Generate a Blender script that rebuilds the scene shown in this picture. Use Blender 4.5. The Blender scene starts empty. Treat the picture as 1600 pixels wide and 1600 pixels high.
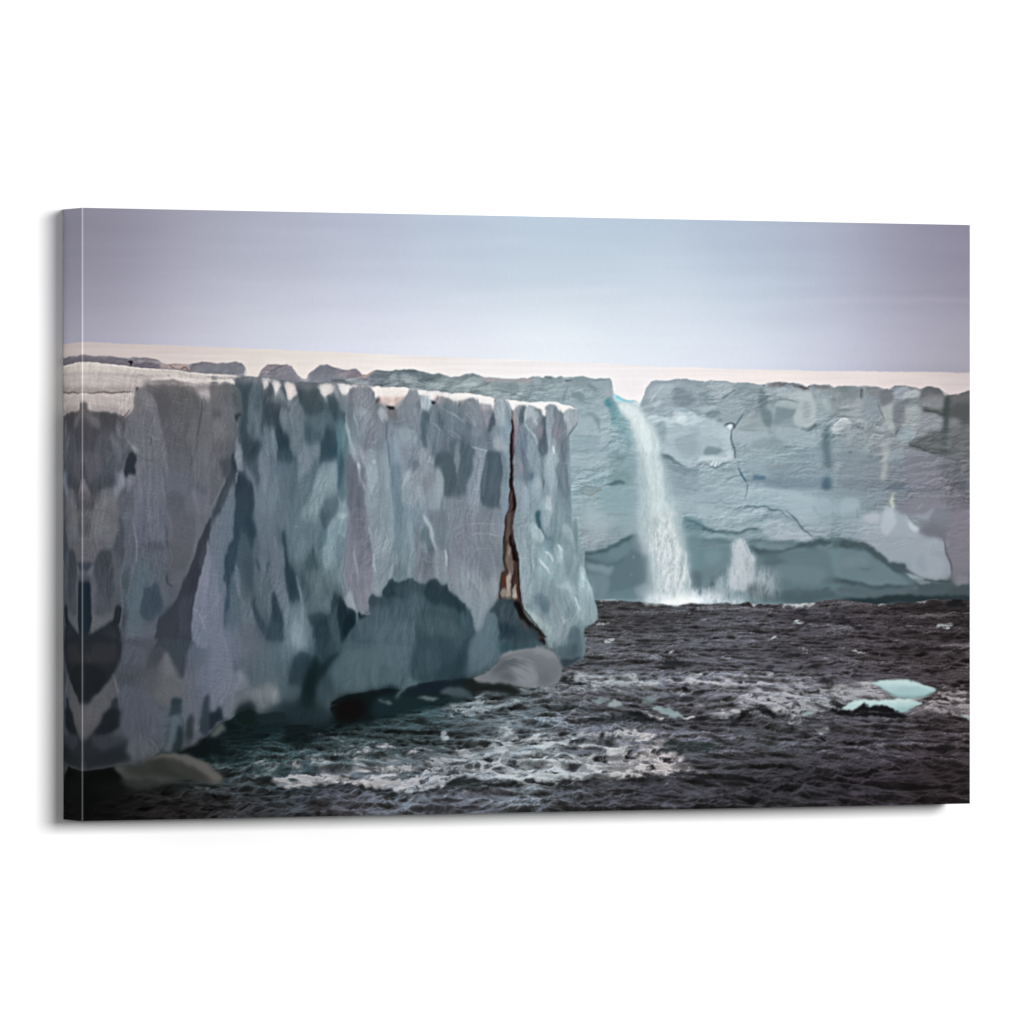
import bpy, math
import numpy as np
from mathutils import Vector

# ---------------------------------------------------------------- camera, world, lamps, exposure
scene = bpy.context.scene
W, H, D = 1.0074, 0.600, 0.045            # canvas print: width, height, depth (m); its front lies in y = 0, the wall in y = D

def link(o):
    scene.collection.objects.link(o); return o

cam_data = bpy.data.cameras.new('camera'); cam = link(bpy.data.objects.new('camera', cam_data))
CAM_P = (-3.14602, -7.01672, 0.30238); YAW = 0.476203; F_PX = 12264.4
cam.location = CAM_P; cam.rotation_euler = (math.pi / 2, 0, -YAW)
cam_data.sensor_width = 36.0; cam_data.lens = F_PX / 1600 * 36.0; cam_data.clip_start = 0.1; cam_data.clip_end = 100
scene.camera = cam

world = bpy.data.worlds.new('World'); scene.world = world; world.use_nodes = True
bg = world.node_tree.nodes['Background']; bg.inputs[0].default_value = (1, 1, 1, 1); bg.inputs[1].default_value = 0.15

def area(name, az, el, dist, sx, sy, power, target=(W / 2, 0, H / 2)):
    """rectangular area lamp: az degrees to the right of the wall's normal, el degrees up"""
    l = bpy.data.lights.new(name, 'AREA'); l.shape = 'RECTANGLE'; l.size = sx; l.size_y = sy; l.energy = power
    o = link(bpy.data.objects.new(name, l)); a, e = math.radians(az), math.radians(el)
    d = Vector((math.sin(a) * math.cos(e), -math.cos(a) * math.cos(e), math.sin(e)))
    o.location = Vector(target) + d * dist; o.rotation_euler = d.to_track_quat('Z', 'Y').to_euler()
    return o
area('key_softbox', 18, 8.5, 8.0, 3.7, 2.2, 715)
area('added_fill', -78, 4, 6.0, 1.6, 2.0, 150)  # unseen fill, added to brighten the left side of the print

scene.view_settings.view_transform = 'Standard'; scene.view_settings.look = 'None'
scene.view_settings.exposure = 0; scene.view_settings.gamma = 1; scene.view_settings.use_curve_mapping = False

# ---------------------------------------------------------------- wall
def principled(name, rough=0.6, spec=0.1):
    m = bpy.data.materials.new(name); m.use_nodes = True; b = m.node_tree.nodes['Principled BSDF']
    b.inputs['Roughness'].default_value = rough; b.inputs['Specular IOR Level'].default_value = spec
    return m, m.node_tree, b

def mesh_obj(name, verts, faces, mat, parent=None):
    me = bpy.data.meshes.new(name); me.from_pydata(verts, [], faces); me.update()
    o = link(bpy.data.objects.new(name, me)); me.materials.append(mat)
    if parent: o.parent = parent
    return o

wm, nt, b = principled('white_wall_paint', 0.9, 0.0)
nz = nt.nodes.new('ShaderNodeTexNoise'); nz.inputs['Scale'].default_value = 90; nz.inputs['Detail'].default_value = 3
cr = nt.nodes.new('ShaderNodeValToRGB'); cr.color_ramp.elements[0].color = (.86, .86, .86, 1); cr.color_ramp.elements[1].color = (.89, .89, .89, 1)
nt.links.new(nz.outputs['Fac'], cr.inputs['Fac']); nt.links.new(cr.outputs['Color'], b.inputs['Base Color'])
wall = mesh_obj('wall', [(-6, D + .001, -4), (8, D + .001, -4), (8, D + .001, 5), (-6, D + .001, 5), (-6, D + .12, -4), (8, D + .12, -4), (8, D + .12, 5), (-6, D + .12, 5)],
                [(0, 1, 2, 3), (7, 6, 5, 4), (0, 4, 5, 1), (3, 2, 6, 7), (0, 3, 7, 4), (1, 5, 6, 2)], wm)
wall['kind'] = 'structure'

# ---------------------------------------------------------------- the printed picture
# The print is drawn in the proportions of the photograph's own face (units: 1/1600 of
# the picture side) and then straightened onto the canvas, so it is fixed to the canvas.
AX0, AY0, AW, AH = 126, 318, 1394, 970
YY, XX = np.mgrid[AY0:AY0 + AH, AX0:AX0 + AW].astype(np.float32)

def hexc(s):
    s = s.lstrip('#')
    return np.array([int(s[i:i + 2], 16) / 255 for i in (0, 2, 4)], np.float32)

_tiles = {}
def noise_tile(seed, beta=1.0, n=1024, ax=1.0):
    k = (seed, beta, n, ax)
    if k not in _tiles:
        r = np.random.RandomState(seed)
        f = np.fft.fft2(r.standard_normal((n, n)))
        fy = np.fft.fftfreq(n)[:, None] * n; fx = np.fft.fftfreq(n)[None, :] * n
        q = np.sqrt((fx * ax) ** 2 + fy ** 2); q[0, 0] = 1
        amp = (q ** -beta) * (q > 6) ; amp[0, 0] = 0
        t = np.real(np.fft.ifft2(f * amp)); _tiles[k] = (t / t.std()).astype(np.float32)
    return _tiles[k]

def N(seed, wx, wy, x=None, y=None, beta=1.7):
    """noise with a typical feature size of wx by wy units"""
    x = XX if x is None else x; y = YY if y is None else y
    t = noise_tile(seed, beta); n = t.shape[0]
    u = x / wx * (n / 12.0) / 2 + 97.3 * seed; v = y / wy * (n / 12.0) / 2 + 31.7 * seed
    iu = np.floor(u).astype(np.int32); iv = np.floor(v).astype(np.int32)
    fu = (u - iu); fv = (v - iv); iu %= n; iv %= n; ju = (iu + 1) % n; jv = (iv + 1) % n
    return (t[iv, iu] * (1 - fu) + t[iv, ju] * fu) * (1 - fv) + (t[jv, iu] * (1 - fu) + t[jv, ju] * fu) * fv

def sstep(a, b, v):
    t = np.clip((v - a) / (b - a), 0, 1); return t * t * (3 - 2 * t)

def blur(a, sx, sy=None):
    sy = sx if sy is None else sy
    for ax, s in ((0, sy), (1, sx)):
        if s < 0.3: continue
        r = int(3 * s + 1); k = np.exp(-0.5 * (np.arange(-r, r + 1) / s) ** 2); k /= k.sum()
        p = [(0, 0)] * a.ndim; p[ax] = (r, r); b = np.pad(a, p, mode='edge'); out = np.zeros_like(a); n = a.shape[ax]
        for i, w in enumerate(k):
            out += w * (b[i:i + n] if ax == 0 else b[:, i:i + n])
        a = out
    return a

def facets(seed, wx, wy, x=None, y=None, slope=1.0):
    """broken facets: every irregular cell has its own brightness and its own tilt"""
    x = (XX if x is None else x) / wx; y = (YY if y is None else y) / wy
    rs = np.random.RandomState(seed); T = rs.rand(5, 64, 64).astype(np.float32)
    ix = np.floor(x).astype(np.int32); iy = np.floor(y).astype(np.int32)
    best = np.full(x.shape, 9e9, np.float32); out = np.zeros(x.shape, np.float32)
    for dy in (-1, 0, 1):
        for dx in (-1, 0, 1):
            cx = ix + dx; cy = iy + dy; a, b = cx % 64, cy % 64
            ox = x - (cx + T[0, b, a]); oy = y - (cy + T[1, b, a]); d = ox * ox + oy * oy
            v = (T[2, b, a] - .5) + slope * (ox * (T[3, b, a] - .5) + oy * (T[4, b, a] - .5)) * 2
            m = d < best; out[m] = v[m]; best[m] = d[m]
    return out

IMG = np.zeros((AH, AW, 3), np.float32)
WX = (N(3, 34, 34, beta=2.0) * 1.2 + N(7, 5, 8, beta=1.9) * .7).astype(np.float32); WY = (N(4, 34, 34, beta=2.0) * 1.2 + N(8, 5, 8, beta=1.9) * .7).astype(np.float32)
TILES = {1: (95, 520, .1875), 2: (350, 520, .1875), 3: (620, 520, .1875), 4: (880, 540, .2), 5: (1200, 540, .2),
         6: (95, 800, .1875), 7: (350, 800, .1875), 8: (620, 800, .1875), 9: (880, 800, .2), 10: (1200, 800, .2),
         11: (95, 1040, .225), 12: (450, 1040, .225), 13: (800, 1040, .225), 14: (1160, 1040, .225), 0: (0, 0, 1.0),
         21: (128, 560, .125), 22: (328, 560, .125), 23: (528, 560, .125), 24: (728, 560, .125)}
CLIP = [None]

def pts_of(t, p):
    ox, oy, s = TILES[t] if not isinstance(t, tuple) else (t if len(t) == 3 else t + (.125,))
    return [(ox + p[i] * s, oy + p[i + 1] * s) for i in range(0, len(p), 2)]

def smooth(P, closed=True, n=4):
    out = []; m = len(P)
    for i in range(m if closed else m - 1):
        p0 = P[(i - 1) % m] if closed or i > 0 else P[0]; p1 = P[i]; p2 = P[(i + 1) % m]
        p3 = P[(i + 2) % m] if closed or i + 2 < m else P[-1]
        for j in range(n):
            t = j / n
            out.append(tuple(0.5 * (2 * p1[k] + (p2[k] - p0[k]) * t + (2 * p0[k] - 5 * p1[k] + 4 * p2[k] - p3[k]) * t * t
                             + (3 * p1[k] - p0[k] - 3 * p2[k] + p3[k]) * t ** 3) for k in (0, 1)))
    if not closed: out.append(P[-1])
    return out

def mask_poly(P, soft, warp=1.0, sx=None):
    pad = int(3 * max(soft, sx or 0) + 4 * warp + 3)
    xs = [p[0] for p in P]; ys = [p[1] for p in P]
    c0 = max(int(min(xs)) - pad - AX0, 0); c1 = min(int(max(xs)) + pad - AX0, AW)
    r0 = max(int(min(ys)) - pad - AY0, 0); r1 = min(int(max(ys)) + pad - AY0, AH)
    if c1 <= c0 or r1 <= r0: return None
    sl = (slice(r0, r1), slice(c0, c1))
    acc = np.zeros((r1 - r0, c1 - c0), np.float32)
    subs = ((-.25, -.25), (.25, .25), (-.25, .25), (.25, -.25)) if soft < 1.6 else ((0, 0),)
    for dx, dy in subs:
        X = XX[sl] + WX[sl] * warp + dx; Y = YY[sl] + WY[sl] * warp + dy
        ins = np.zeros(X.shape, bool); m = len(P)
        for i in range(m):
            x1, y1 = P[i]; x2, y2 = P[(i + 1) % m]
            if y1 == y2: continue
            c = (Y >= min(y1, y2)) & (Y < max(y1, y2))
            ins ^= c & (X < x1 + (Y - y1) * (x2 - x1) / (y2 - y1))
        acc += ins
    acc /= len(subs)
    return sl, blur(acc, sx or soft, soft)

def comp(sl, m, col):
    if CLIP[0] is not None: m = m * CLIP[0][sl]
    IMG[sl] = IMG[sl] * (1 - m[..., None]) + col * m[..., None]

SF = [1.0, 1.0]; SA = [1.0]; FLUTE = [False]
def G(t, col, p, soft=1.2, a=1.0, warp=1.0, grad=None, round=True, sx=None, tex=None):
    if soft > 1.5: soft = 1.5 + (soft - 1.5) * SF[0]
    a = 1 - (1 - a) ** SF[1]
    if FLUTE[0] and sx is None and soft > 1.3: sx = .35 + soft * .30; soft = soft * .95 + .5
    P = pts_of(t, p)
    if round: P = smooth(P)
    r = mask_poly(P, soft, warp, sx)
    if r is None: return
    sl, m = r
    if grad:
        (x0, y0), (x1, y1) = pts_of(t, grad)
        d2 = (x1 - x0) ** 2 + (y1 - y0) ** 2
        g = ((XX[sl] - x0) * (x1 - x0) + (YY[sl] - y0) * (y1 - y0)) / d2
        m = m * (1 - sstep(0, 1, g))
    m = m * a
    if tex is not None: m = m * np.clip(tex[sl], 0, 1)
    comp(sl, m, hexc(col))

def L(t, col, p, w=2.0, a=1.0, soft=0.8, warp=0.45, w2=None, taper=True):
    """a stroke w units wide (w2 at its end)"""
    a = (1 - (1 - a) ** SF[1]) * SA[0]
    P = smooth(pts_of(t, p), closed=False, n=5); n = len(P); w2 = w if w2 is None else w2
    left = []; right = []
    for i, (x, y) in enumerate(P):
        a0 = P[max(i - 1, 0)]; b0 = P[min(i + 1, n - 1)]
        dx, dy = b0[0] - a0[0], b0[1] - a0[1]; l = math.hypot(dx, dy) or 1
        f = i / (n - 1); ww = (w * (1 - f) + w2 * f) / 2
        if taper: ww *= min(1, 0.15 + 4 * min(f, 1 - f))
        left.append((x - dy / l * ww, y + dx / l * ww)); right.append((x + dy / l * ww, y - dx / l * ww))
    r = mask_poly(left + right[::-1], soft, warp)
    if r: comp(r[0], r[1] * a, hexc(col))

def field(samples, sig=40):
    """smooth colour field through a list of (x, y, colour) swatches"""
    S = 4
    xs = XX[::S, ::S]; ys = YY[::S, ::S]; num = np.zeros(xs.shape + (3,), np.float32); den = np.zeros(xs.shape, np.float32)
    for x, y, c in samples:
        d = ((xs - x) ** 2 + (ys - y) ** 2) / (2 * sig * sig)
        w = np.exp(-d) + 1e-4 / (1 + d) ** 2
        num += w[..., None] * hexc(c); den += w
    f = num / den[..., None]
    h, w_ = xs.shape
    v = np.clip(np.arange(AH) / S, 0, h - 1.001); u = np.clip(np.arange(AW) / S, 0, w_ - 1.001)
    iv = v.astype(int); iu = u.astype(int); fv = (v - iv)[:, None, None].astype(np.float32); fu = (u - iu)[None, :, None].astype(np.float32)
    a = f[iv][:, iu] * (1 - fu) + f[iv][:, iu + 1] * fu; b = f[iv + 1][:, iu] * (1 - fu) + f[iv + 1][:, iu + 1] * fu
    return a * (1 - fv) + b * fv

def full_mask(t, p, soft=1.0, warp=1.0, round=False):
    P = pts_of(t, p) if not isinstance(p[0], tuple) else p
    if round: P = smooth(P)
    m = np.zeros((AH, AW), np.float32); r = mask_poly(P, soft, warp)
    if r: m[r[0]] = r[1]
    return m

def M(t, rows):
    """many shapes: (colour, softness, opacity, outline)"""
    for c, s, a, p in rows: G(t, c, p, s, a)
def S(t, rows):
    for c, w, a, p in rows: L(t, c, p, w, a)
# ---- sky
IMG[:] = field([(128,330,'83808f'),(128,400,'8b8898'),(128,470,'94909f'),(128,530,'a5a1b0'),(200,340,'928fa0'),(200,430,'9f9caf'),(200,530,'b4b0c0'),
 (300,340,'a09fb0'),(300,430,'b1b0c2'),(300,530,'c3c1d0'),(420,345,'a9abbd'),(420,430,'bdbfd0'),(420,530,'cfcfdc'),
 (560,345,'b2b7ca'),(560,430,'c4c9da'),(560,540,'d8d8e6'),(700,350,'b7c2d5'),(700,440,'c8d0e0'),(700,545,'e1e2ec'),
 (850,355,'b9c7d9'),(850,440,'cad5e3'),(850,550,'e7e9f0'),(1000,355,'b7c5d7'),(1000,440,'c6d2e1'),(1000,550,'e1e4ed'),(1050,500,'d5dbe8'),
 (1150,360,'b0bbcf'),(1150,450,'bfcbdb'),(1150,560,'d7d9e5'),(1280,365,'a8aec2'),(1280,450,'b7bfd0'),(1280,560,'c6c8d7'),
 (1390,365,'9a99ad'),(1390,450,'a9a9bc'),(1390,560,'b5b2c4'),(1460,365,'8d8a9d'),(1460,450,'9a97a9'),(1460,560,'a6a2b3'),
 (1512,360,'817d90'),(1512,450,'8b8797'),(1512,570,'989299')], 62)
IMG += (N(11, 120, 10, beta=2.2) * .0022 + N(12, 160, 24, beta=2.4) * .0025)[..., None]
G(0, 'cfc8da', [1240,468,1380,462,1512,468,1512,474,1380,472,1250,474], 3, .10)
G(0, 'b0afc4', [1180,492,1350,480,1512,484,1512,500,1350,500,1180,502], 7, .12)
G(0, 'd4dbe8', [700,462,900,450,1000,452,900,464,700,472], 4, .4)
IMG *= np.array([1.015, 1.024, 1.016], np.float32) * (1 + .04 * sstep(400, 560, YY))[..., None]
# ---- snow plateau above the far cliff
snow = full_mask(0, [90,534,128,534.5,250,539,395,544.5,520,550,650,555.5,770,560.5,920,567,1040,573,1200,578,1360,580.5,1520,582.5,1520,640,90,640], .9, .25)
sc = field([(128,545,'c5bab6'),(200,550,'cfc5c0'),(300,555,'d8cfc9'),(400,562,'e2dbd3'),(500,568,'ebe5dd'),(640,570,'f2eee8'),(800,578,'f6f4f1'),(950,585,'f6f4f2'),
  (1100,590,'f3efeb'),(1220,592,'f0e9e3'),(1330,594,'e8e0db'),(1430,597,'ddd3cf'),(1512,600,'c9bfbd')], 50)
sc = sc * np.array([1, .992, 1.008], np.float32) + (N(13, 60, 4, beta=2.2) * .006)[..., None]
IMG[:] = IMG * (1 - snow[..., None]) + sc * snow[..., None]
# ---- far cliff
FARP = pts_of(1, [0,190,25,190,100,188,170,185,280,200,400,195,500,205,570,210,600,200,700,203,790,220,850,255,880,270,960,262,1060,268,1110,252,1180,240,1300,252,1460,245,1510,258,1540,285]) + \
  pts_of(2, [185,300,186,380,280,380,300,340,330,300,360,268,420,265,470,270,520,262,560,272,590,310,620,350,650,385,690,385,700,345,760,300,800,270,860,265,930,292,980,305,1030,312,1090,300,1130,325,1150,352,1190,352,1240,320,1270,308,1340,320,1400,318,1440,308]) + \
  pts_of(3, [0,315,60,306,120,306,200,318,260,335,310,345,350,332,390,348,450,372,520,365,560,348,620,335,680,352,720,370,800,372,900,380,1000,382,1090,378,1130,362,1180,362,1220,378,1250,355,1300,362,1330,378,1370,358,1410,372,1440,392,1480,360,1540,358]) + \
  pts_of(4, [20,245,50,268,95,235,160,238,200,250,260,262,310,256,365,260,382,285,385,330,395,372,440,400,500,430,560,430,600,452,620,420,640,380,655,330,690,285,730,272,800,276,900,262,960,262,1000,272,1100,282,1160,275,1250,278,1330,292,1400,290,1500,300,1560,310]) + \
  pts_of(5, [0,290,60,288,130,285,160,298,210,292,260,300,300,318,340,296,400,300,480,300,520,322,600,312,700,318,760,315,840,320,900,335,950,340,990,312,1060,312,1120,322,1180,340,1240,320,1330,330,1370,362,1420,385,1490,378,1560,350,1600,345]) + [(1530,612),(1530,960),(90,960)]
FAR = full_mask(0, FARP, .9, .35)
fc = field([(110,562,'6f6c73'),(200,566,'74727a'),(300,575,'777880'),(360,580,'7c8088'),(430,588,'807f88'),(500,590,'7b8089'),(560,595,'7d8088'),(620,590,'707d83'),(680,592,'7a8b8e'),(740,600,'839496'),
  (800,605,'8a9da0'),(860,610,'859a9e'),(900,612,'86999e'),(930,610,'879b9f'),
  (905,650,'8fa5ab'),(940,650,'8ea5ab'),(905,700,'8ca4aa'),(960,690,'8aa5ab'),(905,760,'88a3a9'),(970,740,'83a1a6'),(920,800,'8aa3a7'),(985,800,'829ea4'),(920,840,'8ba3a7'),(980,850,'7f9aa0'),
  (1030,610,'92a3aa'),(1030,650,'93a7ad'),(1080,620,'8a9aa0'),(1080,670,'97abb1'),(1130,620,'8fa0a6'),(1120,700,'92a5ab'),(1070,700,'8fa3aa'),(1060,750,'859ba2'),(1120,750,'879ea5'),(1080,800,'8aa3aa'),(1140,800,'8ea4ab'),(1170,780,'8ca3aa'),
  (1170,620,'87979b'),(1170,680,'8a9a9f'),(1170,730,'849aa1'),(1200,610,'82939a'),(1210,660,'87999d'),(1220,700,'849a9e'),(1220,750,'768d96'),(1210,780,'86a0a8'),(1260,790,'8aa1a8'),(1250,830,'869da4'),
  (1260,650,'8a9a9d'),(1280,700,'8097a0'),(1330,620,'839093'),(1330,680,'8a979a'),(1330,740,'7d8b92'),(1310,790,'7f959c'),(1330,830,'829aa1'),(1380,640,'848f92'),(1390,700,'838d91'),(1400,740,'727d85'),(1390,790,'737f84'),
  (1390,830,'869ca3'),(1430,620,'7a8183'),(1440,660,'80868a'),(1440,720,'797c84'),(1450,770,'74767f'),(1440,820,'7c858c'),(1500,620,'666a6b'),(1505,670,'646768'),(1505,720,'67686e'),(1505,780,'6a6a72'),(1505,850,'72707a'),(1480,860,'75767f'),
  (1440,870,'7f8f98'),(1000,880,'6b8b90'),(930,890,'65888c'),(960,920,'6f8f95'),(1100,860,'5f858a'),(1100,900,'5b7f85'),(1180,850,'6d9095'),(1240,880,'54757b'),(1300,870,'4f7378'),(1360,880,'54737a'),(1420,900,'44585e'),(1500,925,'30413f'),(1300,925,'3d5558'),(1200,925,'55706f')], 24)
IMG[:] = IMG * (1 - FAR[..., None]) + fc * FAR[..., None]
CLIP[0] = FAR
# texture of the far cliff: strata and broken relief
up = 1 - sstep(840, 900, YY)
str_ = N(21, 50, 1.8, XX, YY + N(22, 90, 60, beta=2.4) * 3, beta=1.9) * .007 * sstep(640, 700, YY) * (.35 + .65 * sstep(1080, 1200, XX)) * up
blk = N(23, 16, 12, beta=2.5); rel = blur(blk - np.roll(blk, (2, 2), (0, 1)), .6)
str_ = str_ + (N(27, 26, 1.3, XX, YY + N(22, 90, 60, beta=2.4) * 3, beta=1.8) * .008 + N(28, 60, 4, XX, YY + N(22, 90, 60, beta=2.4) * 3, beta=1.9) * .009) * sstep(625, 690, YY)
def relief(seed, wx, wy, px, py, dx=1, dy=1, beta=2.1):
    """lit side minus shaded side of a crumpled surface, strongest in patches"""
    n = np.abs(N(seed, wx, wy, px, py, beta=beta)) + .6 * N(seed + 1, wx * .5, wy * .5, px, py, beta=beta)
    e = np.clip((n - np.roll(n, (dy, dx), (0, 1))) * 2.2, -1.2, 1.2)
    return e * sstep(-.6, 1.4, N(seed + 2, wx * 4, wy * 4, beta=2.2))
wq = N(29, 40, 30, beta=2.3) * 4
rl = relief(101, 15, 6, XX + wq, YY + wq * .6) * .021 + relief(105, 26, 12, XX - wq, YY + wq * .5, 2, 2) * .022
IMG += (blur(rl, .45) * FAR * sstep(900, 840, YY) * .9)[..., None]
FARREL = rl
ft = np.clip(rel * .05, -.02, .02) * (.6 + .4 * sstep(720, 640, YY)) + N(24, 3, 2.5, beta=1.5) * .006
IMG += ((ft + str_) * FAR)[..., None]
fw = N(26, 20, 20, beta=2.3) * 3
fac = facets(5, 17, 15, XX + fw, YY - XX * .12 + fw) * .6 + facets(6, 8, 9, XX + fw, YY + XX * .1) * .35
IMG += (blur(fac, .7) * .055 * FAR * (.25 + .75 * sstep(680, 640, YY)) * sstep(880, 840, YY))[..., None]
SA[0] = .65
# -- rim of the far cliff, left to right
for p in ([170,225,280,225,400,222,600,228,760,248,850,275,840,300,600,285,180,250],): G(1, '69676f', p, 1.5, .55)
G(1, 'a99c9a', [640,202,790,218,860,250,900,262,860,280,760,245,640,225], 1.5, .35)
G(1, 'b09a90', [850,262,900,240,950,250,1050,255,1065,300,1000,315,900,300,830,290], 1.5, .8)
L(1, '6b4a35', [905,250,915,275,940,305], 1.6, .8); L(1, '5a3a28', [1000,310,1040,290,1060,315], 2.6, .8); L(1, '7b5a48', [930,300,990,318,1060,322], 2, .7)
G(1, '23191c', [555,238,575,230,590,242,575,258], .8, .9)
G(1, '6c7076', [1090,300,1110,262,1180,246,1300,258,1460,250,1530,285,1530,350,1300,335,1100,318], 2, .35)
G(1, '857a80', [1180,240,1300,252,1460,245,1530,275,1460,265,1300,268,1180,256], 1, .5)
M(2, [('aeb3b8',2,.75,[186,330,260,345,300,378,186,378]), ('b8b4b6',2,.7,[590,330,640,350,700,350,700,392,650,390,600,360]), ('9c9ea4',2,.6,[640,375,700,372,720,400,650,400])])
G(2, 'dde5e0', [190,305,285,285,300,330,270,378,190,372], 1.6, .8)
L(2, '8b6b5e', [195,280,240,275,300,270,310,262], 1.6, .7)
G(2, '8f8488', [300,355,340,290,420,265,470,280,400,310,350,340,300,375], 1.5, .6)
G(2, '70747d', [380,360,430,300,520,275,580,310,640,385,520,385,400,378], 2.2, .6)
G(2, '6b727b', [700,395,760,320,860,275,930,300,960,360,940,410,800,405], 2.5, .5)
G(2, '8c7c84', [960,320,1040,320,1110,310,1140,345,1150,385,1060,380,970,370], 2, .5)
G(2, '54636a', [880,400,960,395,1060,412,1060,425,950,420], 1.2, .7)
G(2, '91a5a5', [1000,395,1100,385,1180,400,1190,432,1060,425], 1.5, .6)
G(2, 'b9a08f', [1140,345,1180,330,1230,310,1250,325,1200,370,1160,372], 1.2, .8); L(2, '74513f', [1140,350,1180,345,1220,315], 1.6, .8)
G(2, '5f6f78', [1230,340,1290,320,1360,330,1370,400,1300,430,1210,410], 2, .5)
G(2, '8fa0a3', [1380,360,1430,345,1450,420,1390,440], 2, .5)
G(2, '5b6c74', [1460,330,1520,310,1600,315,1600,350,1520,360], 2, .6)
G(2, '99a7a9', [1480,370,1560,350,1600,380,1600,450,1520,440], 2, .4)
G(3, '566a70', [0,325,120,312,230,330,300,350,300,400,240,410,120,370,0,380], 2.2, .5)
G(3, '9aabac', [30,350,90,345,110,390,60,420,20,400], 2, .5)
G(3, '546368', [260,390,320,370,380,355,400,375,340,400,290,418], 1.5, .6)
G(3, '96a7a8', [270,440,360,400,450,385,560,400,560,470,400,480], 2, .4)
G(3, '63767c', [440,380,560,360,660,350,640,375,540,410,480,400], 1.6, .6)
L(3, '5b6e73', [540,405,580,385,640,350], 1.8, .7); L(3, '5b6e73', [660,465,740,430,780,400], 2, .6)
G(3, 'a6b7b8', [540,420,620,370,700,400,660,460,560,470], 2, .5)
G(3, 'b09c9a', [700,372,800,378,900,385,1000,385,1100,382,1105,410,1000,402,900,400,800,405,740,398], 1.2, .75)
G(3, '9fb0b3', [690,480,760,445,800,470,780,515,700,505], 2, .5)
G(3, '6c7f83', [800,430,900,415,1000,440,1070,450,1000,490,860,475], 2.5, .45)
L(3, '55686e', [800,470,900,490,1010,520,1060,530], 2.4, .7)
G(3, '6e8388', [1060,450,1130,420,1180,450,1150,520,1060,540], 2.5, .5)
G(3, '97abad', [1130,380,1200,375,1230,420,1180,440,1130,420], 1.8, .5)
G(3, '6a7f84', [1190,440,1220,400,1280,400,1240,470,1200,500], 2, .4)
G(3, '93a8ab', [1250,400,1350,400,1400,430,1380,520,1280,530], 2.5, .4)
L(3, '4e6064', [1200,385,1240,365,1310,390], 2, .8); L(3, '4e6064', [1400,395,1440,400,1460,385], 2.2, .7)
L(3, '677b80', [1430,430,1400,510,1380,590], 2.5, .6)
G(3, '768a8f', [1450,500,1540,500,1600,560,1600,600,1500,560], 2, .5)
# -- left of the waterfall
G(4, '80969b', [40,260,100,240,180,245,250,260,370,262,380,330,300,320,160,300,60,310], 2, .4)
L(4, '5f757b', [130,270,200,310,280,340,300,330], 2.2, .6); L(4, '62777d', [60,375,140,385,190,420,240,430], 2.2, .6)
L(4, '657a80', [0,420,90,440,180,450,250,430], 2, .45); L(4, 'a9bcc0', [140,370,210,390,260,400], 2, .4)
L(4, '3b4d50', [20,270,50,268,70,262], 1.6, .8)
G(4, '4f8c94', [320,430,400,420,440,500,430,590,400,610,385,500], 2.5, .6)
G(4, '5d989f', [380,470,450,500,500,590,540,700,560,800,500,760,430,640,390,560], 3.5, .55)
G(4, '9cb0b6', [260,560,330,520,380,580,360,700,290,740], 3, .4)
L(4, '6f878c', [240,540,270,590,290,670,280,760], 2.2, .5)
G(4, '9bafb3', [130,550,240,560,260,660,160,690,60,690], 3, .35)
for p in ([60,700,160,704,260,715], [60,830,200,810,330,790,390,720], [60,920,180,880,300,870], [80,1000,200,1010,330,990], [150,960,260,930,330,890]):
    L(4, '71898f', p, 1.8, .5)
for p in ([270,900,310,870,340,880], [200,1000,300,980], [60,1040,200,1050,300,1020], [70,780,170,770]): L(4, 'a5b8bc', p, 2, .5)
G(4, '7a959a', [380,880,450,850,520,900,540,1020,500,1080,400,1050,360,980], 5, .5)
L(4, '557077', [300,1100,380,1080,440,1070,490,1085], 3, .8); L(4, '5f7478', [130,1110,200,1100,300,1120,260,1150], 2.6, .6); L(4, '67726f', [120,1160,230,1165,260,1150,300,1110], 1.6, .6)
L(4, 'a09a8a', [200,1240,240,1200,290,1130], 1.6, .5); L(4, 'a89c8a', [100,1380,160,1330,210,1290], 1.6, .35)
G(4, '88a5aa', [330,1120,500,1110,560,1250,520,1330,400,1300,320,1220], 6, .4)
L(4, '8d7f73', [210,1460,205,1520,185,1600], 1.8, .4); L(4, '7e8f8f', [110,1440,200,1450,215,1500], 1.4, .5)
L(4, '7b949b', [300,1320,420,1310,520,1330], 3, .35)
# -- notch and stream
G(4, 'dfeeee', [388,300,440,330,520,360,600,400,620,380,600,460,560,470,470,460,410,440,395,390], 2, .85, round=True)
G(4, '8fd4de', [390,385,440,392,500,415,560,440,500,452,430,440,400,425], 1.6, .95)
L(4, '5db4c2', [410,395,470,420,520,440], 2.6, .8); L(4, '79aeb8', [500,438,540,428,575,440], 2, .8)
L(4, '8c827a', [510,325,560,312,630,318,660,325], 2.2, .8); L(4, 'a7a097', [600,340,640,350,650,335], 1.6, .6)
G(4, 'a3b5bb', [625,385,680,300,720,290,700,380,640,440,610,450], 2, .5)
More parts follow.
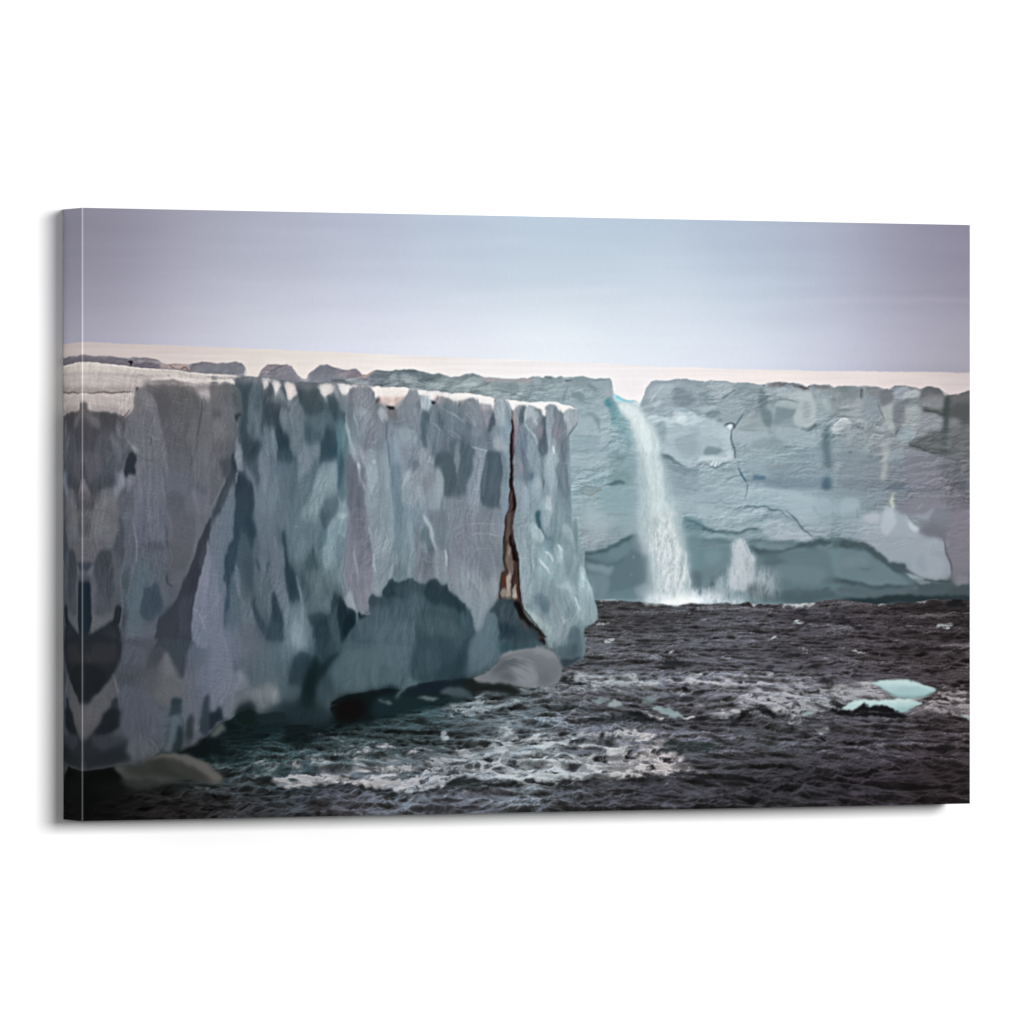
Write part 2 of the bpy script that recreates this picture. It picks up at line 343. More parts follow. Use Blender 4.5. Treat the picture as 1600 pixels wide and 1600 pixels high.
# -- right of the waterfall
G(4, '81929a', [860,380,920,330,1010,310,1120,330,1150,400,1080,470,1010,480,960,430,880,440], 4, .55)
G(4, 'a3b7bd', [690,320,780,300,820,340,740,370,680,370], 2.5, .4); G(4, 'a6b8be', [680,460,760,420,790,430,720,480], 2.5, .4)
G(4, '6f8187', [1150,300,1200,330,1230,390,1190,400,1160,360], 2, .45); L(4, '647478', [1240,415,1300,370,1370,325], 2.4, .7)
G(4, '9aadb3', [1170,290,1330,300,1300,360,1220,390], 2.5, .4)
G(4, '7b8c93', [1040,500,1090,440,1180,430,1220,480,1130,560,1050,530], 3, .45)
G(4, '90a1a7', [1230,400,1390,340,1400,440,1340,590,1250,590,1230,500], 3, .35)
G(4, '9db2b8', [650,550,740,540,860,560,950,530,1050,540,1200,600,1300,680,1310,790,1330,870,1280,900,1220,880,1180,940,1080,920,990,950,940,900,860,860,780,850,740,740,680,620], 2.5, .7)
G(4, 'b9cfd1', [640,530,740,545,820,580,880,520,940,512,880,600,780,610,700,590], 2.5, .65)
G(4, 'bed2d3', [880,560,930,550,970,570,960,620,900,600], 2.5, .7); G(4, 'b0c6c9', [740,610,800,590,870,610,850,660,760,640], 3, .5)
G(4, '8399a1', [700,600,780,610,790,700,760,740,710,660], 3, .5)
G(4, '8da1a9', [880,690,1000,700,1100,740,1060,830,960,820,900,760], 5, .5)
L(4, '6f868d', [880,690,950,710,1030,705], 2, .5); L(4, '74898f', [1040,760,1000,830,1040,850], 2.2, .5)
G(4, '6d858b', [1100,830,1150,800,1240,820,1190,860,1120,860], 1.8, .7); G(4, 'b8c9cc', [1150,770,1220,790,1290,800,1250,830,1180,805], 1.8, .6)
for x in (1165, 1195, 1220): L(4, 'cfdcdc', [x+12,880,x,920,x-2,945], 2, .6)
L(4, '5d757d', [1130,925,1170,950,1230,940,1290,880], 2, .7); L(4, '63787f', [1060,930,1100,915,1160,950], 1.8, .5)
G(4, 'b9ccd0', [1230,640,1300,660,1310,720,1270,740,1230,690], 2, .5)
L(4, '34474f', [1260,620,1300,600,1330,605,1335,640], 2.4, .9); G(4, 'd5dde0', [1275,630,1310,615,1300,655], 1, .7)
L(4, '4a5f67', [1390,540,1360,590,1320,650,1310,740,1335,830,1350,900], 2.6, .75, w2=1.6)
L(4, '52707c', [1370,900,1370,960,1400,1040,1430,1080,1435,1180], 2.2, .7, w2=1.5); L(4, '34617b', [1375,980,1410,1050], 2.6, .6)
L(4, '587078', [790,855,850,870,910,920,970,950], 3.4, .85, w2=2)
G(4, '778e96', [800,880,900,930,980,960,1040,980,1000,1060,900,1080,840,1030,800,960], 4, .5)
G(4, '829aa3', [800,1000,900,1010,980,1040,1000,1110,900,1110,840,1070], 4, .35)
G(4, '93aab0', [1020,980,1130,960,1290,1000,1270,1080,1180,1130,1100,1120,1040,1060], 4, .45)
L(4, '607a82', [1080,1120,1160,1130,1250,1090,1310,1030], 2.4, .6); L(4, '647d84', [900,1110,1000,1120,1100,1170], 2, .4)
G(4, 'a3b6bb', [1220,1110,1320,1080,1420,1120,1400,1180,1300,1190,1240,1170], 3, .4)
L(4, '62777d', [1220,1110,1320,1100,1400,1060], 1.8, .4)
L(4, '63787e', [990,1215,1090,1230,1200,1190,1260,1230,1310,1230,1420,1210], 2.2, .55)
L(4, '677c82', [1250,1290,1370,1300,1430,1260,1520,1270,1600,1255], 2.4, .6); L(4, 'a5b7bb', [1200,1240,1300,1250,1420,1230], 2.4, .5)
L(4, '6b8288', [1090,1330,1200,1345,1290,1355], 2, .5); L(4, '718289', [1400,1385,1500,1360,1600,1340], 2, .4)
G(4, '9bb0b6', [900,1160,1060,1180,1060,1230,1160,1300,1060,1360,940,1330,900,1260], 4, .4)
L(4, '55798a', [1500,1030,1580,1022], 4, .75); L(4, '2e5e80', [1510,1028,1560,1022], 2, .4)
G(4, '6c8a93', [1440,1010,1600,1020,1600,1090,1450,1070], 5, .35)
G(4, '93abb3', [1430,1110,1600,1090,1600,1230,1460,1220], 5, .4)
# -- right part
G(5, 'a0b2b5', [0,350,60,345,160,365,240,350,330,360,350,400,300,430,200,420,90,400,0,380], 2.5, .5)
L(5, '62767a', [20,300,120,300,200,300,260,320,160,345], 2, .5); L(5, '6d7f82', [60,420,140,425,220,440], 2, .5)
G(5, '788d91', [60,480,120,450,200,470,190,560,120,600,40,610], 3.5, .6); L(5, 'a2b3b6', [40,600,50,500,90,460], 2, .4)
G(5, '98a9ab', [230,440,310,400,360,440,370,580,330,640,230,620,200,560], 2.5, .5); L(5, '54676b', [250,650,320,665,370,615], 2.4, .7)
L(5, '667a7e', [210,460,260,430,265,470,215,560], 1.8, .5)
G(5, '6f8186', [470,540,520,520,550,480,560,520,500,580], 2, .5); L(5, '65757a', [400,420,420,500,380,540], 1.8, .35)
G(5, 'c2c9c8', [495,665,540,600,590,575,640,590,650,630,640,690,570,680,520,700], 1.8, .55); L(5, 'd2d8d6', [500,650,545,600,590,575,635,588], 2.2, .8); L(5, '65767a', [640,620,690,640,670,690,600,690], 1.8, .5)
L(5, '5d6a6e', [700,640,730,625,760,650], 2, .5); L(5, '4f5c60', [620,830,645,840,660,825], 2.4, .6)
G(5, '7e8c92', [820,430,880,420,880,500,900,560,860,560,820,500], 3, .4); G(5, 'a1aaa8', [660,500,720,420,740,460,720,560,680,580], 4, .3)
for a, b in ((720, 330), (735, 340)): L(5, '3d4749', [a,b,a+5,b+30,a,b+70], 1.6, .6)
G(5, '6b7b80', [970,480,1010,450,1060,480,1070,560,1040,630,1000,690,975,620,990,560], 2.4, .65); G(5, '9aa7a8', [900,560,950,500,980,560,980,640,1000,690,940,660], 3, .4)
G(5, '96a1a1', [1080,560,1110,480,1170,460,1180,600,1130,680,1080,660], 3, .35)
G(5, '6d7779', [880,350,950,345,980,380,980,430,890,430], 3, .4); G(5, 'a6b1b0', [1060,360,1180,350,1190,400,1070,405], 2, .5); G(5, '6d7a7c', [990,430,1160,420,1180,450,1000,460], 2.5, .5)
G(5, '5e6466', [1180,380,1240,335,1330,340,1370,370,1300,390,1200,400], 3, .55)
G(5, 'd8c7c6', [1340,330,1430,345,1500,365,1480,385,1400,385,1360,360], 1.4, .7); L(5, '3b3233', [1400,390,1450,392,1490,375], 1.6, .7)
G(5, '4d5252', [1200,490,1260,480,1380,500,1480,470,1580,400,1600,470,1600,610,1500,590,1430,560,1330,540,1230,515], 3, .65)
L(5, '3c4243', [1220,505,1300,520,1360,545,1400,550], 3, .6); G(5, '3c4545', [1370,430,1400,400,1430,420,1420,560,1400,700,1360,720,1370,560], 3.5, .6)
G(5, '828a8e', [1180,530,1300,545,1390,570,1370,640,1240,660,1190,610], 4, .4)
G(5, '4f5555', [1100,780,1180,740,1290,690,1450,680,1600,700,1600,870,1450,860,1300,850,1180,810], 4.5, .65)
L(5, '3f4848', [1100,785,1180,800,1300,845], 2.4, .5); G(5, '4d5757', [1350,600,1410,600,1400,830,1350,800], 4, .3)
G(5, '486366', [440,700,500,690,490,850,480,960,450,950,430,820], 4.5, .55); G(5, '4e5b5f', [430,930,500,920,490,960,430,955], 3, .6)
G(5, '4e6a74', [420,1040,480,1030,510,1060,500,1120,440,1130,410,1100], 3.5, .75); G(5, '6a858d', [420,960,500,960,500,1040,430,1040], 5, .5)
G(5, '6c838d', [0,1030,250,1040,420,1040,420,1100,200,1110,0,1100], 5, .4); L(5, '52676f', [265,1050,275,1100], 3, .3)
L(5, '8c7b7c', [420,942,560,950,720,935,880,930], 1.8, .5); L(5, 'a99e99', [0,925,60,940,200,905], 1.8, .35)
L(5, '51616c', [860,1125,950,1120,1050,1120], 3, .75); L(5, '5a6c77', [880,1080,980,1075,1100,1100,1300,1115], 2.4, .5); L(5, '4a4f58', [1450,1110,1540,1085,1600,1080], 5, .6); L(5, '55616a', [1050,1130,1200,1135,1400,1130], 3, .4)
L(5, '6b6e74', [1000,960,1050,950], 3, .5); L(5, '9a9796', [1080,990,1150,1010,1290,1020], 1.6, .35)
G(5, 'a4ada5', [890,760,930,760,930,960,910,1080,890,1100,895,900], 3.5, .4); G(5, 'b8bfa9', [965,1170,985,1165,1000,1240,980,1265,960,1230], 2, .6)
G(5, '6f7b81', [540,1120,880,1120,950,1160,940,1230,850,1220,700,1190,560,1180], 6, .4)
G(5, '94acb3', [0,1120,150,1130,300,1170,420,1190,560,1190,720,1200,690,1300,560,1320,380,1280,360,1330,220,1360,100,1280,0,1260], 4, .4)
L(5, '5e797f', [0,1285,90,1285,150,1340,220,1380,260,1440,320,1490,370,1515], 2.8, .75); L(5, '6c868c', [100,1340,180,1360,220,1400], 2, .5); L(5, '6a838a', [170,1440,220,1450,190,1490], 2, .4)
L(5, '6f898f', [360,1300,400,1350,480,1340], 2, .4)
G(5, 'a3b2b7', [740,1330,860,1320,930,1270,1000,1290,1100,1330,1180,1420,1150,1470,1250,1500,1350,1520,1390,1600,900,1600,780,1500,690,1500,720,1400], 4, .5)
G(5, 'b5b8bb', [740,1320,880,1325,870,1370,790,1390], 3, .4); L(5, 'b7c4c7', [1090,1400,1180,1430,1130,1460], 3, .5); L(5, '6c7b82', [1080,1310,1130,1390,1190,1420], 2.2, .5)
G(5, '8b9398', [1190,1340,1270,1290,1310,1275,1270,1340,1220,1370], 2.5, .5)
G(5, '676a73', [1180,1380,1330,1300,1420,1300,1430,1400,1380,1500,1240,1480], 7, .4)
G(5, '7b7783', [1400,1500,1440,1350,1530,1300,1600,1300,1600,1700,1400,1700], 3, .6)
SF[:] = [.75, 1.0]
# -- undercut of the far cliff
G(10, '587c82', [-200,230,0,225,80,240,200,250,300,240,420,215,560,212,680,235,760,265,820,300,880,345,950,400,1010,430,1070,410,1080,430,1140,480,1200,510,1300,540,1420,560,1500,585,1600,560,1600,720,-200,720], 1.8, .95)
G(10, '39595d', [250,255,380,215,560,210,700,238,790,280,880,340,960,410,940,430,850,370,700,300,560,280,400,300,260,280], 4, .6)
G(10, '62898e', [100,330,300,300,540,310,760,370,900,450,1040,540,700,545,400,500,200,490,60,460], 8, .75)
G(10, '6a9093', [370,260,460,235,520,245,480,285,400,300], 3, .7); G(10, '6c9194', [700,320,780,310,840,360,740,360], 3, .4)
G(10, '77999d', [-100,420,150,350,300,340,420,380,300,430,100,470], 7, .4)
G(10, '38545a', [400,540,480,520,600,540,760,570,920,575,1060,580,900,600,600,580,430,560], 3, .75); G(10, '4b686d', [700,450,790,430,830,450,760,465], 3, .6)
L(10, '2e4a4e', [960,400,1040,430,1080,420], 3, .7); G(10, '2b3f41', [960,430,1060,460,1130,520,1200,560,1150,570,1060,510,960,450], 3, .55)
G(10, 'a3b4b8', [1080,470,1150,500,1220,515,1180,530,1120,510], 1.6, .7)
G(10, '3c4d4f', [1180,520,1260,545,1420,560,1500,590,1600,560,1600,720,1050,720,1100,620,1180,590], 4, .6)
L(10, '33474a', [1200,530,1300,540,1420,545], 2.4, .7); L(10, '8c999d', [1180,545,1300,555,1400,560], 2, .35)
G(10, '1e2f33', [560,700,700,655,1000,650,1300,645,1600,640,1600,720,560,720], 3.5, .8)
G(10, '2d4548', [0,660,300,650,560,650,700,670,560,700,0,700], 5, .5); G(10, '3f5a5e', [400,640,430,600,480,590,440,640], 3, .5)
G(10, '4c6d72', [0,290,150,280,260,260,140,320,40,400,-30,500], 5, .5)
G(10, '7f9198', [1080,470,1080,400,950,390,880,330,820,290,700,230,690,200,900,180,1300,200,1390,320,1430,420,1420,530,1300,520,1200,500], 3, .55)
G(10, '94a6ab', [900,330,1080,260,1250,260,1290,330,1160,380,1060,390,960,380], 6, .45); G(10, 'a0b3b8', [980,60,1150,90,1280,190,1340,260,1200,240,1000,190], 6, .35)
L(10, '4e5960', [1370,210,1400,310,1430,400,1440,500,1425,560], 2.8, .6); L(10, '61727a', [1180,330,1160,400,1240,470], 4, .3)
# -- cave left of and behind the fall
G(9, '5e8388', [165,330,165,315,300,300,390,260,480,200,560,180,640,190,1000,180,1000,720,165,720], 2.2, .85)
G(9, '48696e', [170,318,300,303,400,255,500,195,560,180,500,240,420,300,300,340,175,350], 2.5, .7)
G(9, '3f6468', [170,345,300,350,430,380,500,330,520,340,420,410,280,410,170,400], 4, .6)
G(9, '77999d', [180,420,300,440,400,430,380,500,300,560,200,520], 5, .6); G(9, '587a80', [380,460,480,380,560,330,640,400,680,520,640,620,440,640,380,560], 8, .5)
G(9, '7a9ca0', [540,220,620,240,640,340,600,360,540,300], 6, .5); L(9, '456469', [370,540,420,440,500,350,530,300], 3, .5)
G(9, '7fa0a3', [200,560,420,560,700,600,700,700,260,700,220,640], 7, .6)
G(9, '5a868c', [930,50,1020,70,1100,110,1200,145,1320,140,1460,140,1540,130,1620,150,1620,700,960,700,950,300], 2, .9, grad=(1320,400,1600,400))
G(9, '43656c', [930,60,1020,70,1090,110,1180,145,1300,150,1420,150,1530,135,1420,170,1250,170,1100,150,1000,120,930,110], 1.6, .8)
G(9, '7ea1a5', [940,150,1100,165,1350,180,1600,170,1600,205,1350,215,1080,205,960,190], 4, .7)
G(9, '47727a', [960,210,1100,210,1300,215,1320,235,1150,240,1000,235], 3.5, .5); G(9, '5f9297', [980,260,1150,280,1280,270,1240,380,1100,420,1000,380], 9, .5)
G(9, '34565b', [1120,560,1200,490,1240,440,1200,520,1150,580], 4, .6); G(9, '44666b', [1000,450,1120,440,1230,450,1130,560,1030,600], 8, .5)
G(9, '31565b', [1490,290,1620,290,1620,370,1560,360,1500,320], 3.5, .7); G(9, '2f4548', [1430,590,1500,560,1620,580,1620,680,1480,670], 5, .6)
# -- a closer pass over the far cliff
CLIP[0] = FAR; SF[:] = [.45, 1.1]; q = .18315
M((895, 580, q), [('7d9399',3,.6,[0,60,60,40,150,60,190,130,120,160,0,120]), ('6f858b',3,.7,[130,110,180,130,230,180,200,200,140,150]), ('94a8ac',3,.5,[150,70,330,70,335,200,260,220,190,140]), ('72888f',3,.7,[0,180,50,190,110,240,90,260,0,230]), ('91a6ab',4,.5,[110,160,260,230,300,330,200,350,60,330,0,290,0,250,90,270]), ('3f868f',2.5,.75,[260,270,290,240,330,260,340,310,300,310]), ('5f9299',3,.8,[330,310,380,300,400,380,400,480,370,450,340,430]), ('7ba0a6',4,.6,[380,340,440,420,490,520,480,620,420,560,360,500]),
 ('97abb0',4,.6,[50,390,190,385,220,460,210,540,60,540,20,470]), ('70888f',2.5,.6,[120,360,200,370,240,430,230,500,205,440]), ('9cb0b4',4,.5,[230,520,340,540,300,620,240,650,220,600]), ('88a0a7',4,.6,[0,560,230,560,220,640,0,640]), ('7f999f',3,.5,[0,650,240,660,180,700,0,700]), ('9db0b4',3,.5,[0,700,200,700,300,740,250,800,0,790]), ('8fa6ac',5,.5,[20,810,300,800,280,900,20,900]),
 ('7b969b',5,.7,[320,700,440,690,520,720,540,880,480,980,340,960,320,820]), ('688388',3,.6,[370,730,430,710,450,760,380,780]), ('6f9093',4,.6,[320,860,480,860,500,960,330,960]), ('49626c',2,.85,[290,970,350,945,400,935,450,965,380,980]), ('7a8f90',3,.7,[60,990,200,990,260,1000,180,1050,90,1050]), ('8fa9ae',4,.6,[0,1060,180,1060,200,1092,0,1092]), ('7e9ca3',5,.6,[280,1000,500,980,560,1092,260,1092]),
 ('7a98a0',4,.6,[420,600,520,640,560,760,540,900,480,860,440,740])])
M((895, 580, q), [('8b9da4',3,.6,[690,90,800,80,980,70,1040,100,1092,90,1092,380,1000,330,900,340,830,390,700,370,610,350,590,270,640,160]), ('73868d',4,.75,[860,170,940,150,1010,200,1060,240,1020,300,900,290,860,240]), ('9fb3b9',3,.6,[700,130,860,110,840,200,700,230,650,280]), ('aabdc1',2.5,.6,[680,260,760,230,740,280,690,300]), ('98abb1',3,.5,[720,300,860,280,840,370,740,360]), ('b4c8cb',2.5,.75,[610,370,730,375,800,400,870,390,900,340,970,350,1000,340,1092,400,1092,440,960,470,860,440,780,430,690,430,640,420]), ('bfd2d2',2,.7,[880,390,960,390,975,450,880,440]), ('7da0a6',2,.7,[930,335,1000,330,980,360,940,355]),
 ('869ba3',3.5,.8,[690,460,740,430,780,460,790,560,750,640,720,580]), ('a4b7bc',4,.6,[800,460,960,480,980,540,880,560,860,640,800,600]), ('8ea2aa',4,.7,[860,560,1040,570,1080,640,1040,720,920,700,880,640]), ('a3b5bb',3,.6,[780,650,880,670,960,760,1092,800,1000,820,940,800,860,730,780,700]), ('4e6870',2,.8,[760,700,820,715,880,760,940,800,1000,820,930,810,850,760,780,725]), ('738b93',4,.7,[780,730,880,790,980,830,1092,830,1060,900,900,870,820,820]), ('8399a2',4,.6,[820,840,960,880,1092,920,1092,1000,860,980]), ('7c97a0',4,.5,[850,900,900,960,880,1092,850,1092])])
S((895, 580, q), [('66797f',2,.6,[180,60,200,80,330,65]), ('6c8389',2,.5,[0,500,20,480]), ('72898f',1.8,.55,[20,548,120,550,210,555]), ('6f888f',2.2,.6,[230,690,300,630,370,560]), ('748d93',1.8,.5,[0,740,100,745,200,720]), ('6f888d',2,.5,[0,860,120,840,260,830]), ('a9babd',2,.5,[180,840,240,800,300,760]), ('6c7e7c',2.2,.6,[90,1050,170,1050,230,1000,280,980]), ('a09a88',2,.5,[130,1092,200,1020,250,990]), ('586e75',1.8,.6,[830,200,870,160,930,150]), ('c3d3d4',1.8,.6,[660,260,720,180,780,120]), ('77908f',2,.4,[1000,250,1060,220,1092,240])])
M((1095, 580, q), [('8b9fa4',4,.6,[0,90,150,75,300,100,560,130,640,160,500,200,300,180,90,160,0,200]), ('a3b3b6',3,.5,[90,100,200,90,270,150,200,220,110,200]), ('8b9da3',3.5,.7,[170,260,260,190,310,220,340,330,300,440,210,450,170,380]), ('7a8f95',3,.65,[0,180,80,180,80,250,0,280]), ('9fb1b6',3,.6,[0,290,80,280,160,290,60,350,0,380]), ('74898f',3,.7,[40,370,110,320,170,340,150,390,70,395]), ('7d9196',4,.6,[290,110,500,140,500,280,400,300,340,290]), ('63787c',3,.75,[500,160,560,180,570,320,600,360,600,470,560,470,500,380]), ('8f9fa2',4,.6,[330,400,400,370,500,380,520,500,400,510,320,480]),
 ('72878b',3,.8,[650,300,700,290,790,330,780,400,700,420,640,470,620,430]), ('9fb0b1',2.5,.7,[640,290,690,255,800,270,810,330,740,310,680,300]), ('a4b3b3',3,.8,[820,250,900,180,950,210,960,320,965,420,940,480,860,480,790,460,790,380,810,320]), ('8a9a9b',3,.5,[860,260,900,260,920,380,870,400]), ('a9b8b8',3,.6,[640,160,780,200,860,170,940,190,900,230,780,240,660,200]), ('566b70',2.5,.8,[850,480,910,490,970,440,985,465,930,515,870,500]), ('7c6e70',2,.7,[580,110,640,95,720,100,740,130,600,130]), ('6a5e60',2,.8,[780,110,860,125,900,140,880,160,800,130]), ('6f6a6b',2,.7,[950,105,1092,110,1092,140,1000,130]),
 ('8ba0a5',4,.6,[980,180,1092,220,1092,400,1000,440,980,340]), ('a5b0ae',4,.5,[1030,220,1080,230,1092,330,1040,320])])
M((1095, 580, q), [('a7babe',3.5,.7,[0,400,140,430,200,480,250,560,260,640,280,740,230,720,190,640,120,560,0,560]), ('9db1b7',4,.6,[0,560,120,580,180,660,100,680,0,640]), ('778d92',2.5,.8,[30,690,80,650,180,670,190,690,140,720,50,725]), ('b9c8ca',2.5,.7,[0,730,90,730,180,740,260,700,280,740,190,790,100,770,0,770]), ('9fb2b8',4,.6,[270,500,460,520,600,560,560,640,300,620]), ('8195a0',5,.5,[300,560,320,620,330,720,300,760]), ('7e9396',4,.6,[470,600,640,570,700,600,560,680,450,660]), ('97aaae',4,.6,[640,480,1000,520,980,640,700,600]), ('95a8ac',4,.5,[340,680,600,680,700,740,380,760]), ('8aa0a7',4,.6,[400,780,580,780,580,900,420,880]),
 ('7d8f98',5,.6,[600,790,1030,800,1040,900,640,900]), ('70858f',4,.7,[560,910,1030,920,1030,990,600,980]), ('486a80',2.5,.8,[450,895,540,890,550,920,460,925]), ('8fa4aa',3,.6,[0,850,120,850,250,870,240,940,120,980,0,960]), ('98acb2',3,.6,[140,990,300,930,380,960,300,1010,180,1020]), ('9db1b7',4,.6,[400,1000,560,1040,780,1030,1000,1092,400,1092]), ('567078',4,.6,[1050,500,1092,500,1092,780,1060,780]), ('3f5d72',4,.7,[1040,940,1092,920,1092,1010,1030,1000])])
S((1095, 580, q), [('4f6368',2.4,.75,[180,240,240,195,300,155]), ('3a4f56',2.4,.9,[200,465,240,440,280,450,285,490]), ('4d626a',2.6,.75,[360,350,320,420,275,490]), ('4b6068',2.8,.7,[260,510,258,580,290,680,295,750]), ('dfe6e8',3,.8,[225,480,255,460,250,500]), ('6a7d83',1.8,.6,[300,490,400,500,480,510]), ('62767c',2.2,.6,[650,250,720,245,820,265]), ('566c72',2.4,.7,[70,800,130,825,180,800,260,760]), ('d0dbdb',3,.8,[80,810,120,760]), ('d0dbdb',3,.8,[115,820,140,765]), ('4f727e',2.8,.75,[310,820,350,890,380,940]), ('2f5a78',2.6,.7,[345,890,380,935]), ('587784',2.4,.7,[395,960,390,1030,380,1092]), ('5f7880',2,.6,[150,980,220,930,290,880]), ('6a8289',1.8,.4,[0,1010,140,1020,280,1010]), ('9f9f97',2.4,.5,[580,820,640,790,700,780]), ('8d8080',1.6,.5,[760,800,1092,815]), ('95a8a9',1.6,.4,[540,760,800,765,1040,780]), ('768a90',1.6,.4,[600,640,840,640,960,620]), ('3c3032',2.4,.8,[530,125,550,120]), ('2e2528',2.2,.9,[910,130,925,115]), ('3e3336',2,.7,[840,130,880,140,920,150])])
M((1315, 580, q), [('6f7e80',3,.6,[0,130,80,125,160,160,160,230,0,240]), ('767c80',3,.7,[200,130,300,130,340,180,300,240,230,200]), ('687074',3,.75,[340,160,430,170,440,240,400,270,340,260]), ('8b98a2',3,.75,[450,150,520,130,580,150,580,210,520,230,450,210]), ('a3adad',3,.6,[540,200,600,150,660,180,660,220,560,225]), ('6a777c',2.5,.6,[450,240,660,260,680,300,560,290]), ('949f9f',4,.5,[90,280,160,230,200,320,180,420,100,400]), ('7f8f98',5,.6,[180,240,300,240,330,340,260,440,190,420]), ('70777c',3,.8,[445,300,490,280,540,330,535,420,480,500,450,560,440,460,450,380]), ('98a3a0',3,.7,[360,300,440,280,445,440,460,540,420,520,370,420]), ('95a09e',3.5,.6,[560,290,650,280,670,400,640,520,580,580,540,480]), ('87a0a5',3,.6,[480,520,560,480,620,540,580,600,500,600]),
 ('5d6263',3.5,.85,[690,150,760,130,850,150,870,190,800,210,700,240,660,220]), ('7b7f81',4,.5,[700,210,860,200,880,300,720,290]), ('4b5150',3.5,.85,[700,310,780,320,870,350,960,290,1092,240,1092,420,1010,400,940,390,880,380,780,360,700,345]), ('5f6161',4,.6,[930,200,1092,190,1092,280,960,270]), ('3f4947',3,.75,[880,230,920,220,920,380,910,520,860,600,850,480,870,360]), ('848a90',4,.7,[690,370,850,380,860,500,760,510,690,560,640,480]), ('7f8488',4,.5,[910,410,1000,400,1010,500,910,510]),
 ('59605f',4,.85,[570,625,640,590,740,520,860,510,1092,500,1092,740,900,720,780,700,680,660]), ('4f5a57',3,.6,[860,520,920,520,900,690,850,680]), ('696c6d',5,.5,[920,540,1092,520,1092,700,920,700]), ('8a979b',4,.5,[350,440,420,540,380,700,330,640]), ('7d8f95',4,.5,[400,680,520,660,520,820,400,820]), ('a2aaa2',3,.5,[345,640,400,650,390,780,370,920,340,920,350,760]), ('757882',6,.6,[560,700,840,730,840,980,560,960]), ('61656a',6,.6,[850,740,1092,720,1092,940,860,900]), ('6d7b86',5,.6,[0,930,340,930,340,1010,0,1000]), ('5b6a77',3,.7,[380,990,460,970,600,1000,560,1020,380,1020]), ('50575f',4,.75,[940,990,1010,950,1092,940,1092,1010,980,1020]), ('73848b',5,.5,[0,640,220,660,320,800,200,880,0,860]), ('818e95',5,.4,[0,460,240,480,220,640,60,640])])
S((1315, 580, q), [('4a5256',2.6,.8,[175,140,165,200,165,240]), ('4e5a60',2,.6,[300,250,340,330,370,420]), ('4a565c',2,.6,[120,460,170,490,200,480]), ('525f66',3,.7,[60,690,85,685]), ('4c585f',2.4,.8,[460,540,480,510,500,500]), ('424a4b',2.4,.8,[700,335,790,345,860,375]), ('3e4747',2.4,.75,[570,630,650,645,760,690,860,710]), ('9fb0b0',2,.5,[300,420,260,500,230,620]), ('93a2a4',1.8,.4,[20,680,100,660,200,680]), ('5b6770',3,.5,[480,820,520,825]), ('96908f',1.6,.5,[560,880,700,870,820,880]), ('8f8f92',1.6,.4,[0,830,160,820,260,800]), ('392f31',2.2,.8,[370,150,410,145]), ('3a3032',2.2,.7,[645,150,665,155]), ('4c3c3c',2,.7,[940,200,990,185,1040,195]), ('b7a9a9',1.8,.4,[1000,760,1092,765]), ('848488',1.6,.4,[900,820,1092,830])])
M((1315, 760, q), [('7d9098',6,.6,[0,20,400,40,420,90,300,160,180,150,0,90]), ('96aab0',4,.6,[0,110,80,90,150,110,130,200,0,230]), ('8a9ea6',5,.5,[0,240,140,220,140,360,60,420,0,420]), ('93a4ac',4,.55,[160,260,240,240,320,240,370,190,460,180,480,240,540,240,600,300,650,350,660,400,560,420,640,480,780,450,850,460,880,540,930,660,940,740,860,800,720,790,640,750,560,700,545,660,440,660,400,640,340,580,240,500,160,460,80,450,140,400,130,330]), ('8fa1a8',4,.6,[460,250,540,280,560,400,500,430,460,340]), ('93a4ab',5,.6,[600,640,680,560,800,600,880,640,860,760,720,760,620,720]), ('8195a0',4,.5,[640,620,700,580,740,700,680,740]), ('b3bfc4',3,.5,[360,200,440,190,460,300,400,400,340,380]), ('aab0b6',3,.5,[210,240,320,245,300,310,210,300]), ('bcc6ca',2,.6,[560,300,640,330,650,370,590,370]),
 ('757781',5,.7,[480,120,800,90,840,180,800,260,640,260,560,240,480,200]), ('8b99a1',3.5,.6,[600,240,720,230,800,190,760,260,680,290]), ('686b75',5,.7,[660,350,760,330,900,310,900,440,860,440,760,430,680,400]), ('727b85',5,.6,[800,200,940,220,920,340,800,330]), ('78757f',4,.75,[960,250,1092,230,1092,820,1000,860,950,830,945,700,930,640,890,520,890,420,920,330]), ('827f88',4,.5,[980,760,1060,770,1092,820,990,860]),
 ('b9c4a9',2,.7,[430,120,445,60,455,130,450,180,430,180]), ('5b7176',2,.6,[0,450,80,450,170,470,230,500,210,520,100,500,0,490]), ('40585c',2.2,.9,[0,450,100,475,230,495,310,550,370,610,410,660,480,665,545,660,560,700,620,740,700,780,780,800,920,810,940,840,1000,860,1092,840,1092,940,700,930,640,800,560,740,460,740,380,680,280,590,180,530,0,520]), ('5a7a80',5,.7,[0,560,180,580,300,620,420,740,560,760,640,820,480,830,240,800,0,790]), ('6b878b',5,.5,[0,620,140,600,240,640,200,680,0,700]), ('9daeb2',2,.75,[570,740,640,755,720,790,660,790,600,770]), ('8a999e',2,.6,[640,790,780,810,900,830,780,820,680,830]),
 ('364c50',3,.8,[0,810,160,815,320,840,460,850,640,845,560,870,380,865,160,840,0,830]), ('46595e',4,.6,[0,860,300,870,620,860,640,920,0,920]), ('22363a',3,.9,[140,945,400,935,800,930,1092,930,1092,960,140,1000]), ('3b4f4f',3,.6,[940,880,1092,850,1092,930,900,920])])
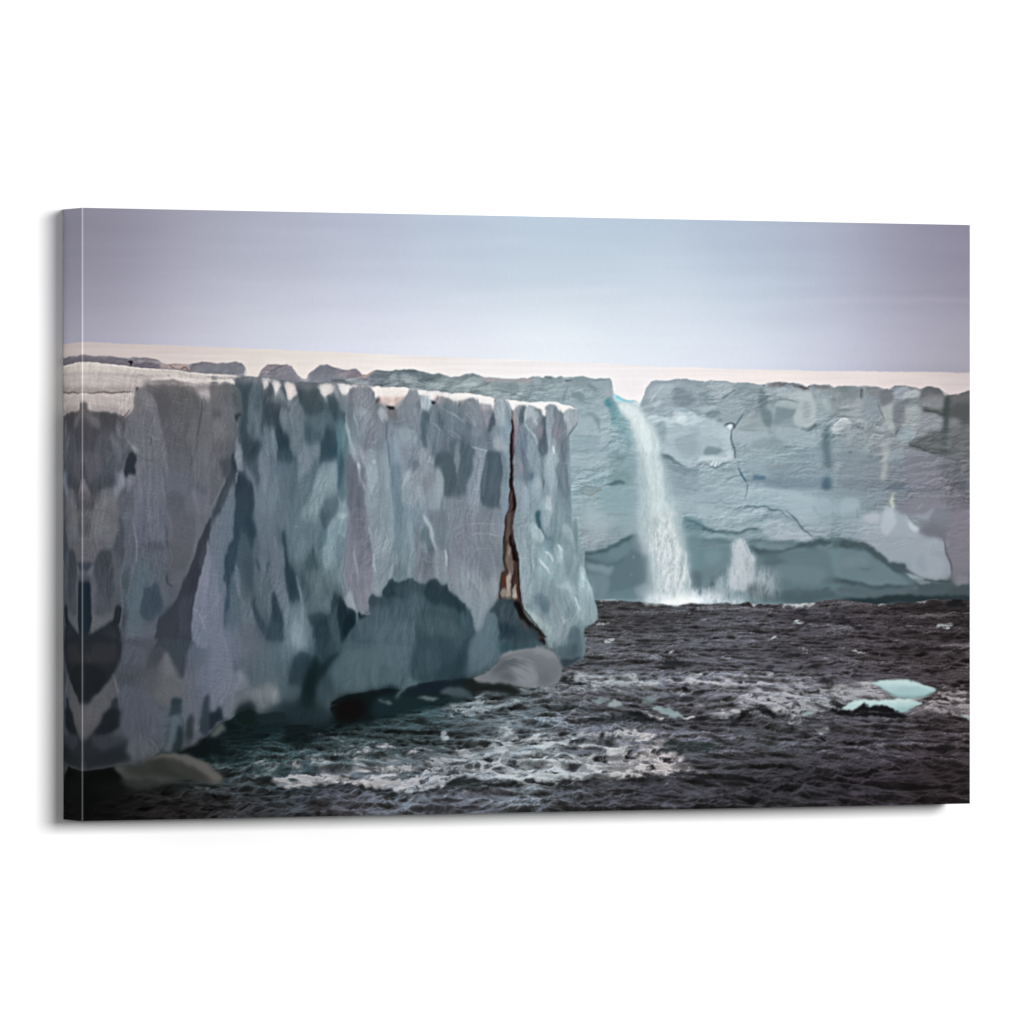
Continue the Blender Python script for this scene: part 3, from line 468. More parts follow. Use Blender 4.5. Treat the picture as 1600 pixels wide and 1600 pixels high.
S((1315, 760, q), [('4a5058',2.6,.7,[870,440,890,560,935,660,940,760]), ('3a4a50',2,.6,[700,790,800,805,920,810]), ('5d6770',2.4,.5,[560,240,600,290,660,330]), ('4c6469',2.4,.6,[170,710,240,705]), ('8f949a',3,.5,[700,140,640,200]), ('6b7480',2.2,.5,[130,180,140,280]), ('3d5256',2,.6,[320,1000,180,990])])
M((1095, 760, q), [('93a8af',5,.6,[0,20,360,20,380,120,240,150,0,150]), ('9cb0b6',5,.6,[400,20,700,20,1000,140,1000,300,900,330,800,240,700,180,560,150,400,120]), ('86a5ab',5,.5,[420,80,640,80,640,130,440,130]), ('9fb2b8',4,.5,[0,160,280,200,560,200,480,280,200,300,0,270]), ('8fa9ae',4,.6,[0,280,300,300,540,320,520,360,300,380,120,360,0,330]), ('a3b4ba',4,.7,[540,330,640,290,760,300,860,360,960,430,940,465,860,475,720,460,600,440,540,400]), ('8296a0',3,.6,[560,230,700,240,820,300,860,370,760,320,640,290,560,280]), ('94a7ae',4,.5,[980,120,1092,120,1092,430,980,420,900,330]), ('6d8f94',3,.6,[960,160,1040,260,1092,270,1010,240]),
 ('3f6067',2,.85,[0,335,60,370,150,380,250,375,330,385,420,370,500,375,440,385,340,400,240,385,150,395,60,385,0,350]), ('80a1a6',4,.7,[0,400,200,395,500,400,560,440,440,440,240,440,60,450]), ('52767d',3,.7,[0,440,120,460,200,450,240,460,160,480,40,470]), ('61868c',5,.7,[0,490,220,480,240,600,180,680,60,800,0,860]), ('679a9c',5,.4,[40,560,160,540,160,640,60,660]), ('46666d',3,.7,[60,820,130,760,200,700,180,760,90,840]), ('587b82',3.5,.85,[430,470,600,455,760,470,900,490,780,520,660,545,560,545,460,530]), ('6e9196',4,.6,[440,490,640,480,760,500,640,530,480,520]), ('3d595e',2.5,.8,[440,530,560,540,680,540,800,510,900,480,1092,460,1092,500,900,520,760,540,680,570,640,620,560,600,460,560]),
 ('52737a',6,.7,[500,580,680,560,860,540,1092,560,1092,930,640,930,560,760,480,700]), ('44626a',4,.6,[540,650,640,620,740,640,640,670,560,680]), ('62868b',6,.5,[660,700,860,660,1060,720,1000,840,740,800]), ('3c555b',5,.6,[640,900,800,880,1092,900,1092,960,640,960]), ('496a70',3,.5,[800,880,850,870,860,930,800,930]), ('364f55',2.5,.6,[1010,900,1050,870,1092,880])])
S((1095, 760, q), [('4f6c74',2.6,.8,[300,215,400,165,500,175,560,175,620,205,700,205]), ('456169',2.8,.85,[700,200,800,270,860,350,910,400,970,435]), ('61777e',2,.5,[40,150,130,140,200,110]), ('8da6ac',3,.4,[190,200,240,190]), ('68828a',1.8,.5,[50,260,120,265]), ('b4c2c6',2,.5,[700,200,780,265]), ('6e8188',2,.4,[740,360,800,390,820,370]), ('587c84',2.4,.6,[390,0,390,60,370,110])])
M((895, 760, q), [('91a7ac',6,.6,[100,180,300,200,400,300,300,400,200,500,120,540,100,400]), ('7f9ba1',6,.6,[260,60,520,20,540,200,420,260,280,220]), ('9cb1b5',5,.5,[140,200,260,260,300,360,200,420,130,340]), ('86a3a9',6,.6,[380,250,540,260,540,390,460,400,380,360]), ('557d84',3,.9,[105,560,200,550,300,520,400,450,480,410,540,395,600,430,640,560,640,660,700,760,720,900,640,960,220,960,200,880,160,780,110,740]), ('3a6067',2.2,.8,[105,560,200,550,310,520,420,435,520,400,460,450,360,520,240,570,110,580]), ('42686e',3,.75,[105,600,200,640,320,660,400,630,440,600,420,660,340,690,200,670,110,640]), ('73949a',4,.75,[120,670,240,680,350,690,330,760,240,740,130,720]), ('5d858b',4,.6,[320,540,460,460,500,540,440,610,320,620]),
 ('4f7279',4,.7,[340,700,430,610,490,560,500,520,560,520,600,640,640,760,600,840,360,900,300,880]), ('6b8c92',5,.6,[500,430,600,420,630,560,560,560,510,520]), ('67898f',5,.6,[160,780,300,780,280,940,220,950]), ('8aa4a9',5,.5,[540,860,680,840,720,940,560,950]), ('5d858c',3,.8,[930,290,1092,290,1092,400,940,400]), ('6f9a9e',4,.6,[950,390,1092,400,1092,420,960,420]), ('588a90',5,.7,[970,450,1092,440,1092,700,1000,680]), ('4a6a72',5,.6,[1000,740,1092,740,1092,860,1010,870])])
S((895, 760, q), [('8a6f6b',1.6,.5,[150,450,140,540]), ('93a8ac',3,.5,[515,590,520,620]), ('93a8ac',3,.5,[500,750,510,760]), ('788e8e',1.8,.5,[60,380,140,385]), ('6d8a8f',2,.4,[260,230,400,240,480,230]), ('3c646c',2,.6,[930,290,1010,300,1060,320,1092,350])])
CLIP[0] = None; SF[:] = [.75, 1.0]
# -- the fall
cf = (N(31, 5, 16, beta=1.9) * .6 + N(32, 2.4, 5, beta=1.6) * .4) * .8
FALL = [410,440,480,450,560,455,600,470,630,530,680,600,720,690,760,770,775,900,800,1000,840,1100,880,1200,900,1320,930,1450,960,1600,980,1750,990,1850,1010,1960,1000,2010,700,2010,690,1850,670,1750,650,1600,600,1400,600,1200,590,1050,600,940,570,860,550,760,530,650,480,560,450,500]
G(4, 'a9bdc1', FALL, 4, .55, sx=11)
G(4, 'abbfc3', FALL, 3, .85, sx=4)
G(4, 'cbdadb', [425,450,520,455,590,470,630,550,690,640,740,760,760,900,770,1040,800,1200,840,1350,700,1350,660,1200,650,1050,640,930,600,820,560,740,540,640,490,560], 2.2, .85, sx=3)
G(4, 'dfebea', [440,465,550,470,610,530,650,620,680,700,700,830,650,830,600,720,540,600,480,520], 2.5, .65)
G(4, 'b2c2c4', [600,860,660,900,680,1100,700,1350,720,1600,600,1600,600,1200], 4, .5)
G(9, 'c3cfd0', [660,200,700,0,860,0,900,120,940,250,960,380,990,520,1000,650,1000,700,740,700,720,560,690,400], 3, .6, tex=.8 + cf * .22)
G(9, 'dbe2e0', [700,240,760,60,860,100,920,260,950,420,950,560,960,690,760,690,750,520,720,380], 3, .75, tex=.7 + cf * .33)
G(9, '8ba5a8', [870,60,900,60,950,220,980,380,960,420,920,300], 2, .45, tex=.5 + cf)
L(9, '9cb1b3', [905,540,930,440,940,380,945,340], 3, .5); L(9, 'e6ebe8', [940,560,945,480,960,380,950,300], 3, .6); L(9, 'dde5e3', [985,600,985,520,960,440], 2.4, .6); L(9, 'a9b6b0', [905,560,915,490], 3, .5)
FB = full_mask(4, FALL, 3); IMG += (cf * .022 * FB)[..., None]
G(9, '9cb0b3', [640,600,700,440,720,560,720,690,640,690], 6, .4)
G(9, 'b7c8ca', [560,690,700,600,900,600,1010,610,1060,590,1120,560,1200,500,1290,440,1350,420,1500,480,1620,470,1620,620,1500,620,1400,600,1350,650,1620,670,1620,700,560,700], 8, .35, tex=.8 + cf * .4)
G(9, 'dfe8e7', [620,700,720,640,900,630,1000,600,1100,600,1200,620,1260,650,1240,690,1400,690,1420,720,1200,730,900,730,700,710], 5, .8, tex=.85 + cf * .25)
G(9, 'f1f6f4', [740,705,850,670,1000,655,1100,675,1060,712,900,722], 3.5, .85)
G(9, 'c3cccb', [1290,520,1310,340,1320,250,1350,215,1400,212,1430,240,1450,300,1490,360,1500,420,1480,520,1450,600,1380,620,1300,590], 3, .85, tex=.85 + cf * .2)
G(9, 'd5dad7', [1330,330,1350,230,1410,225,1420,330,1400,480,1340,560,1310,520], 4, .6, tex=.75 + cf * .3)
L(9, '8e9d9b', [1400,300,1420,380,1440,480], 3, .5); L(9, 'd9dfdd', [1430,250,1465,330,1490,400], 2.5, .6)
G(9, 'aab8ba', [1120,600,1200,520,1290,430,1320,300,1350,240,1400,225,1450,270,1500,360,1560,470,1660,560,1700,640,1500,660,1300,660], 7, .5, tex=.85 + cf * .25)
G(9, '9fb0b2', [1480,480,1560,430,1640,440,1700,500,1680,560,1560,580], 6, .4, tex=.75 + cf * .3)
G(9, '425b60', [1420,590,1480,560,1540,600,1480,640], 5, .5)
def calm(k, sat, s=22):
    """even out the hue of a region the way the photographic print does"""
    l = IMG.mean(2, keepdims=True); c = IMG - l; cb = blur(c, s)
    return l + (c * (1 - k) + cb * k) * sat
fu = sstep(790, 850, YY); m = (FAR * (1 - FB * .7))[..., None]
IMG += (blur(FARREL, .5) * FAR * sstep(880, 820, YY) * (1 - FB) * .8)[..., None]
IMG[:] = IMG * (1 - m) + (calm(.25, .88) * np.array([1.085, 1.07, 1.085]) * (1 - fu[..., None]) + calm(.3, .62) * fu[..., None] * np.array([1.04, 1.03, 1.06])) * m
# ---- sea
SF[:] = [1, 1]
# a choppy height field seen in perspective (nearest rows hide farther ones), as the lens saw it
HZ, FL, HC_ = 742.0, 3000.0, 12.0
def sea_buffers():
    NR = 2300; z0, z1 = FL * HC_ / (1330 - HZ), FL * HC_ / (938 - HZ)
    yb = np.linspace(1330, 938, NR).astype(np.float32); Z = (FL * HC_ / (yb - HZ))[:, None]
    X = (XX[:1] - 820) * Z / FL; Zg = Z + X * 0
    wx = X + N(71, 2.6, 2.6, X, Zg, beta=2.3) * .25; wz = Zg + X * .22 + N(72, 2.6, 2.6, X, Zg, beta=2.3) * .25
    def rid(n): return 1 - np.sqrt(n * n + .02)
    h = .23 * np.clip(rid(N(73, 1.9, 1.8, wx, wz, beta=2.6)), 0, 1) ** 1.8 + .075 * rid(N(74, .75, .85, wx, wz, beta=2.5)) + .026 * rid(N(75, .27, .34, wx, wz, beta=2.2)) + .10 * N(77, 4, 5, X, Zg, beta=2.6)
    dz = np.gradient(h, axis=0) / np.gradient(Zg, axis=0); dx = np.gradient(h, axis=1) / np.gradient(X, axis=1)
    ys = HZ + FL * (HC_ - h) / Z
    S = 2; yi = np.floor((ys - AY0) * S).astype(np.int32); top = np.full(AW, AH * S, np.int32); idx = np.full((AH * S, AW), -1, np.int32); cols = np.arange(AW)
    for r in range(NR):
        y = yi[r]
        for k in range(8):
            t = top - 1 - k; m = (t >= y) & (t >= 0)
            if not m.any(): break
            idx[t[m], cols[m]] = r
        top = np.minimum(top, np.maximum(y, 0))
    ok = idx >= 0; ii = np.where(ok, idx, 0); cc = np.broadcast_to(cols, ii.shape)
    g = lambda a: a[ii, cc]
    dz = blur(dz, .6, 1.2)
    return ok, g(wx), g(wz), g(h), g(dz), g(dx), np.broadcast_to(yb[:, None], Zg.shape)[ii, cc]
OK_, SU, SV, HH, DZ, DX, YB = sea_buffers()
down = lambda a: (a[0::2] + a[1::2]) * .5
SS = 1 + np.clip(YY - 935, 0, 400) / 330 * 1.25
SEAP = [(900,950)] + pts_of(9, [200,690,300,688,330,680,420,690,500,698,580,702,680,715,720,712,780,718,860,735,930,725,980,712,1040,720,1100,720,1200,716,1280,708,1330,722,1400,722,1430,705,1480,716,1600,722]) + \
  pts_of(10, [60,722,200,718,320,706,380,700,440,695,500,690,560,682,640,694,700,692,780,700,860,712,940,716,1050,712,1140,704,1200,700,1240,682,1300,676,1340,690,1420,672,1470,664,1520,690,1600,680]) + [(1530,1300),(90,1300),(90,1100),(300,1100),(400,1060),(600,1000),(900,980)]
SEA = full_mask(0, SEAP, .8, .5) * np.maximum(down(OK_.astype(np.float32)), (YY > 990))
sb = field([(950,960,'4c4a50'),(950,1000,'4e4b51'),(1100,970,'46444a'),(1250,960,'3f3b40'),(1400,960,'3b3539'),(1500,960,'332d30'),(1100,1020,'4f4c54'),(1250,1010,'443f45'),(1400,1010,'3e373c'),(1500,1010,'352e31'),
 (960,1060,'55545c'),(1150,1060,'55525b'),(1300,1050,'49434b'),(1450,1050,'40373b'),(800,1090,'4f545b'),(700,1110,'363f44'),(500,1110,'131d20'),(560,1090,'0c1012'),(620,1080,'17262a'),(420,1130,'17262a'),(350,1150,'141f22'),(250,1190,'1a1f1f'),
 (150,1200,'090909'),(150,1270,'0d0c0c'),(250,1260,'231e1f'),(380,1260,'312c30'),(380,1200,'2e3436'),(450,1190,'39424a'),(600,1150,'434b50'),(750,1150,'4c5057'),(950,1120,'504f57'),(1100,1120,'4a474e'),(600,1200,'5a5d66'),(800,1190,'62666d'),
 (550,1260,'3e3a41'),(750,1260,'3f3d44'),(900,1250,'37363b'),(1050,1250,'37343b'),(1200,1230,'343137'),(1350,1220,'352f36'),(1480,1230,'2b2427'),(1200,1170,'39373c'),(1350,1160,'38333a'),(1480,1160,'312a2e'),(1100,1180,'3f3d44'),(1380,1100,'57525a'),(1500,1100,'4a4145'),(1250,1090,'5c5b62')], 45)
fres = 1 / (1 + np.exp(np.clip(DZ * 4.2 - .15, -12, 12)))          # faces turned to us are dark, backs mirror the sky
tone = down(np.clip(.50 + fres * 1.05 + DX * .12 + (HH - .12) * .35, .1, 2.0))
tone = blur(tone, .55, .45); tone = tone / blur(tone, 30, 14); tone = 1 + (tone - 1) * 1.3 + .5 * (blur(tone, 4, 2) - 1)
sh = (tone - .95) * 2; h2 = sh
sb = sb * np.array([.975, 1.01, .985], np.float32) * 1.03
sb = sb * (1 + (sstep(760, 420, XX) * sstep(1240, 1160, YY))[..., None] * np.array([-.10, .04, .02], np.float32))
sw = N(58, 7, 7, SU, SV, beta=2.4); tone = tone * (1 + .10 * down(np.clip(sw, -1.6, 1.6)))
glint = sstep(.55, 1.1, down(np.clip((HH - .15) * 5, -1, 1.4)) + .5 * down(N(59, .16, .2, SU, SV, beta=1.3))) * .16
sc = (sb + glint[..., None] * .5) * tone[..., None] * (1 + (tone[..., None] - 1) * np.array([-.05, 0, .05], np.float32))
IMG[:] = IMG * (1 - SEA[..., None]) + sc * SEA[..., None]
CLIP[0] = SEA
foamn = N(51, 1.1, 1.2, SU + N(53, 1.2, 1.8, SU, SV, beta=2.2) * .5, SV + N(54, 1.2, 1.8, SU, SV, beta=2.2) * .8, beta=1.9)
foamr = 1 - np.abs(N(52, .9, .8, SU + N(57, 1.0, 1.2, SU, SV, beta=2.2) * .25, SV, beta=2.0)) * 1.4; foamf = N(55, .1, .13, SU, SV, beta=1.4)
crest = down(np.clip((HH - .16) * 5, -1, 1.2)); foamt = blur(down(foamn * .17 + foamr * .24 + foamf * .08), .5)
FM = np.zeros((AH, AW), np.float32)
def F(t, p, d=1.0, soft=5, sx=None):
    P = smooth(pts_of(t, p)); r = mask_poly(P, soft, 1.5, sx)
    if r: FM[r[0]] = np.maximum(FM[r[0]], r[1] * d)
# streaky foam fields (density 0..1)
F(12, [0,600,300,560,700,600,1100,560,1400,420,1600,380,1600,800,1100,770,500,800,0,770], .42, 14)
F(13, [0,60,400,40,900,60,1300,40,1600,60,1600,340,1300,300,900,260,400,240,0,200], .34, 14)
F(13, [0,470,500,470,1000,460,1150,560,1180,740,700,800,0,830], .50, 9)
F(14, [0,60,300,60,700,120,1200,120,1600,170,1600,350,900,230,600,330,0,340], .45, 10)
F(9, [200,1180,600,1220,1000,1220,1600,1220,1600,1500,900,1400,200,1400], .30, 14)
F(12, [0,770,80,745,200,740,330,760,460,800,600,810,780,790,960,775,1160,765,1080,830,950,855,800,868,700,865,600,845,500,845,380,835,200,840,0,850], 1.0, 1.6)
F(12, [300,690,600,700,760,670,940,650,1130,600,1250,560,1400,520,1600,485,1600,760,1500,800,1340,800,1250,770,1100,770,900,760,600,790,400,770], .62, 6)
F(12, [1130,640,1240,560,1330,580,1500,560,1600,520,1600,600,1350,640,1230,690,1180,720], .85, 4)
F(12, [450,500,560,510,720,550,820,570,940,560,1000,570,900,600,720,600,600,560], .6, 3)
F(12, [0,630,120,640,240,650,120,600,230,610,200,670,0,660], .6, 3); F(12, [80,470,300,480,450,490,300,510,120,500], .45, 3); F(12, [400,560,520,560,560,600,480,620], .5, 3)
F(12, [1040,480,1080,470,1110,540,1060,540], .7, 2.5); F(12, [560,700,700,700,840,670,900,690,700,740,560,740], .6, 4)
F(12, [1150,240,1300,225,1420,245,1500,260,1350,310,1280,335,1150,340,1060,300], .72, 4); F(12, [1340,300,1480,265,1600,225,1600,245,1480,290,1360,330], .95, 2)
F(12, [1150,360,1400,350,1600,330,1600,400,1400,380,1200,400], .4, 5)
F(12, [620,240,720,230,900,230,1040,225,1060,240,900,250,720,265], .85, 1.6)
F(13, [0,480,100,500,300,510,460,510,420,560,200,580,0,580], .75, 4); F(13, [0,620,200,640,460,620,560,600,700,570,880,580,1000,600,1110,650,1160,730,1000,760,860,770,700,800,500,790,330,780,200,820,100,830,0,800], .78, 5)
F(13, [80,780,170,750,330,770,420,780,360,810,220,830,110,825], 1.0, 2.5); F(13, [900,560,1000,580,1080,640,1110,660,1180,730,1020,750,960,690,880,620], .95, 4); F(13, [560,680,700,690,830,770,860,790,720,800,600,740], .9, 4)
F(13, [620,470,740,460,900,455,1000,465,960,490,820,490,640,492], .85, 2); F(13, [1080,680,1250,700,1400,750,1280,750,1150,720], .5, 3)
F(13, [400,40,800,60,1100,90,1300,60,1500,90,1600,110,1600,145,1450,150,1150,140,900,180,600,150,430,120], .62, 6); F(13, [1350,100,1480,110,1600,118,1600,148,1480,148,1400,120], 1.0, 1.6)
F(13, [1170,100,1250,60,1340,55,1330,75,1250,100], .8, 1.6); F(13, [380,60,500,60,620,80,800,70,820,100,560,110], .5, 5)
F(13, [1400,320,1500,310,1600,310,1600,355,1500,365,1380,360], .9, 2.5); F(13, [830,310,960,330,1010,345,1100,370,1000,370,900,330], .8, 2.5); F(13, [250,240,450,260,560,260,700,290,560,280,300,280], .5, 4); F(13, [1150,370,1200,360,1260,355,1230,378], .9, 1.5)
F(14, [0,60,100,60,220,50,250,65,100,80,0,90], .6, 3); F(14, [0,110,50,130,0,150], 1, 1.6)
F(14, [0,230,120,180,350,180,600,170,640,130,760,120,900,120,960,150,1000,200,1060,220,900,240,760,235,700,290,560,330,380,340,150,300,60,300,0,330], .68, 5)
F(14, [180,200,250,185,340,180,320,205,220,210], .95, 1.4); F(14, [600,150,700,125,800,130,760,160,640,180], .8, 2.5); F(14, [1100,330,1250,300,1300,220,1400,180,1560,170,1600,180,1600,360,1400,360,1200,350], .55, 6)
F(14, [300,400,380,340,420,400,340,412], .8, 2); F(14, [510,470,600,440,640,470,560,490], .7, 2); F(14, [280,510,420,490,440,500,340,515], .6, 2)
F(14, [1320,200,1500,170,1570,160,1540,200,1400,230], .7, 2.5)
F(9, [300,1010,360,1000,410,1010,360,1035], .95, 1.5); F(9, [450,980,500,960,540,960,480,990], .8, 1.5); F(9, [230,870,360,865,360,878,250,880], .9, 1); F(9, [800,1105,860,1080,880,1085,830,1110], 1, 1)
F(9, [990,840,1120,845,1110,855,1000,850], .8, 1); F(9, [1240,1140,1310,1138,1320,1150,1250,1152], .8, 1); F(9, [960,810,990,806,985,825], 1, .8); F(9, [1360,1075,1420,1075,1410,1090], .7, 1); F(9, [250,1120,310,1118,300,1130], .7, 1); F(9, [540,745,580,745,560,752], .6, 1)
F(9, [300,680,400,680,440,690,330,692], .9, 1); F(9, [1400,705,1440,680,1540,690,1550,712,1480,712,1440,705], 1, 1.2)
F(10, [0,680,200,672,380,695,280,715,100,722,0,725], 1, 1.6); F(10, [465,675,500,650,550,640,560,665,500,672], 1, 1.2); F(10, [850,700,920,705,930,715,870,715], 1, .9); F(10, [1150,700,1200,685,1240,690,1190,705], .9, 1); F(10, [1320,680,1380,680,1400,690], .8, 1); F(10, [700,690,800,688,790,696], .8, .8)
F(10, [180,850,230,845,290,850,240,880,190,875], 1, 1.2); F(10, [1310,890,1380,875,1450,880,1440,890,1350,900], 1, 1); F(10, [260,1050,300,1060,325,1090,290,1088], 1, 1); F(10, [470,945,520,950,500,962], .9, 1); F(10, [500,1065,640,1075,760,1075,740,1088,600,1080], 1, .9)
F(10, [0,985,60,980,70,995,0,1000], .9, 1); F(10, [0,1250,80,1250,70,1270,0,1275], .8, 1.2); F(10, [460,800,510,795,500,808], .8, .9); F(10, [860,1110,890,1110,880,1120], .9, .8); F(10, [930,755,990,755,980,768], .7, .9)
F(11, [980,660,1150,690,1300,640,1600,610,1600,700,1400,780,1200,790,1080,760], .38, 8); F(11, [1440,820,1520,780,1600,770,1600,850,1540,845], .9, 2.5); F(11, [1050,560,1160,600,1170,610,1100,590], .5, 2); F(11, [1430,410,1540,440,1580,440,1480,430], .6, 1.6)
F(11, [900,840,1080,835,1080,850,920,856], .7, 1.5)
FM = blur(FM, 1.2)
th = foamt + crest * .12 - .12
st_ = sstep(-.25, .42, foamt); FE = np.clip(FM * (1 + .5 * down(N(56, .5, .8, SU, SV, beta=1.8))), 0, 1)
fo = np.clip(sstep(.12, .85, FE) * (.32 + .68 * st_) * (.62 + .38 * FM) * 1.9, 0, 1)
fcol = field([(150,1230,'6a6a6a'),(330,1200,'8c8c8e'),(480,1220,'b5afb0'),(600,1220,'c9c3c4'),(700,1180,'a9a8ae'),(800,1220,'c3c3c2'),(880,1200,'b9bfc0'),(1000,1190,'cfc8c6'),(1050,1210,'d2c4c0'),(720,1100,'8b979b'),(950,1070,'a3a9ac'),(1150,1070,'b5b0b4'),(1300,1090,'9b9c9f'),(1450,1100,'a59a9a'),(1200,945,'c9d2d2'),(1000,945,'c9d2d2'),(1450,945,'a8a8aa'),(1300,1000,'b0aaaa'),(950,1000,'a9a9a8')], 60)
fcol = fcol * np.array([.975, 1.0, 1.015], np.float32) * 1.04 * (1 + np.clip(sh, -1.5, 1)[..., None] * .10)
m = (fo * .88 * SEA)[..., None]; IMG[:] = IMG * (1 - m) + fcol * m
# -- dark wave faces and crests
def wave(t, p, c='17181a', a=.8, soft=1.6, body=None):
    G(t, c, p, soft, min(a * 1.1, 1), 2.2, tex=.95 - sh * .4)
    
for t, p, c, a in (
 (12, [0,860,180,842,340,838,480,846,580,840,640,850,740,872,860,860,1000,850,1060,825,1150,795,1240,775,1300,790,1400,812,1500,822,1600,808,1600,840,1480,850,1340,835,1250,830,1150,850,1050,870,900,885,700,895,560,870,400,865,200,870,0,885], '1d2021', .75),
 (12, [1120,830,1180,790,1250,775,1310,795,1360,830,1300,860,1200,860], '26302f', .5),
 (13, [0,805,80,812,180,830,300,820,420,795,520,785,640,805,760,790,860,780,950,770,1050,750,1160,735,1260,745,1400,760,1520,780,1600,790,1600,850,1450,820,1300,790,1150,770,1000,800,860,830,700,820,520,810,350,840,200,860,0,840], '1c1d1e', .7),
 (13, [240,320,330,285,430,265,520,285,600,320,520,325,430,300,330,315], '2b3236', .7), (13, [500,390,560,345,640,340,760,350,860,320,940,345,1050,380,1160,385,1250,370,1320,350,1450,358,1600,345,1600,385,1450,385,1300,380,1150,400,950,390,800,400,650,415,520,410], '1d2022', .75),
 (13, [740,350,820,330,890,320,960,350,1020,380,900,370,800,372], '16181a', .7), (13, [120,420,160,390,230,405,320,425,240,440,140,440], '272d30', .7), (13, [590,480,620,465,640,485,620,495], '15191b', .8),
 (13, [380,560,480,510,640,490,760,495,700,520,520,540,430,575], '2d3136', .55), (13, [1020,550,1100,505,1250,515,1370,545,1440,580,1380,600,1200,600,1080,590], '26302f', .8), (13, [1400,505,1480,520,1560,560,1500,565,1420,530], '202426', .6),
 (13, [1080,235,1180,205,1300,195,1420,205,1520,225,1400,225,1200,235], '2d2f33', .55), (13, [1130,170,1160,150,1180,170,1160,185], '26282c', .7), (13, [300,110,340,95,420,115,380,130,310,125], '2b2c30', .8), (13, [80,660,120,650,140,665,100,678], '3f4a50', .7), (13, [20,740,90,725,140,735,60,755], '4d545b', .6),
 (14, [0,350,60,310,130,288,180,300,230,335,180,345,130,320,70,345,10,380], '141517', .85), (14, [600,330,700,305,780,300,830,270,860,290,920,290,950,270,1010,295,1100,340,1180,350,1080,355,980,330,880,310,760,320,680,330], '15161a', .85),
 (14, [830,290,820,262,850,262,860,285], '121315', .9), (14, [595,250,620,228,680,245,720,270,680,295,620,280], '262728', .8), (14, [550,115,570,85,600,100,640,125,600,130], '252428', .8), (14, [1150,350,1350,355,1500,352,1600,375,1600,390,1400,370,1200,365], '1c1a1c', .6),
 (14, [300,430,370,420,360,445,310,448], '151618', .8), (14, [620,420,700,430,720,460,650,450], '1d1d1f', .6), (14, [880,530,960,500,1040,505,1100,535,1040,535,960,520], '1d1c1f', .6), (14, [440,740,520,735,600,750,500,752], '1d1c1f', .6), (14, [520,800,600,775,680,790,640,805], '1e1f20', .6), (14, [480,880,640,885,800,860,900,870,1050,885,1000,895,820,885,640,905,500,900], '17171a', .7),
 (14, [0,890,120,880,240,910,200,925,60,905], '1b1a1c', .6), (14, [1200,860,1320,850,1400,840,1500,820,1600,800,1600,850,1480,860,1300,875], '191618', .6), (14, [860,900,1050,930,1200,935,1100,945,900,925], '151417', .6), (14, [1280,560,1400,545,1500,560,1400,580], '1b191c', .6), (14, [1490,605,1600,580,1600,615,1520,620], '151314', .6),
 (9, [780,1180,810,1140,850,1125,900,1145,960,1180,1040,1190,960,1205,860,1200], '23272a', .85), (9, [950,810,980,770,1010,765,1020,800,990,800], '1d1b1e', .85), (9, [1420,740,1430,712,1460,710,1490,730,1480,750], '222024', .8), (9, [1200,1085,1240,1060,1300,1062,1380,1085,1320,1095], '222226', .75), (9, [560,840,610,815,640,840,700,835,640,860,570,865], '34363a', .6), (9, [760,900,850,850,900,870,860,920,800,915], '33363a', .5),
 (9, [600,1040,680,1010,750,1000,780,1020,720,1045,600,1060], '33373c', .6), (9, [0,1330,60,1315,90,1340,20,1350], '222226', .8), (9, [1480,890,1540,880,1580,900,1500,905], '262428', .7), (9, [180,1180,260,1160,330,1170,400,1200,300,1205], '33373b', .6), (9, [1150,860,1300,862,1320,875,1180,872], '2c2b2f', .6), (9, [800,1470,860,1440,960,1440,1040,1450,900,1475], '2e2f33', .6), (9, [870,1395,900,1370,930,1390,900,1410], '26262a', .7),
 (10, [130,780,160,750,230,740,300,770,310,800,220,800], '24242a', .75), (10, [200,905,250,870,310,875,350,910,280,915], '232327', .8), (10, [540,890,600,865,650,845,700,870,780,890,720,900,650,905,580,905], '1c1b1f', .85), (10, [600,820,620,800,630,825,610,838], '1c1b1f', .7),
 (10, [980,860,1030,840,1110,845,1080,860,1020,865], '232024', .7), (10, [890,985,940,960,1000,970,1040,985,960,990], '201d20', .75), (10, [1340,980,1400,945,1470,965,1440,995,1370,1000], '1f1b1c', .7), (10, [1050,1070,1120,1035,1260,1035,1360,1060,1280,1085,1120,1085], '1d1a1c', .7), (10, [1420,1085,1480,1060,1550,1075,1500,1095], '1a1718', .7), (10, [40,1110,120,1085,250,1110,180,1135,60,1135], '2a2a2e', .65),
 (10, [1000,1140,1030,1125,1060,1135,1030,1150], '1d1a1c', .8), (10, [420,1330,430,1295,480,1320,500,1340], '252429', .85), (10, [1250,1250,1300,1235,1350,1245,1300,1255], '1c191b', .7), (10, [780,1245,850,1240,860,1255,800,1258], '26242a', .6), (10, [920,915,1010,915,1130,910,1060,925,960,928], '211f23', .6), (10, [1440,890,1500,860,1600,850,1600,870,1500,885], '1a1819', .7), (10, [0,1230,30,1205,80,1225,40,1240], '2a2b31', .7), (10, [1360,735,1400,690,1450,680,1530,700,1540,740,1440,750], '17191a', .8), (10, [780,770,840,755,900,770,840,780], '232126', .7), (10, [1220,740,1290,700,1330,720,1300,750], '1f1d20', .6), (10, [500,790,530,760,570,775,560,790], '232226', .6),
): wave(t, p, c, a)
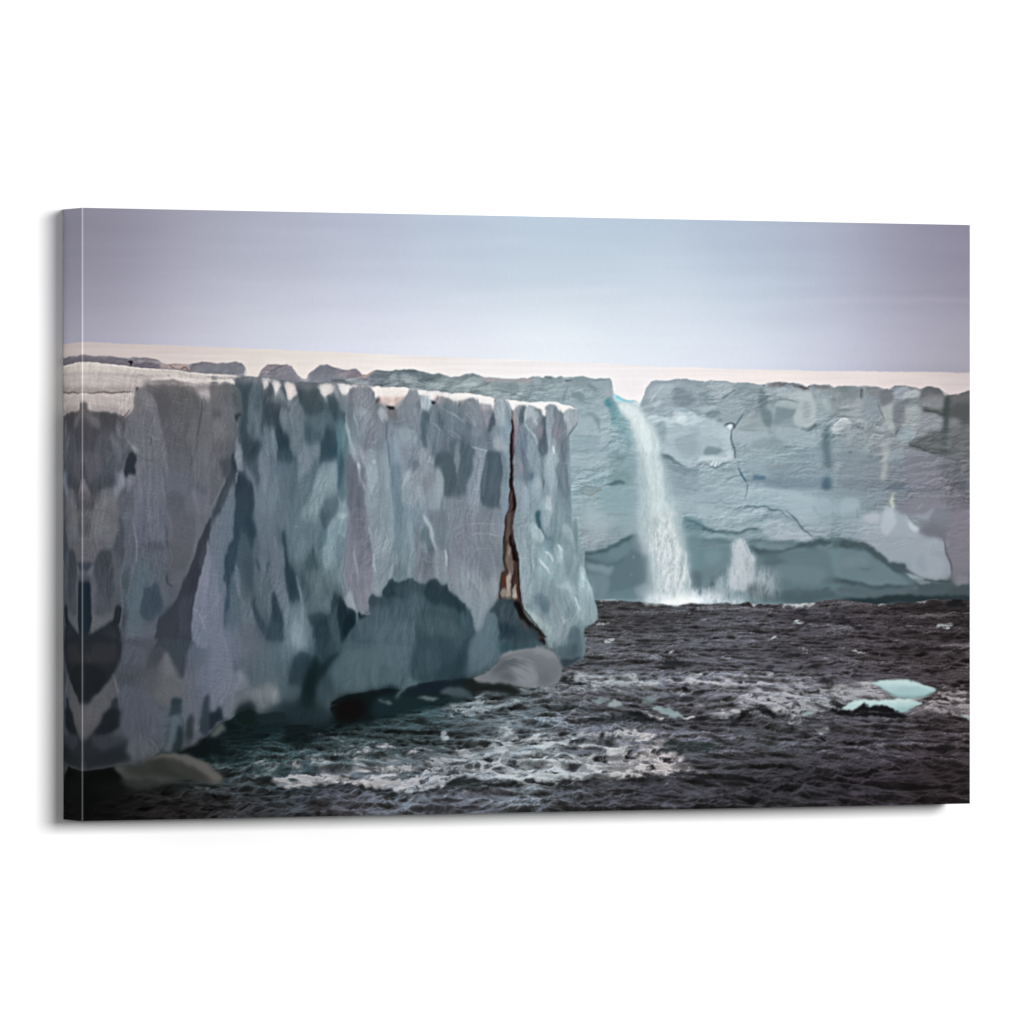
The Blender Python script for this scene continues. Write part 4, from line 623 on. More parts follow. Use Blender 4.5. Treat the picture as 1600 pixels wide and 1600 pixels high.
# -- green-black water under the near cliff
G(11, '0a1417', [860,620,960,570,1000,500,1100,480,1200,380,1500,250,1600,250,1600,420,1400,520,1200,660,1050,660], 5, .6)
G(12, '0c1518', [0,420,150,420,260,430,300,380,300,300,400,220,520,190,700,165,850,130,1100,110,1300,100,1300,180,1200,210,900,300,700,360,500,400,300,420,200,520,0,560], 5, .85)
G(12, '100607', [310,360,340,270,420,230,520,235,500,330,420,370], 6, .8)
G(12, '17282c', [500,230,700,170,900,140,1200,120,1260,190,1000,230,900,300,700,340,560,330], 6, .6)
G(12, '445258', [1060,170,1130,150,1210,160,1270,195,1260,210,1150,205], 2, .7); G(12, '59676b', [900,235,980,222,1050,225,1000,245,920,248], 1.5, .7)
L(12, '5f6d71', [740,215,780,190,815,150], 2.2, .7); L(12, '65757a', [640,235,670,225,700,250,720,270], 2.4, .7); L(12, '485a5e', [590,320,620,305,680,300], 2, .4)
G(8, '1b1d1c', [560,1410,640,1400,700,1430,820,1430,940,1430,1040,1490,960,1500,820,1490,700,1480,560,1450], 2.5, .8)
G(11, '060707', [-10,740,200,720,420,695,520,740,480,800,460,870,300,900,150,1100,-10,1110], 7, .9)
G(11, '101514', [180,860,460,780,700,840,900,830,860,870,600,880,300,890], 5, .6)
G(12, '1c1917', [120,970,180,940,290,945,300,985,220,1000], 3, .6)
G((1095, 760, q), 'ccd2d3', [350,1005,400,962,500,975,560,985,620,960,780,955,900,970,985,985,900,1003,760,1006,600,1010,460,1008], 1.2, .85, 2.5)
G((1095, 760, q), 'd9e0e0', [0,1000,0,930,100,920,240,950,360,960,380,1000,200,1004], 2.5, .6, 2.0)
G((895, 760, q), 'e4ecec', [560,985,640,950,760,930,900,920,1092,925,1092,1000,960,1000,880,1015,760,1000], 2.2, .8, 2.0)
G((895, 760, q), 'b9c4c8', [240,972,270,955,330,958,390,965,380,975], 1.2, .8)
G((1315, 760, q), 'b7bbbd', [300,985,340,978,390,998,340,1000], 1, .8); G((1315, 760, q), 'b0b2b4', [640,985,680,965,730,968,700,985], 1, .8)
# -- ice floes
G(14, 'aac7c9', [890,125,1000,105,1150,105,1230,125,1310,150,1350,175,1290,205,1180,222,1100,215,1030,190,960,150], 1.2, .97, .6)
G(14, '86adb0', [1020,185,1100,200,1200,200,1290,195,1250,215,1180,222,1100,215,1040,195], 2, .7, .6); G(14, 'bcd6d5', [930,125,1040,108,1150,108,1180,130,1060,150,980,145], 2.5, .7)
G(14, 'b9d2d2', [690,300,760,245,820,235,920,245,1020,235,1140,232,1220,250,1250,268,1200,285,1120,320,1060,310,1000,285,950,270,860,290,850,265,820,270,790,298], 1.1, .97, .6)
G(14, '95b6b8', [1030,290,1120,275,1200,280,1120,320,1070,315], 2, .6)
G(14, 'b9b9bb', [600,150,700,125,800,118,900,118,960,150,1010,190,1000,205,900,190,800,185,700,190,620,180], 2.5, .55, 2.5, tex=.5 + st_ * .6)
for t, p, c, a in ((14, [410,330,450,325,520,340,520,350,430,348], 'b4cccb', .9), (14, [1500,350,1540,345,1600,360,1600,385,1560,375], 'b9c9cb', .95), (13, [555,225,600,208,660,218,680,240,620,245,560,240], '9fb1b4', .8), (13, [655,265,690,235,720,225,760,255,768,272,700,278], 'b0bfc0', .95),
 (13, [920,240,990,228,1010,250,990,270,920,262], '8fa5a8', .7), (13, [990,300,1040,292,1120,320,1170,350,1190,378,1140,375,1080,362,1020,335], 'a8bec0', .95), (13, [1350,250,1420,260,1400,268], '7a8488', .4)): G(t, c, p, 1.4, a * .78, 1.6)
M(14, [('c6dad9',1.5,.7,[930,122,1000,108,1100,106,1200,118,1280,140,1330,165,1200,140,1060,128]), ('7d9ea1',1.6,.75,[960,155,1030,190,1100,212,1200,220,1290,203,1345,176,1300,212,1200,232,1100,226,1010,196]), ('9fbcbf',2,.6,[1100,150,1220,150,1300,178,1200,195,1080,185]), ('cfe0df',1.4,.7,[760,250,830,238,930,247,1030,238,1140,234,1200,246,1080,252,900,260,800,262]), ('8aa9ab',1.6,.6,[1060,300,1140,290,1230,266,1200,285,1125,322,1080,318])])
S(14, [('d9dcdb',1.6,.7,[1000,222,1100,232,1220,230,1320,210]), ('c9cccc',1.4,.6,[1350,180,1400,188,1460,178]), ('c4c6c6',1.6,.6,[1130,325,1200,300,1260,275])])
for t, p in ((14, [600,330,690,303,780,298,825,272,835,262,855,268,862,292,920,290,950,268,1010,292,1080,320,1130,345,1000,350,800,350,640,345]),): wave(t, p, '151619', .95, 1.2)
CLIP[0] = None
SF[:] = [.5, 1.2]; SA[0] = .6
# ---- near cliff
TOP = pts_of(1, [0,262,25,262,60,255,120,248,180,247,300,254,450,268,600,284,800,302,1060,325,1250,342,1400,352,1500,362]) + pts_of(2, [180,362,300,375,450,388,600,404,850,418,1000,428,1200,440,1400,455]) + \
  pts_of(3, [0,455,100,460,200,466,300,478,450,498,600,510,700,518,800,538,900,552,1000,565,1060,572,1100,580,1150,574,1250,580,1340,588,1380,602,1440,608,1505,625,1510,680,1505,750,1470,800,1430,850,1440,1000,1440,1100,1450,1200,1452,1400,1460,1590])
RIGHT = pts_of(9, [95,40,110,120,130,230,165,310,165,420,180,490,205,550,225,600,240,680,262,750,275,830,240,862,200,880,165,905,160,950,175,1010,178,1080,160,1150,100,1180,60,1200,20,1220,-15,1200])
BOT = pts_of(8, [1350,1250,1330,1200,1300,1150,1230,1135,1100,1140,1000,1155,880,1190,850,1230,800,1290,700,1355,600,1385,500,1395,350,1400,170,1430,60,1470,0,1480]) + \
  pts_of(12, [680,155,600,172,520,185,430,200,350,220,300,250,290,300,310,350,250,390,120,410,0,410]) + pts_of(11, [1560,330,1480,320,1400,330,1300,300,1220,340,1180,380,1100,400,1050,460,1000,500,960,560,860,590,780,610,690,600,620,640,560,690,480,690,400,695,300,715,200,728,0,735])
NEARP = [(x, y) for x, y in TOP + RIGHT + BOT] + [(90, 1205), (90, 560)]
NEAR = full_mask(0, NEARP, .9, .35)
nc = field([(140,575,'a79e9b'),(200,578,'b3a9a5'),(260,585,'a99c99'),(330,590,'b0a4a2'),(140,600,'8d8280'),(190,602,'958a87'),(140,630,'6f6866'),(180,635,'625c5c'),
 (140,660,'403e42'),(160,700,'46454b'),(180,740,'4b4b52'),(140,760,'3d3c41'),(160,790,'504c50'),(200,640,'6b6c72'),(220,680,'666870'),(215,720,'5e6066'),(240,640,'656369'),(240,760,'62656f'),(215,800,'5d5f6a'),
 (270,630,'605e60'),(290,680,'5c5b5e'),(270,730,'5b5b60'),(310,660,'616064'),(350,650,'67686b'),(340,700,'66656a'),(360,730,'5e6069'),(320,760,'5d5d63'),(280,790,'5d5b60'),(300,810,'625f64'),
 (160,830,'5b595c'),(150,860,'5a565a'),(160,880,'3f3e43'),(165,930,'44444a'),(160,970,'3c3b3e'),(160,1020,'2a2a2d'),(150,1060,'1f1f22'),(190,860,'525560'),(200,880,'515a66'),(215,840,'545763'),(240,840,'595c66'),(215,920,'4b5862'),(240,960,'3a444d'),(230,1000,'525560'),(210,1030,'4b4f5a'),(215,1070,'44494f'),
 (265,850,'5c5a60'),(280,900,'545359'),(260,930,'50525a'),(280,960,'38383f'),(290,1000,'3a3a42'),(265,1010,'42434b'),(250,1060,'4b4b50'),(275,1060,'5c5a5e'),(300,1020,'444852'),(320,900,'6c6f7e'),(320,960,'6b7080'),(310,1000,'5c6873'),(330,1040,'5f6675'),(340,1080,'606474'),(345,860,'676c7b'),(355,930,'5e6070'),
 (375,620,'3e545f'),(385,680,'3b4f5a'),(380,740,'344049'),(375,790,'33424a'),(360,800,'5b6a74'),(400,640,'5a6b76'),(400,700,'5c6774'),(420,600,'50626e'),(430,650,'465560'),(430,700,'62707a'),(440,740,'5a6976'),(450,700,'35474f'),(465,640,'5f6870'),(490,620,'445258'),(500,650,'46565d'),(510,690,'4a5e68'),(470,700,'6a7279'),(490,710,'6d7783'),
 (400,790,'5a6672'),(420,800,'616c79'),(440,780,'58666f'),(470,760,'54656b'),(475,800,'57696f'),(500,790,'7d939b'),(510,740,'87989f'),(510,770,'8499a0'),(525,680,'47616a'),(530,640,'50656e'),(520,720,'2e4650'),(535,760,'537179'),(540,800,'76949b'),(525,810,'6b8f96'),
 (545,620,'7c7f88'),(545,680,'75858e'),(560,640,'6f7c86'),(580,640,'717f89'),(560,700,'7d8792'),(580,700,'757985'),(550,740,'6b6572'),(560,780,'6f6874'),(565,730,'7a7785'),(590,730,'7d929b'),(590,790,'7b9098'),(610,660,'6d7785'),(620,700,'78889a'),(610,750,'71889a'),(640,650,'748492'),(640,720,'818f9c'),(620,790,'66818f'),(645,800,'738896'),
 (360,850,'40535d'),(370,880,'3a4d56'),(385,850,'435156'),(380,920,'465259'),(370,960,'4c5b66'),(390,960,'505a65'),(360,1000,'5a6675'),(380,1010,'5a606c'),(400,1020,'4e5862'),(400,860,'525d69'),(420,860,'5e6472'),(410,900,'606674'),(430,930,'656d79'),(430,900,'5b6670'),(440,860,'45565f'),(450,900,'2e3f49'),(460,860,'54676f'),(480,840,'647982'),(470,890,'47565a'),(490,880,'4b5a5e'),
 (430,980,'3f4d55'),(420,1050,'4a5962'),(390,1060,'4a5760'),(450,960,'5a6a75'),(470,1000,'6c7f8b'),(460,1020,'5a6d78'),(480,950,'54646a'),(500,920,'5a686c'),(500,980,'35444c'),(520,940,'516068'),(505,1010,'33464e'),(530,980,'33464c'),(515,860,'74929b'),(525,880,'6f8e96'),(530,910,'577077'),(545,870,'80858f'),(555,910,'878692'),(550,950,'84838f'),(565,860,'6f6c78'),(570,930,'857f8b'),(585,870,'7f8f97'),(600,840,'7b8c95'),(600,880,'7a8a92'),(620,860,'66808a'),(630,890,'6f8089'),(645,850,'7b8f99'),
 (460,1040,'31424c'),(460,1070,'46565f'),(485,1060,'18262a'),(480,1090,'14201f'),(510,1020,'2c3d44'),(540,1000,'3d5057'),(560,990,'44575e'),(590,980,'44555c'),(600,1030,'465b62'),(620,1000,'50646e'),(560,1050,'475c62'),(630,1050,'45595f'),(510,1080,'3a4c54'),(580,1075,'42545a'),(600,950,'35444a'),(640,950,'3d4d53'),
 (660,650,'6e7b88'),(680,650,'667480'),(700,640,'76838f'),(720,660,'63707c'),(750,640,'7e858f'),(760,680,'65717c'),(690,690,'69727f'),(660,700,'7f8f9b'),(720,700,'636e77'),(700,730,'596870'),(710,770,'56666c'),(665,760,'8593a0'),(690,770,'808e96'),(740,740,'6b7a85'),(770,740,'55656e'),(770,780,'5d6c75'),(740,790,'6d7a84'),(780,700,'75858f'),(790,660,'7d8f9a'),(795,780,'75858e'),
 (680,820,'748089'),(660,850,'7a8a95'),(720,820,'79838c'),(760,820,'75828b'),(780,820,'78858f'),(670,880,'787d88'),(720,860,'737d87'),(760,870,'606c77'),(700,890,'7a858e'),(720,910,'828d97'),(760,900,'727d88'),(740,940,'7f8a94'),(745,970,'808b94'),(770,920,'7a8691'),(790,920,'6f6c66'),
 (640,940,'34444b'),(680,940,'34454d'),(700,960,'3b4e55'),(660,980,'3c4e55'),(690,1000,'36484f'),(730,990,'41565e'),(660,1030,'374a51'),(700,1030,'2c3d44'),(730,1030,'4c606a'),(760,1010,'4d636c'),(740,1060,'384b53'),(770,960,'53666f'),(800,960,'43505a'),(800,990,'3a444d'),(820,1000,'40535c'),(790,1015,'354b54'),
 (815,680,'6e7885'),(830,650,'8d99a1'),(825,720,'6d7a86'),(840,700,'7d8f99'),(850,660,'78828e'),(845,760,'7c8f9a'),(860,720,'96a6ad'),(870,680,'78808c'),(880,640,'8f99a1'),(880,720,'737f8c'),(860,790,'8fa3ab'),(880,780,'778a96'),(820,790,'7d8f9a'),(835,820,'8599a1'),(825,870,'8798a1'),(830,910,'8597a0'),(850,830,'8ea5ac'),(850,880,'91a9b0'),(870,840,'6f868e'),(870,880,'90aab1'),(890,830,'839ea5'),(885,870,'8ca4ab'),(905,860,'86a3a8'),
 (840,950,'7c9097'),(850,970,'87989f'),(855,930,'7a909a'),(870,960,'8797a0'),(880,990,'8c9ba2'),(890,930,'8aa0a7'),(905,920,'8faab1'),(915,940,'86a5ab'),(925,960,'7c9ca2'),(895,1000,'536a73'),(905,1020,'53707a'),(880,1025,'3f525c'),(910,1000,'6d8a90')], 13)
IMG[:] = IMG * (1 - NEAR[..., None]) + nc * NEAR[..., None]
CLIP[0] = NEAR
# --- top snow
G(1, 'b2a6a0', [0,262,180,247,600,284,1060,325,1400,352,1500,364,1430,400,1440,430,1380,440,1150,440,1060,420,940,402,800,410,700,412,660,440,650,490,590,500,500,490,380,488,250,495,0,495], 1.5, .95)
G(1, 'cfc6bb', [180,252,400,268,700,300,1060,332,1300,350,1420,375,1440,420,1300,400,1100,385,900,375,700,345,400,330,200,330], 4, .7)
G(1, 'ded6cc', [740,390,900,375,1060,385,1160,400,1400,400,1440,430,1300,430,1160,425,1050,412,940,398,800,402], 2, .8)
G(1, '9c908c', [0,350,200,350,450,370,640,400,650,440,400,420,200,400,0,400], 4, .45); G(1, 'b9aea8', [30,420,120,410,180,440,330,420,500,430,640,440,600,480,350,480,100,480], 3, .6)
L(1, '8b807c', [640,360,680,355,730,362], 2, .7); L(1, '786e6b', [890,358,905,362,915,360], 2.6, .6); L(1, '8b807c', [1050,355,1065,360], 2, .5); L(1, '776e74', [1200,365,1300,372,1380,395], 1.8, .7); L(1, '6c6672', [1380,375,1430,385,1450,410], 2.5, .6); L(1, 'e9e3dd', [1060,335,1250,350,1500,372], 1.8, .6)
L(1, '6b605c', [0,485,60,495,120,485,200,495,300,490,400,498,470,488,560,482,620,478], 2.2, .75); G(1, '493c3d', [600,460,640,455,658,470,645,492,625,485], 1, .85)
G(1, '9e918d', [0,500,80,500,170,510,260,500,350,497,450,505,520,495,600,500,600,560,570,630,520,660,430,640,330,630,240,625,160,600,0,620], 3, .85)
G(1, 'b5a7a1', [200,510,330,500,460,508,590,505,580,560,520,620,400,600,280,590,210,560], 4, .6); L(1, '74463c', [495,655,510,690,540,665,575,635], 2.4, .75); G(1, '6a605e', [150,570,200,560,240,600,230,660,150,660], 3, .5)
G(1, '5b5453', [0,640,150,620,250,640,400,650,500,670,500,720,300,700,100,700,0,720], 5, .5)
# --- left bay of dark ice
for p, c, a in (([340,650,400,660,430,760,400,900,330,880,320,760], '47464a', .5), ([60,720,130,730,120,900,80,1000,40,900], '3a393e', .5), ([240,720,300,700,320,780,300,800], '6d6a6e', .55), ([200,830,260,760,340,900,400,860,400,1000,300,1100,220,1050], '4c4c52', .4),
  ([420,850,460,850,520,1040,530,1090,470,1030], '6d6c74', .5), ([330,1000,440,1000,500,1130,440,1250,350,1290,280,1200], '454b54', .6), ([450,1200,490,1160,530,1150,520,1250,450,1330,430,1290], '747a86', .6), ([300,1340,360,1310,470,1320,490,1380,460,1600,260,1600,270,1440], '6b6a6d', .6),
  ([170,1220,230,1290,270,1400,260,1500,200,1540,150,1440], '4a4143', .55), ([0,700,60,900,60,1200,0,1300], '333338', .5), ([170,1230,200,1230,220,1330,180,1290], '635d61', .5)): G(1, c, p, 3, a)
G(1, '2b3038', [600,1010,650,1000,640,1060,610,1170,545,1190,530,1150,570,1080], 1.8, .85); L(1, '7c808b', [590,950,640,1000], 3.5, .5); G(1, '787b87', [540,1190,610,1165,610,1240,560,1280], 2.5, .5)
G(1, '4c4b52', [520,680,560,700,560,800,540,850,500,830], 4, .5); G(1, '50525b', [520,870,600,900,610,1000,560,1040,520,1000], 4, .4)
G(1, '707279', [620,500,700,470,760,540,820,660,850,850,880,980,870,1200,870,1500,720,1600,600,1600,620,1240,640,1050,620,960,550,860,530,760,560,660,600,600], 3, .4)
L(1, '8e8f97', [750,520,790,600,815,680,822,780], 2.2, .6); L(1, '74747c', [820,650,850,850,885,1000,890,1150], 2, .5); L(1, '504f54', [780,500,810,580,835,700,850,860,890,1000], 1.5, .3)
L(1, '3b3b40', [730,850,745,880,738,940], 2.6, .6); L(1, '4e4e54', [640,1010,740,1060], 2, .35); L(1, '808189', [670,850,830,880], 2, .3); L(1, '7b7b84', [760,950,800,975], 3, .3)
G(1, '6e6563', [700,430,800,410,950,400,1040,420,1120,450,1100,520,1020,480,900,460,780,460], 3, .6); G(1, '4c4a4c', [850,640,1000,600,1060,660,980,800,880,900], 9, .3)
G(1, '646463', [1060,470,1150,450,1170,560,1160,680,1130,640,1080,560], 5, .4); L(1, '464548', [1180,540,1165,700,1140,850,1125,960,1110,1080], 3, .5)
G(1, '7d7272', [1140,430,1300,425,1430,450,1440,500,1300,490,1150,470], 3, .5); G(1, '5a5a5c', [1250,640,1330,660,1320,700,1270,700], 3, .5); G(1, '585a56', [1430,480,1480,520,1490,580,1450,600], 3, .4)
G(1, '292a2c', [1460,670,1495,660,1500,680,1480,745,1465,740], 1.5, .85); L(1, '827d82', [1440,760,1440,860,1470,960], 4, .3); L(1, '2c3238', [1500,640,1490,760,1495,860,1480,960,1510,1060], 1.4, .4)
L(1, '70707a', [860,1200,840,1320,870,1420], 3, .4); L(1, '3e3d42', [870,1200,880,1400,870,1600], 2, .3); G(1, '727581', [620,1280,720,1240,860,1300,850,1420,720,1500,620,1450], 6, .35)
G(1, '6e6c71', [1190,1080,1300,1080,1330,1250,1250,1330,1150,1250], 7, .25); L(1, '767680', [1060,1310,1120,1380,1150,1500], 5, .35); G(1, '4b4e58', [1310,1060,1400,1000,1470,950,1480,1100,1440,1170,1340,1240,1320,1150], 3.5, .55)
G(1, '6d7178', [1470,960,1500,980,1530,1100,1500,1150,1460,1060], 2.2, .6)
# diagonal fine strata on the near-left ice
# --- the long diagonal shadow seam
G(0, '39383d', [376,710,365,730,349,755,335,790,325,815,312,845,298,885,283,925,270,950,258,975,250,985,246,1000,238,1015,231,1030,226,1055,222,1090,240,1060,252,1030,262,1012,270,1030,278,1048,282,1062,288,1040,293,1010,298,980,302,940,310,905,318,870,330,830,342,800,352,770,364,750,372,730], 1.6, .88, .6)
G(0, '33343b', [300,900,296,960,292,1010,283,1060,274,1030,262,1005,266,970,285,930], 3, .5, .6); G(0, '55555c', [232,1030,248,1010,262,1018,276,1050,282,1080,262,1100,225,1100], 3, .4)
G(6, '63615f', [870,1170,930,1220,980,1300,1000,1380,990,1440,930,1500,900,1560,840,1400,830,1250], 3, .7); G(6, '2e3037', [700,1130,770,1130,740,1200,700,1180], 4, .3)
# --- panels beneath
G(6, '5a5f6a', [600,20,850,20,860,170,840,290,640,250,610,150], 5, .45); L(6, '737480', [590,40,620,140,635,250,630,400,610,480], 2.4, .65); L(6, '404048', [500,60,560,200,580,380,540,560], 8, .4)
G(6, '6f6e70', [200,30,430,10,480,150,440,250,350,310,270,330,190,260], 4, .5); G(6, '333136', [30,320,100,310,110,600,90,900,40,800], 4, .4)
G(6, '35383d', [290,380,350,320,410,330,430,450,420,620,400,760,330,720,280,640,270,500], 4, .6); G(6, '5c5d62', [180,300,280,310,270,520,180,520], 4, .4); G(6, '2c333e', [150,400,270,430,250,470,190,480], 2.5, .6)
G(6, '4b4a4e', [270,630,430,640,470,780,430,840,300,780], 5, .4); G(6, '60605f', [250,820,320,870,400,850,430,830,420,900,370,960,270,1030,220,960,100,960,70,880,160,860], 4, .55)
G(6, '14202a', [150,600,250,600,240,700,245,880,210,1060,170,1060,140,880,150,700], 3, .75); G(6, '1e1f21', [60,850,90,920,150,1040,220,1080,300,1010,380,950,430,870,440,800,490,780,495,850,480,960,400,1030,300,1120,200,1140,100,1080,40,960], 3, .8)
G(6, '252526', [30,950,100,1070,220,1140,400,1030,490,950,500,1080,510,1160,460,1260,420,1340,340,1440,300,1500,230,1560,170,1570,110,1500,60,1380,20,1250], 3.5, .85)
G(6, '3b3638', [170,1160,300,1080,440,1100,450,1200,350,1280,200,1300], 7, .6); G(6, '141517', [100,1380,250,1480,360,1400,300,1500,230,1570,150,1560,90,1460], 5, .8); L(6, '1a1d1f', [510,1150,460,1260,400,1370,330,1460], 3, .5)
G(6, '39424c', [700,630,750,620,790,600,820,600,835,680,830,800,790,880,730,905,680,870,655,820,680,740], 1.8, .85); G(6, '2b3139', [880,520,900,510,910,600,880,610], 3, .5)
G(6, '4b5a64', [620,470,850,450,860,560,700,620,660,800,640,950,560,1000,560,860,600,700], 6, .5); G(6, '5a5c67', [850,620,960,600,900,760,850,860], 5, .35)
L(6, '363b45', [540,1060,620,1075,700,1110,740,1150], 3, .6); L(6, '6a6c77', [540,1040,650,1060,740,1100], 3.5, .4); L(6, '6b6c77', [500,700,500,900,520,1040], 4, .35)
G(6, '43474f', [480,1290,650,1300,680,1380,600,1450,480,1440], 6, .5); L(6, '6a6668', [430,1380,470,1480,490,1520], 4, .5); L(6, '2e2e33', [870,230,890,300], 4, .3); L(6, '6e6a68', [930,250,940,330], 3, .3)
G(6, '767a8a', [1230,380,1270,500,1330,700,1360,960,1280,1000,1200,900,1110,830,1130,640,1180,500], 5, .5); G(6, '7d8296', [1200,420,1240,480,1230,600,1170,660,1150,600], 5, .35); L(6, '8c90a0', [1110,820,1180,880,1230,980], 3, .5); L(6, '4f5765', [1240,400,1300,620,1340,800,1370,1000,1420,1200], 3, .45)
G(6, '58646f', [1100,1000,1220,1060,1230,1200,1100,1300,1050,1250], 7, .45); G(6, '5c6a76', [1290,20,1450,20,1430,180,1380,330,1350,480,1250,380,1250,200], 4, .55); L(6, '848a97', [1320,50,1260,230,1200,380,1150,560], 3, .35)
# --- teal gorge
G(2, '344954', [140,480,250,420,300,480,230,560,200,700,190,900,200,1040,160,1040,140,800], 4, .6); L(2, '6e7f8b', [215,560,200,700,215,850,230,980], 5, .45); L(2, '78808e', [260,680,270,800,260,920], 6, .4)
G(2, '293b47', [160,960,300,900,290,1050,240,1120,190,1060], 4, .6); G(2, '8a929f', [120,920,160,1000,150,1150,110,1060], 2.4, .5); G(2, '2c3943', [110,1180,140,1160,230,1280,240,1400,220,1600,80,1600,90,1350], 2.5, .75)
L(2, '7e8794', [190,1130,240,1240,270,1400,280,1600], 3.5, .5); L(2, '8b929e', [100,1180,120,1160], 1.6, .5)
G(2, '6b6a73', [180,370,300,380,330,420,250,420,150,430,130,400], 2, .6); G(2, '566a75', [220,430,330,430,340,600,320,900,260,700], 4, .35)
for p, c, a in (([340,385,420,400,470,430,430,540,400,440,350,450],'d8cfcc',.75), ([500,400,590,408,600,470,580,520,530,540,505,490],'e0d5d1',.9), ([420,430,445,420,450,500,430,560],'a3a9b1',.6), ([360,450,400,430,420,490,400,560,350,530],'3f4d56',.8), ([470,440,500,430,515,520,500,560,475,510],'3f4d56',.85), ([560,520,590,515,590,570,565,570],'414c53',.8)): G(2, c, p, 1.3, a)
G(2, '3b4d56', [340,520,430,560,470,640,440,760,370,760,340,660], 4, .6); G(2, '79818d', [450,640,500,560,560,600,600,760,640,900,600,1010,560,990,520,850,470,740], 4, .5)
G(2, '263b43', [440,780,520,860,560,980,620,1060,520,1080,440,980], 4, .75); G(2, '656c78', [330,800,400,760,430,860,440,1000,430,1500,300,1500,300,1000], 5, .5); L(2, '8a919d', [410,820,425,900,430,1000], 3, .4)
G(2, '3f4a50', [600,410,650,420,700,440,780,450,820,530,850,580,840,660,760,700,680,700,640,620,610,520], 1.6, .85); G(2, '495649', [680,500,740,520,760,600,700,620], 5, .2); G(2, '5c666d', [660,420,780,440,790,470,700,450], 2, .4)
G(2, 'e3d7d5', [790,425,900,425,920,450,900,500,860,545,840,545,820,480], 1.6, .85); G(2, 'cdd0d2', [920,430,1020,435,1040,480,1000,510,980,440], 1.8, .6)
G(2, '51646b', [640,700,760,720,840,650,880,820,820,900,700,960,650,860], 5, .55); G(2, '3b4c54', [870,530,920,520,950,600,1010,650,1015,740,950,760,900,660], 2, .8); G(2, '6d7780', [915,440,980,450,1010,560,1010,660,950,580], 3, .5)
G(2, '2d4049', [820,860,880,780,940,800,940,1060,860,1080,810,1120,800,980], 3.5, .75); G(2, '1f3d4b', [880,960,940,950,940,1070,880,1060], 3, .7); G(2, '70838c', [620,980,720,960,810,920,800,1040,720,1140,640,1260,620,1140], 4, .45); G(2, '425561', [650,1260,720,1160,780,1100,810,1120,760,1280,700,1430,650,1380], 5, .5)
G(2, '8ba0a7', [800,1110,870,1080,920,1080,940,1200,930,1320,900,1380,840,1420,780,1560,640,1560,660,1450,760,1300], 3.5, .65); G(2, '9aaab0', [830,1130,880,1090,900,1160,870,1250,810,1280], 4, .4)
G(2, '51646e', [840,1420,900,1360,960,1400,950,1500,880,1620,800,1560,790,1480], 3.5, .75); G(2, '4d7279', [950,760,1020,740,1030,900,1010,1050,1000,1200,1000,1360,960,1380,940,1180,940,900], 3, .7); G(2, '6f979e', [960,800,1010,800,1000,1000,960,1050], 4, .4); L(2, 'c0cbcf', [955,1360,965,1420,960,1470], 2.5, .5)
G(2, '8aa9ae', [920,1500,1020,1400,1040,1500,1040,1600,900,1600], 4, .5)
L(2, '92a1a8', [1020,680,1040,850,1070,980,1080,1100], 3, .6); L(2, '94a6ad', [1085,640,1110,740,1130,860], 4, .5); G(2, '6f6a76', [1050,460,1090,500,1080,700,1050,720], 3, .5); L(2, '5f646e', [1040,460,1060,520,1050,640], 2.6, .5)
G(2, '7b8791', [1100,460,1200,460,1250,560,1260,640,1200,700,1120,620], 5, .4); L(2, '5d6d78', [1130,560,1180,620,1250,640], 3, .45); L(2, '5d6c77', [1140,700,1220,700,1290,680], 3, .35)
G(2, 'e6dbd6', [1230,450,1350,455,1530,470,1500,520,1460,560,1400,600,1350,560,1280,530,1250,490], 2, .85); G(2, 'c9aba4', [1290,540,1340,560,1450,580,1430,640,1370,640,1330,590], 2, .6); G(2, '6a4a42', [1265,540,1300,545,1310,570,1280,570], 1.2, .85); G(2, '2e1d1a', [1365,625,1420,620,1425,640,1380,648], 1.1, .9); G(2, '7b6a5f', [1360,650,1430,660,1420,720,1380,720], 2.5, .6); L(2, '6b5f55', [1280,580,1300,640], 2.4, .6)
G(2, 'b7c4ca', [1290,620,1330,620,1370,700,1330,740,1290,680], 2.5, .5); G(2, '6b6f7b', [1130,880,1200,820,1230,900,1200,1000,1140,960], 4, .35); L(2, '52606f', [1355,760,1370,900,1385,1000,1400,1200,1420,1400,1440,1600], 4, .6); G(2, '8c9fa8', [1380,780,1480,780,1560,900,1520,1050,1440,1100,1400,950], 6, .3)
for p in ([1200,900,1240,920,1280,880], [1180,980,1260,1000,1240,1040], [1470,1230,1500,1170,1530,1150], [1440,1350,1480,1280,1510,1250]): L(2, '9fb2ba', p, 4, .4)
G(2, '6b6471', [1040,1050,1110,1100,1160,1260,1190,1400,1190,1600,1050,1600,1040,1300], 3, .6); L(2, 'a9b7be', [1105,1070,1115,1130,1150,1240,1190,1330], 2.4, .5); G(2, '8ba0a6', [1200,1080,1340,1040,1370,1200,1390,1600,1210,1600,1190,1300], 5, .4)
L(2, 'b6c4c9', [1240,1080,1270,1080], 4, .5)
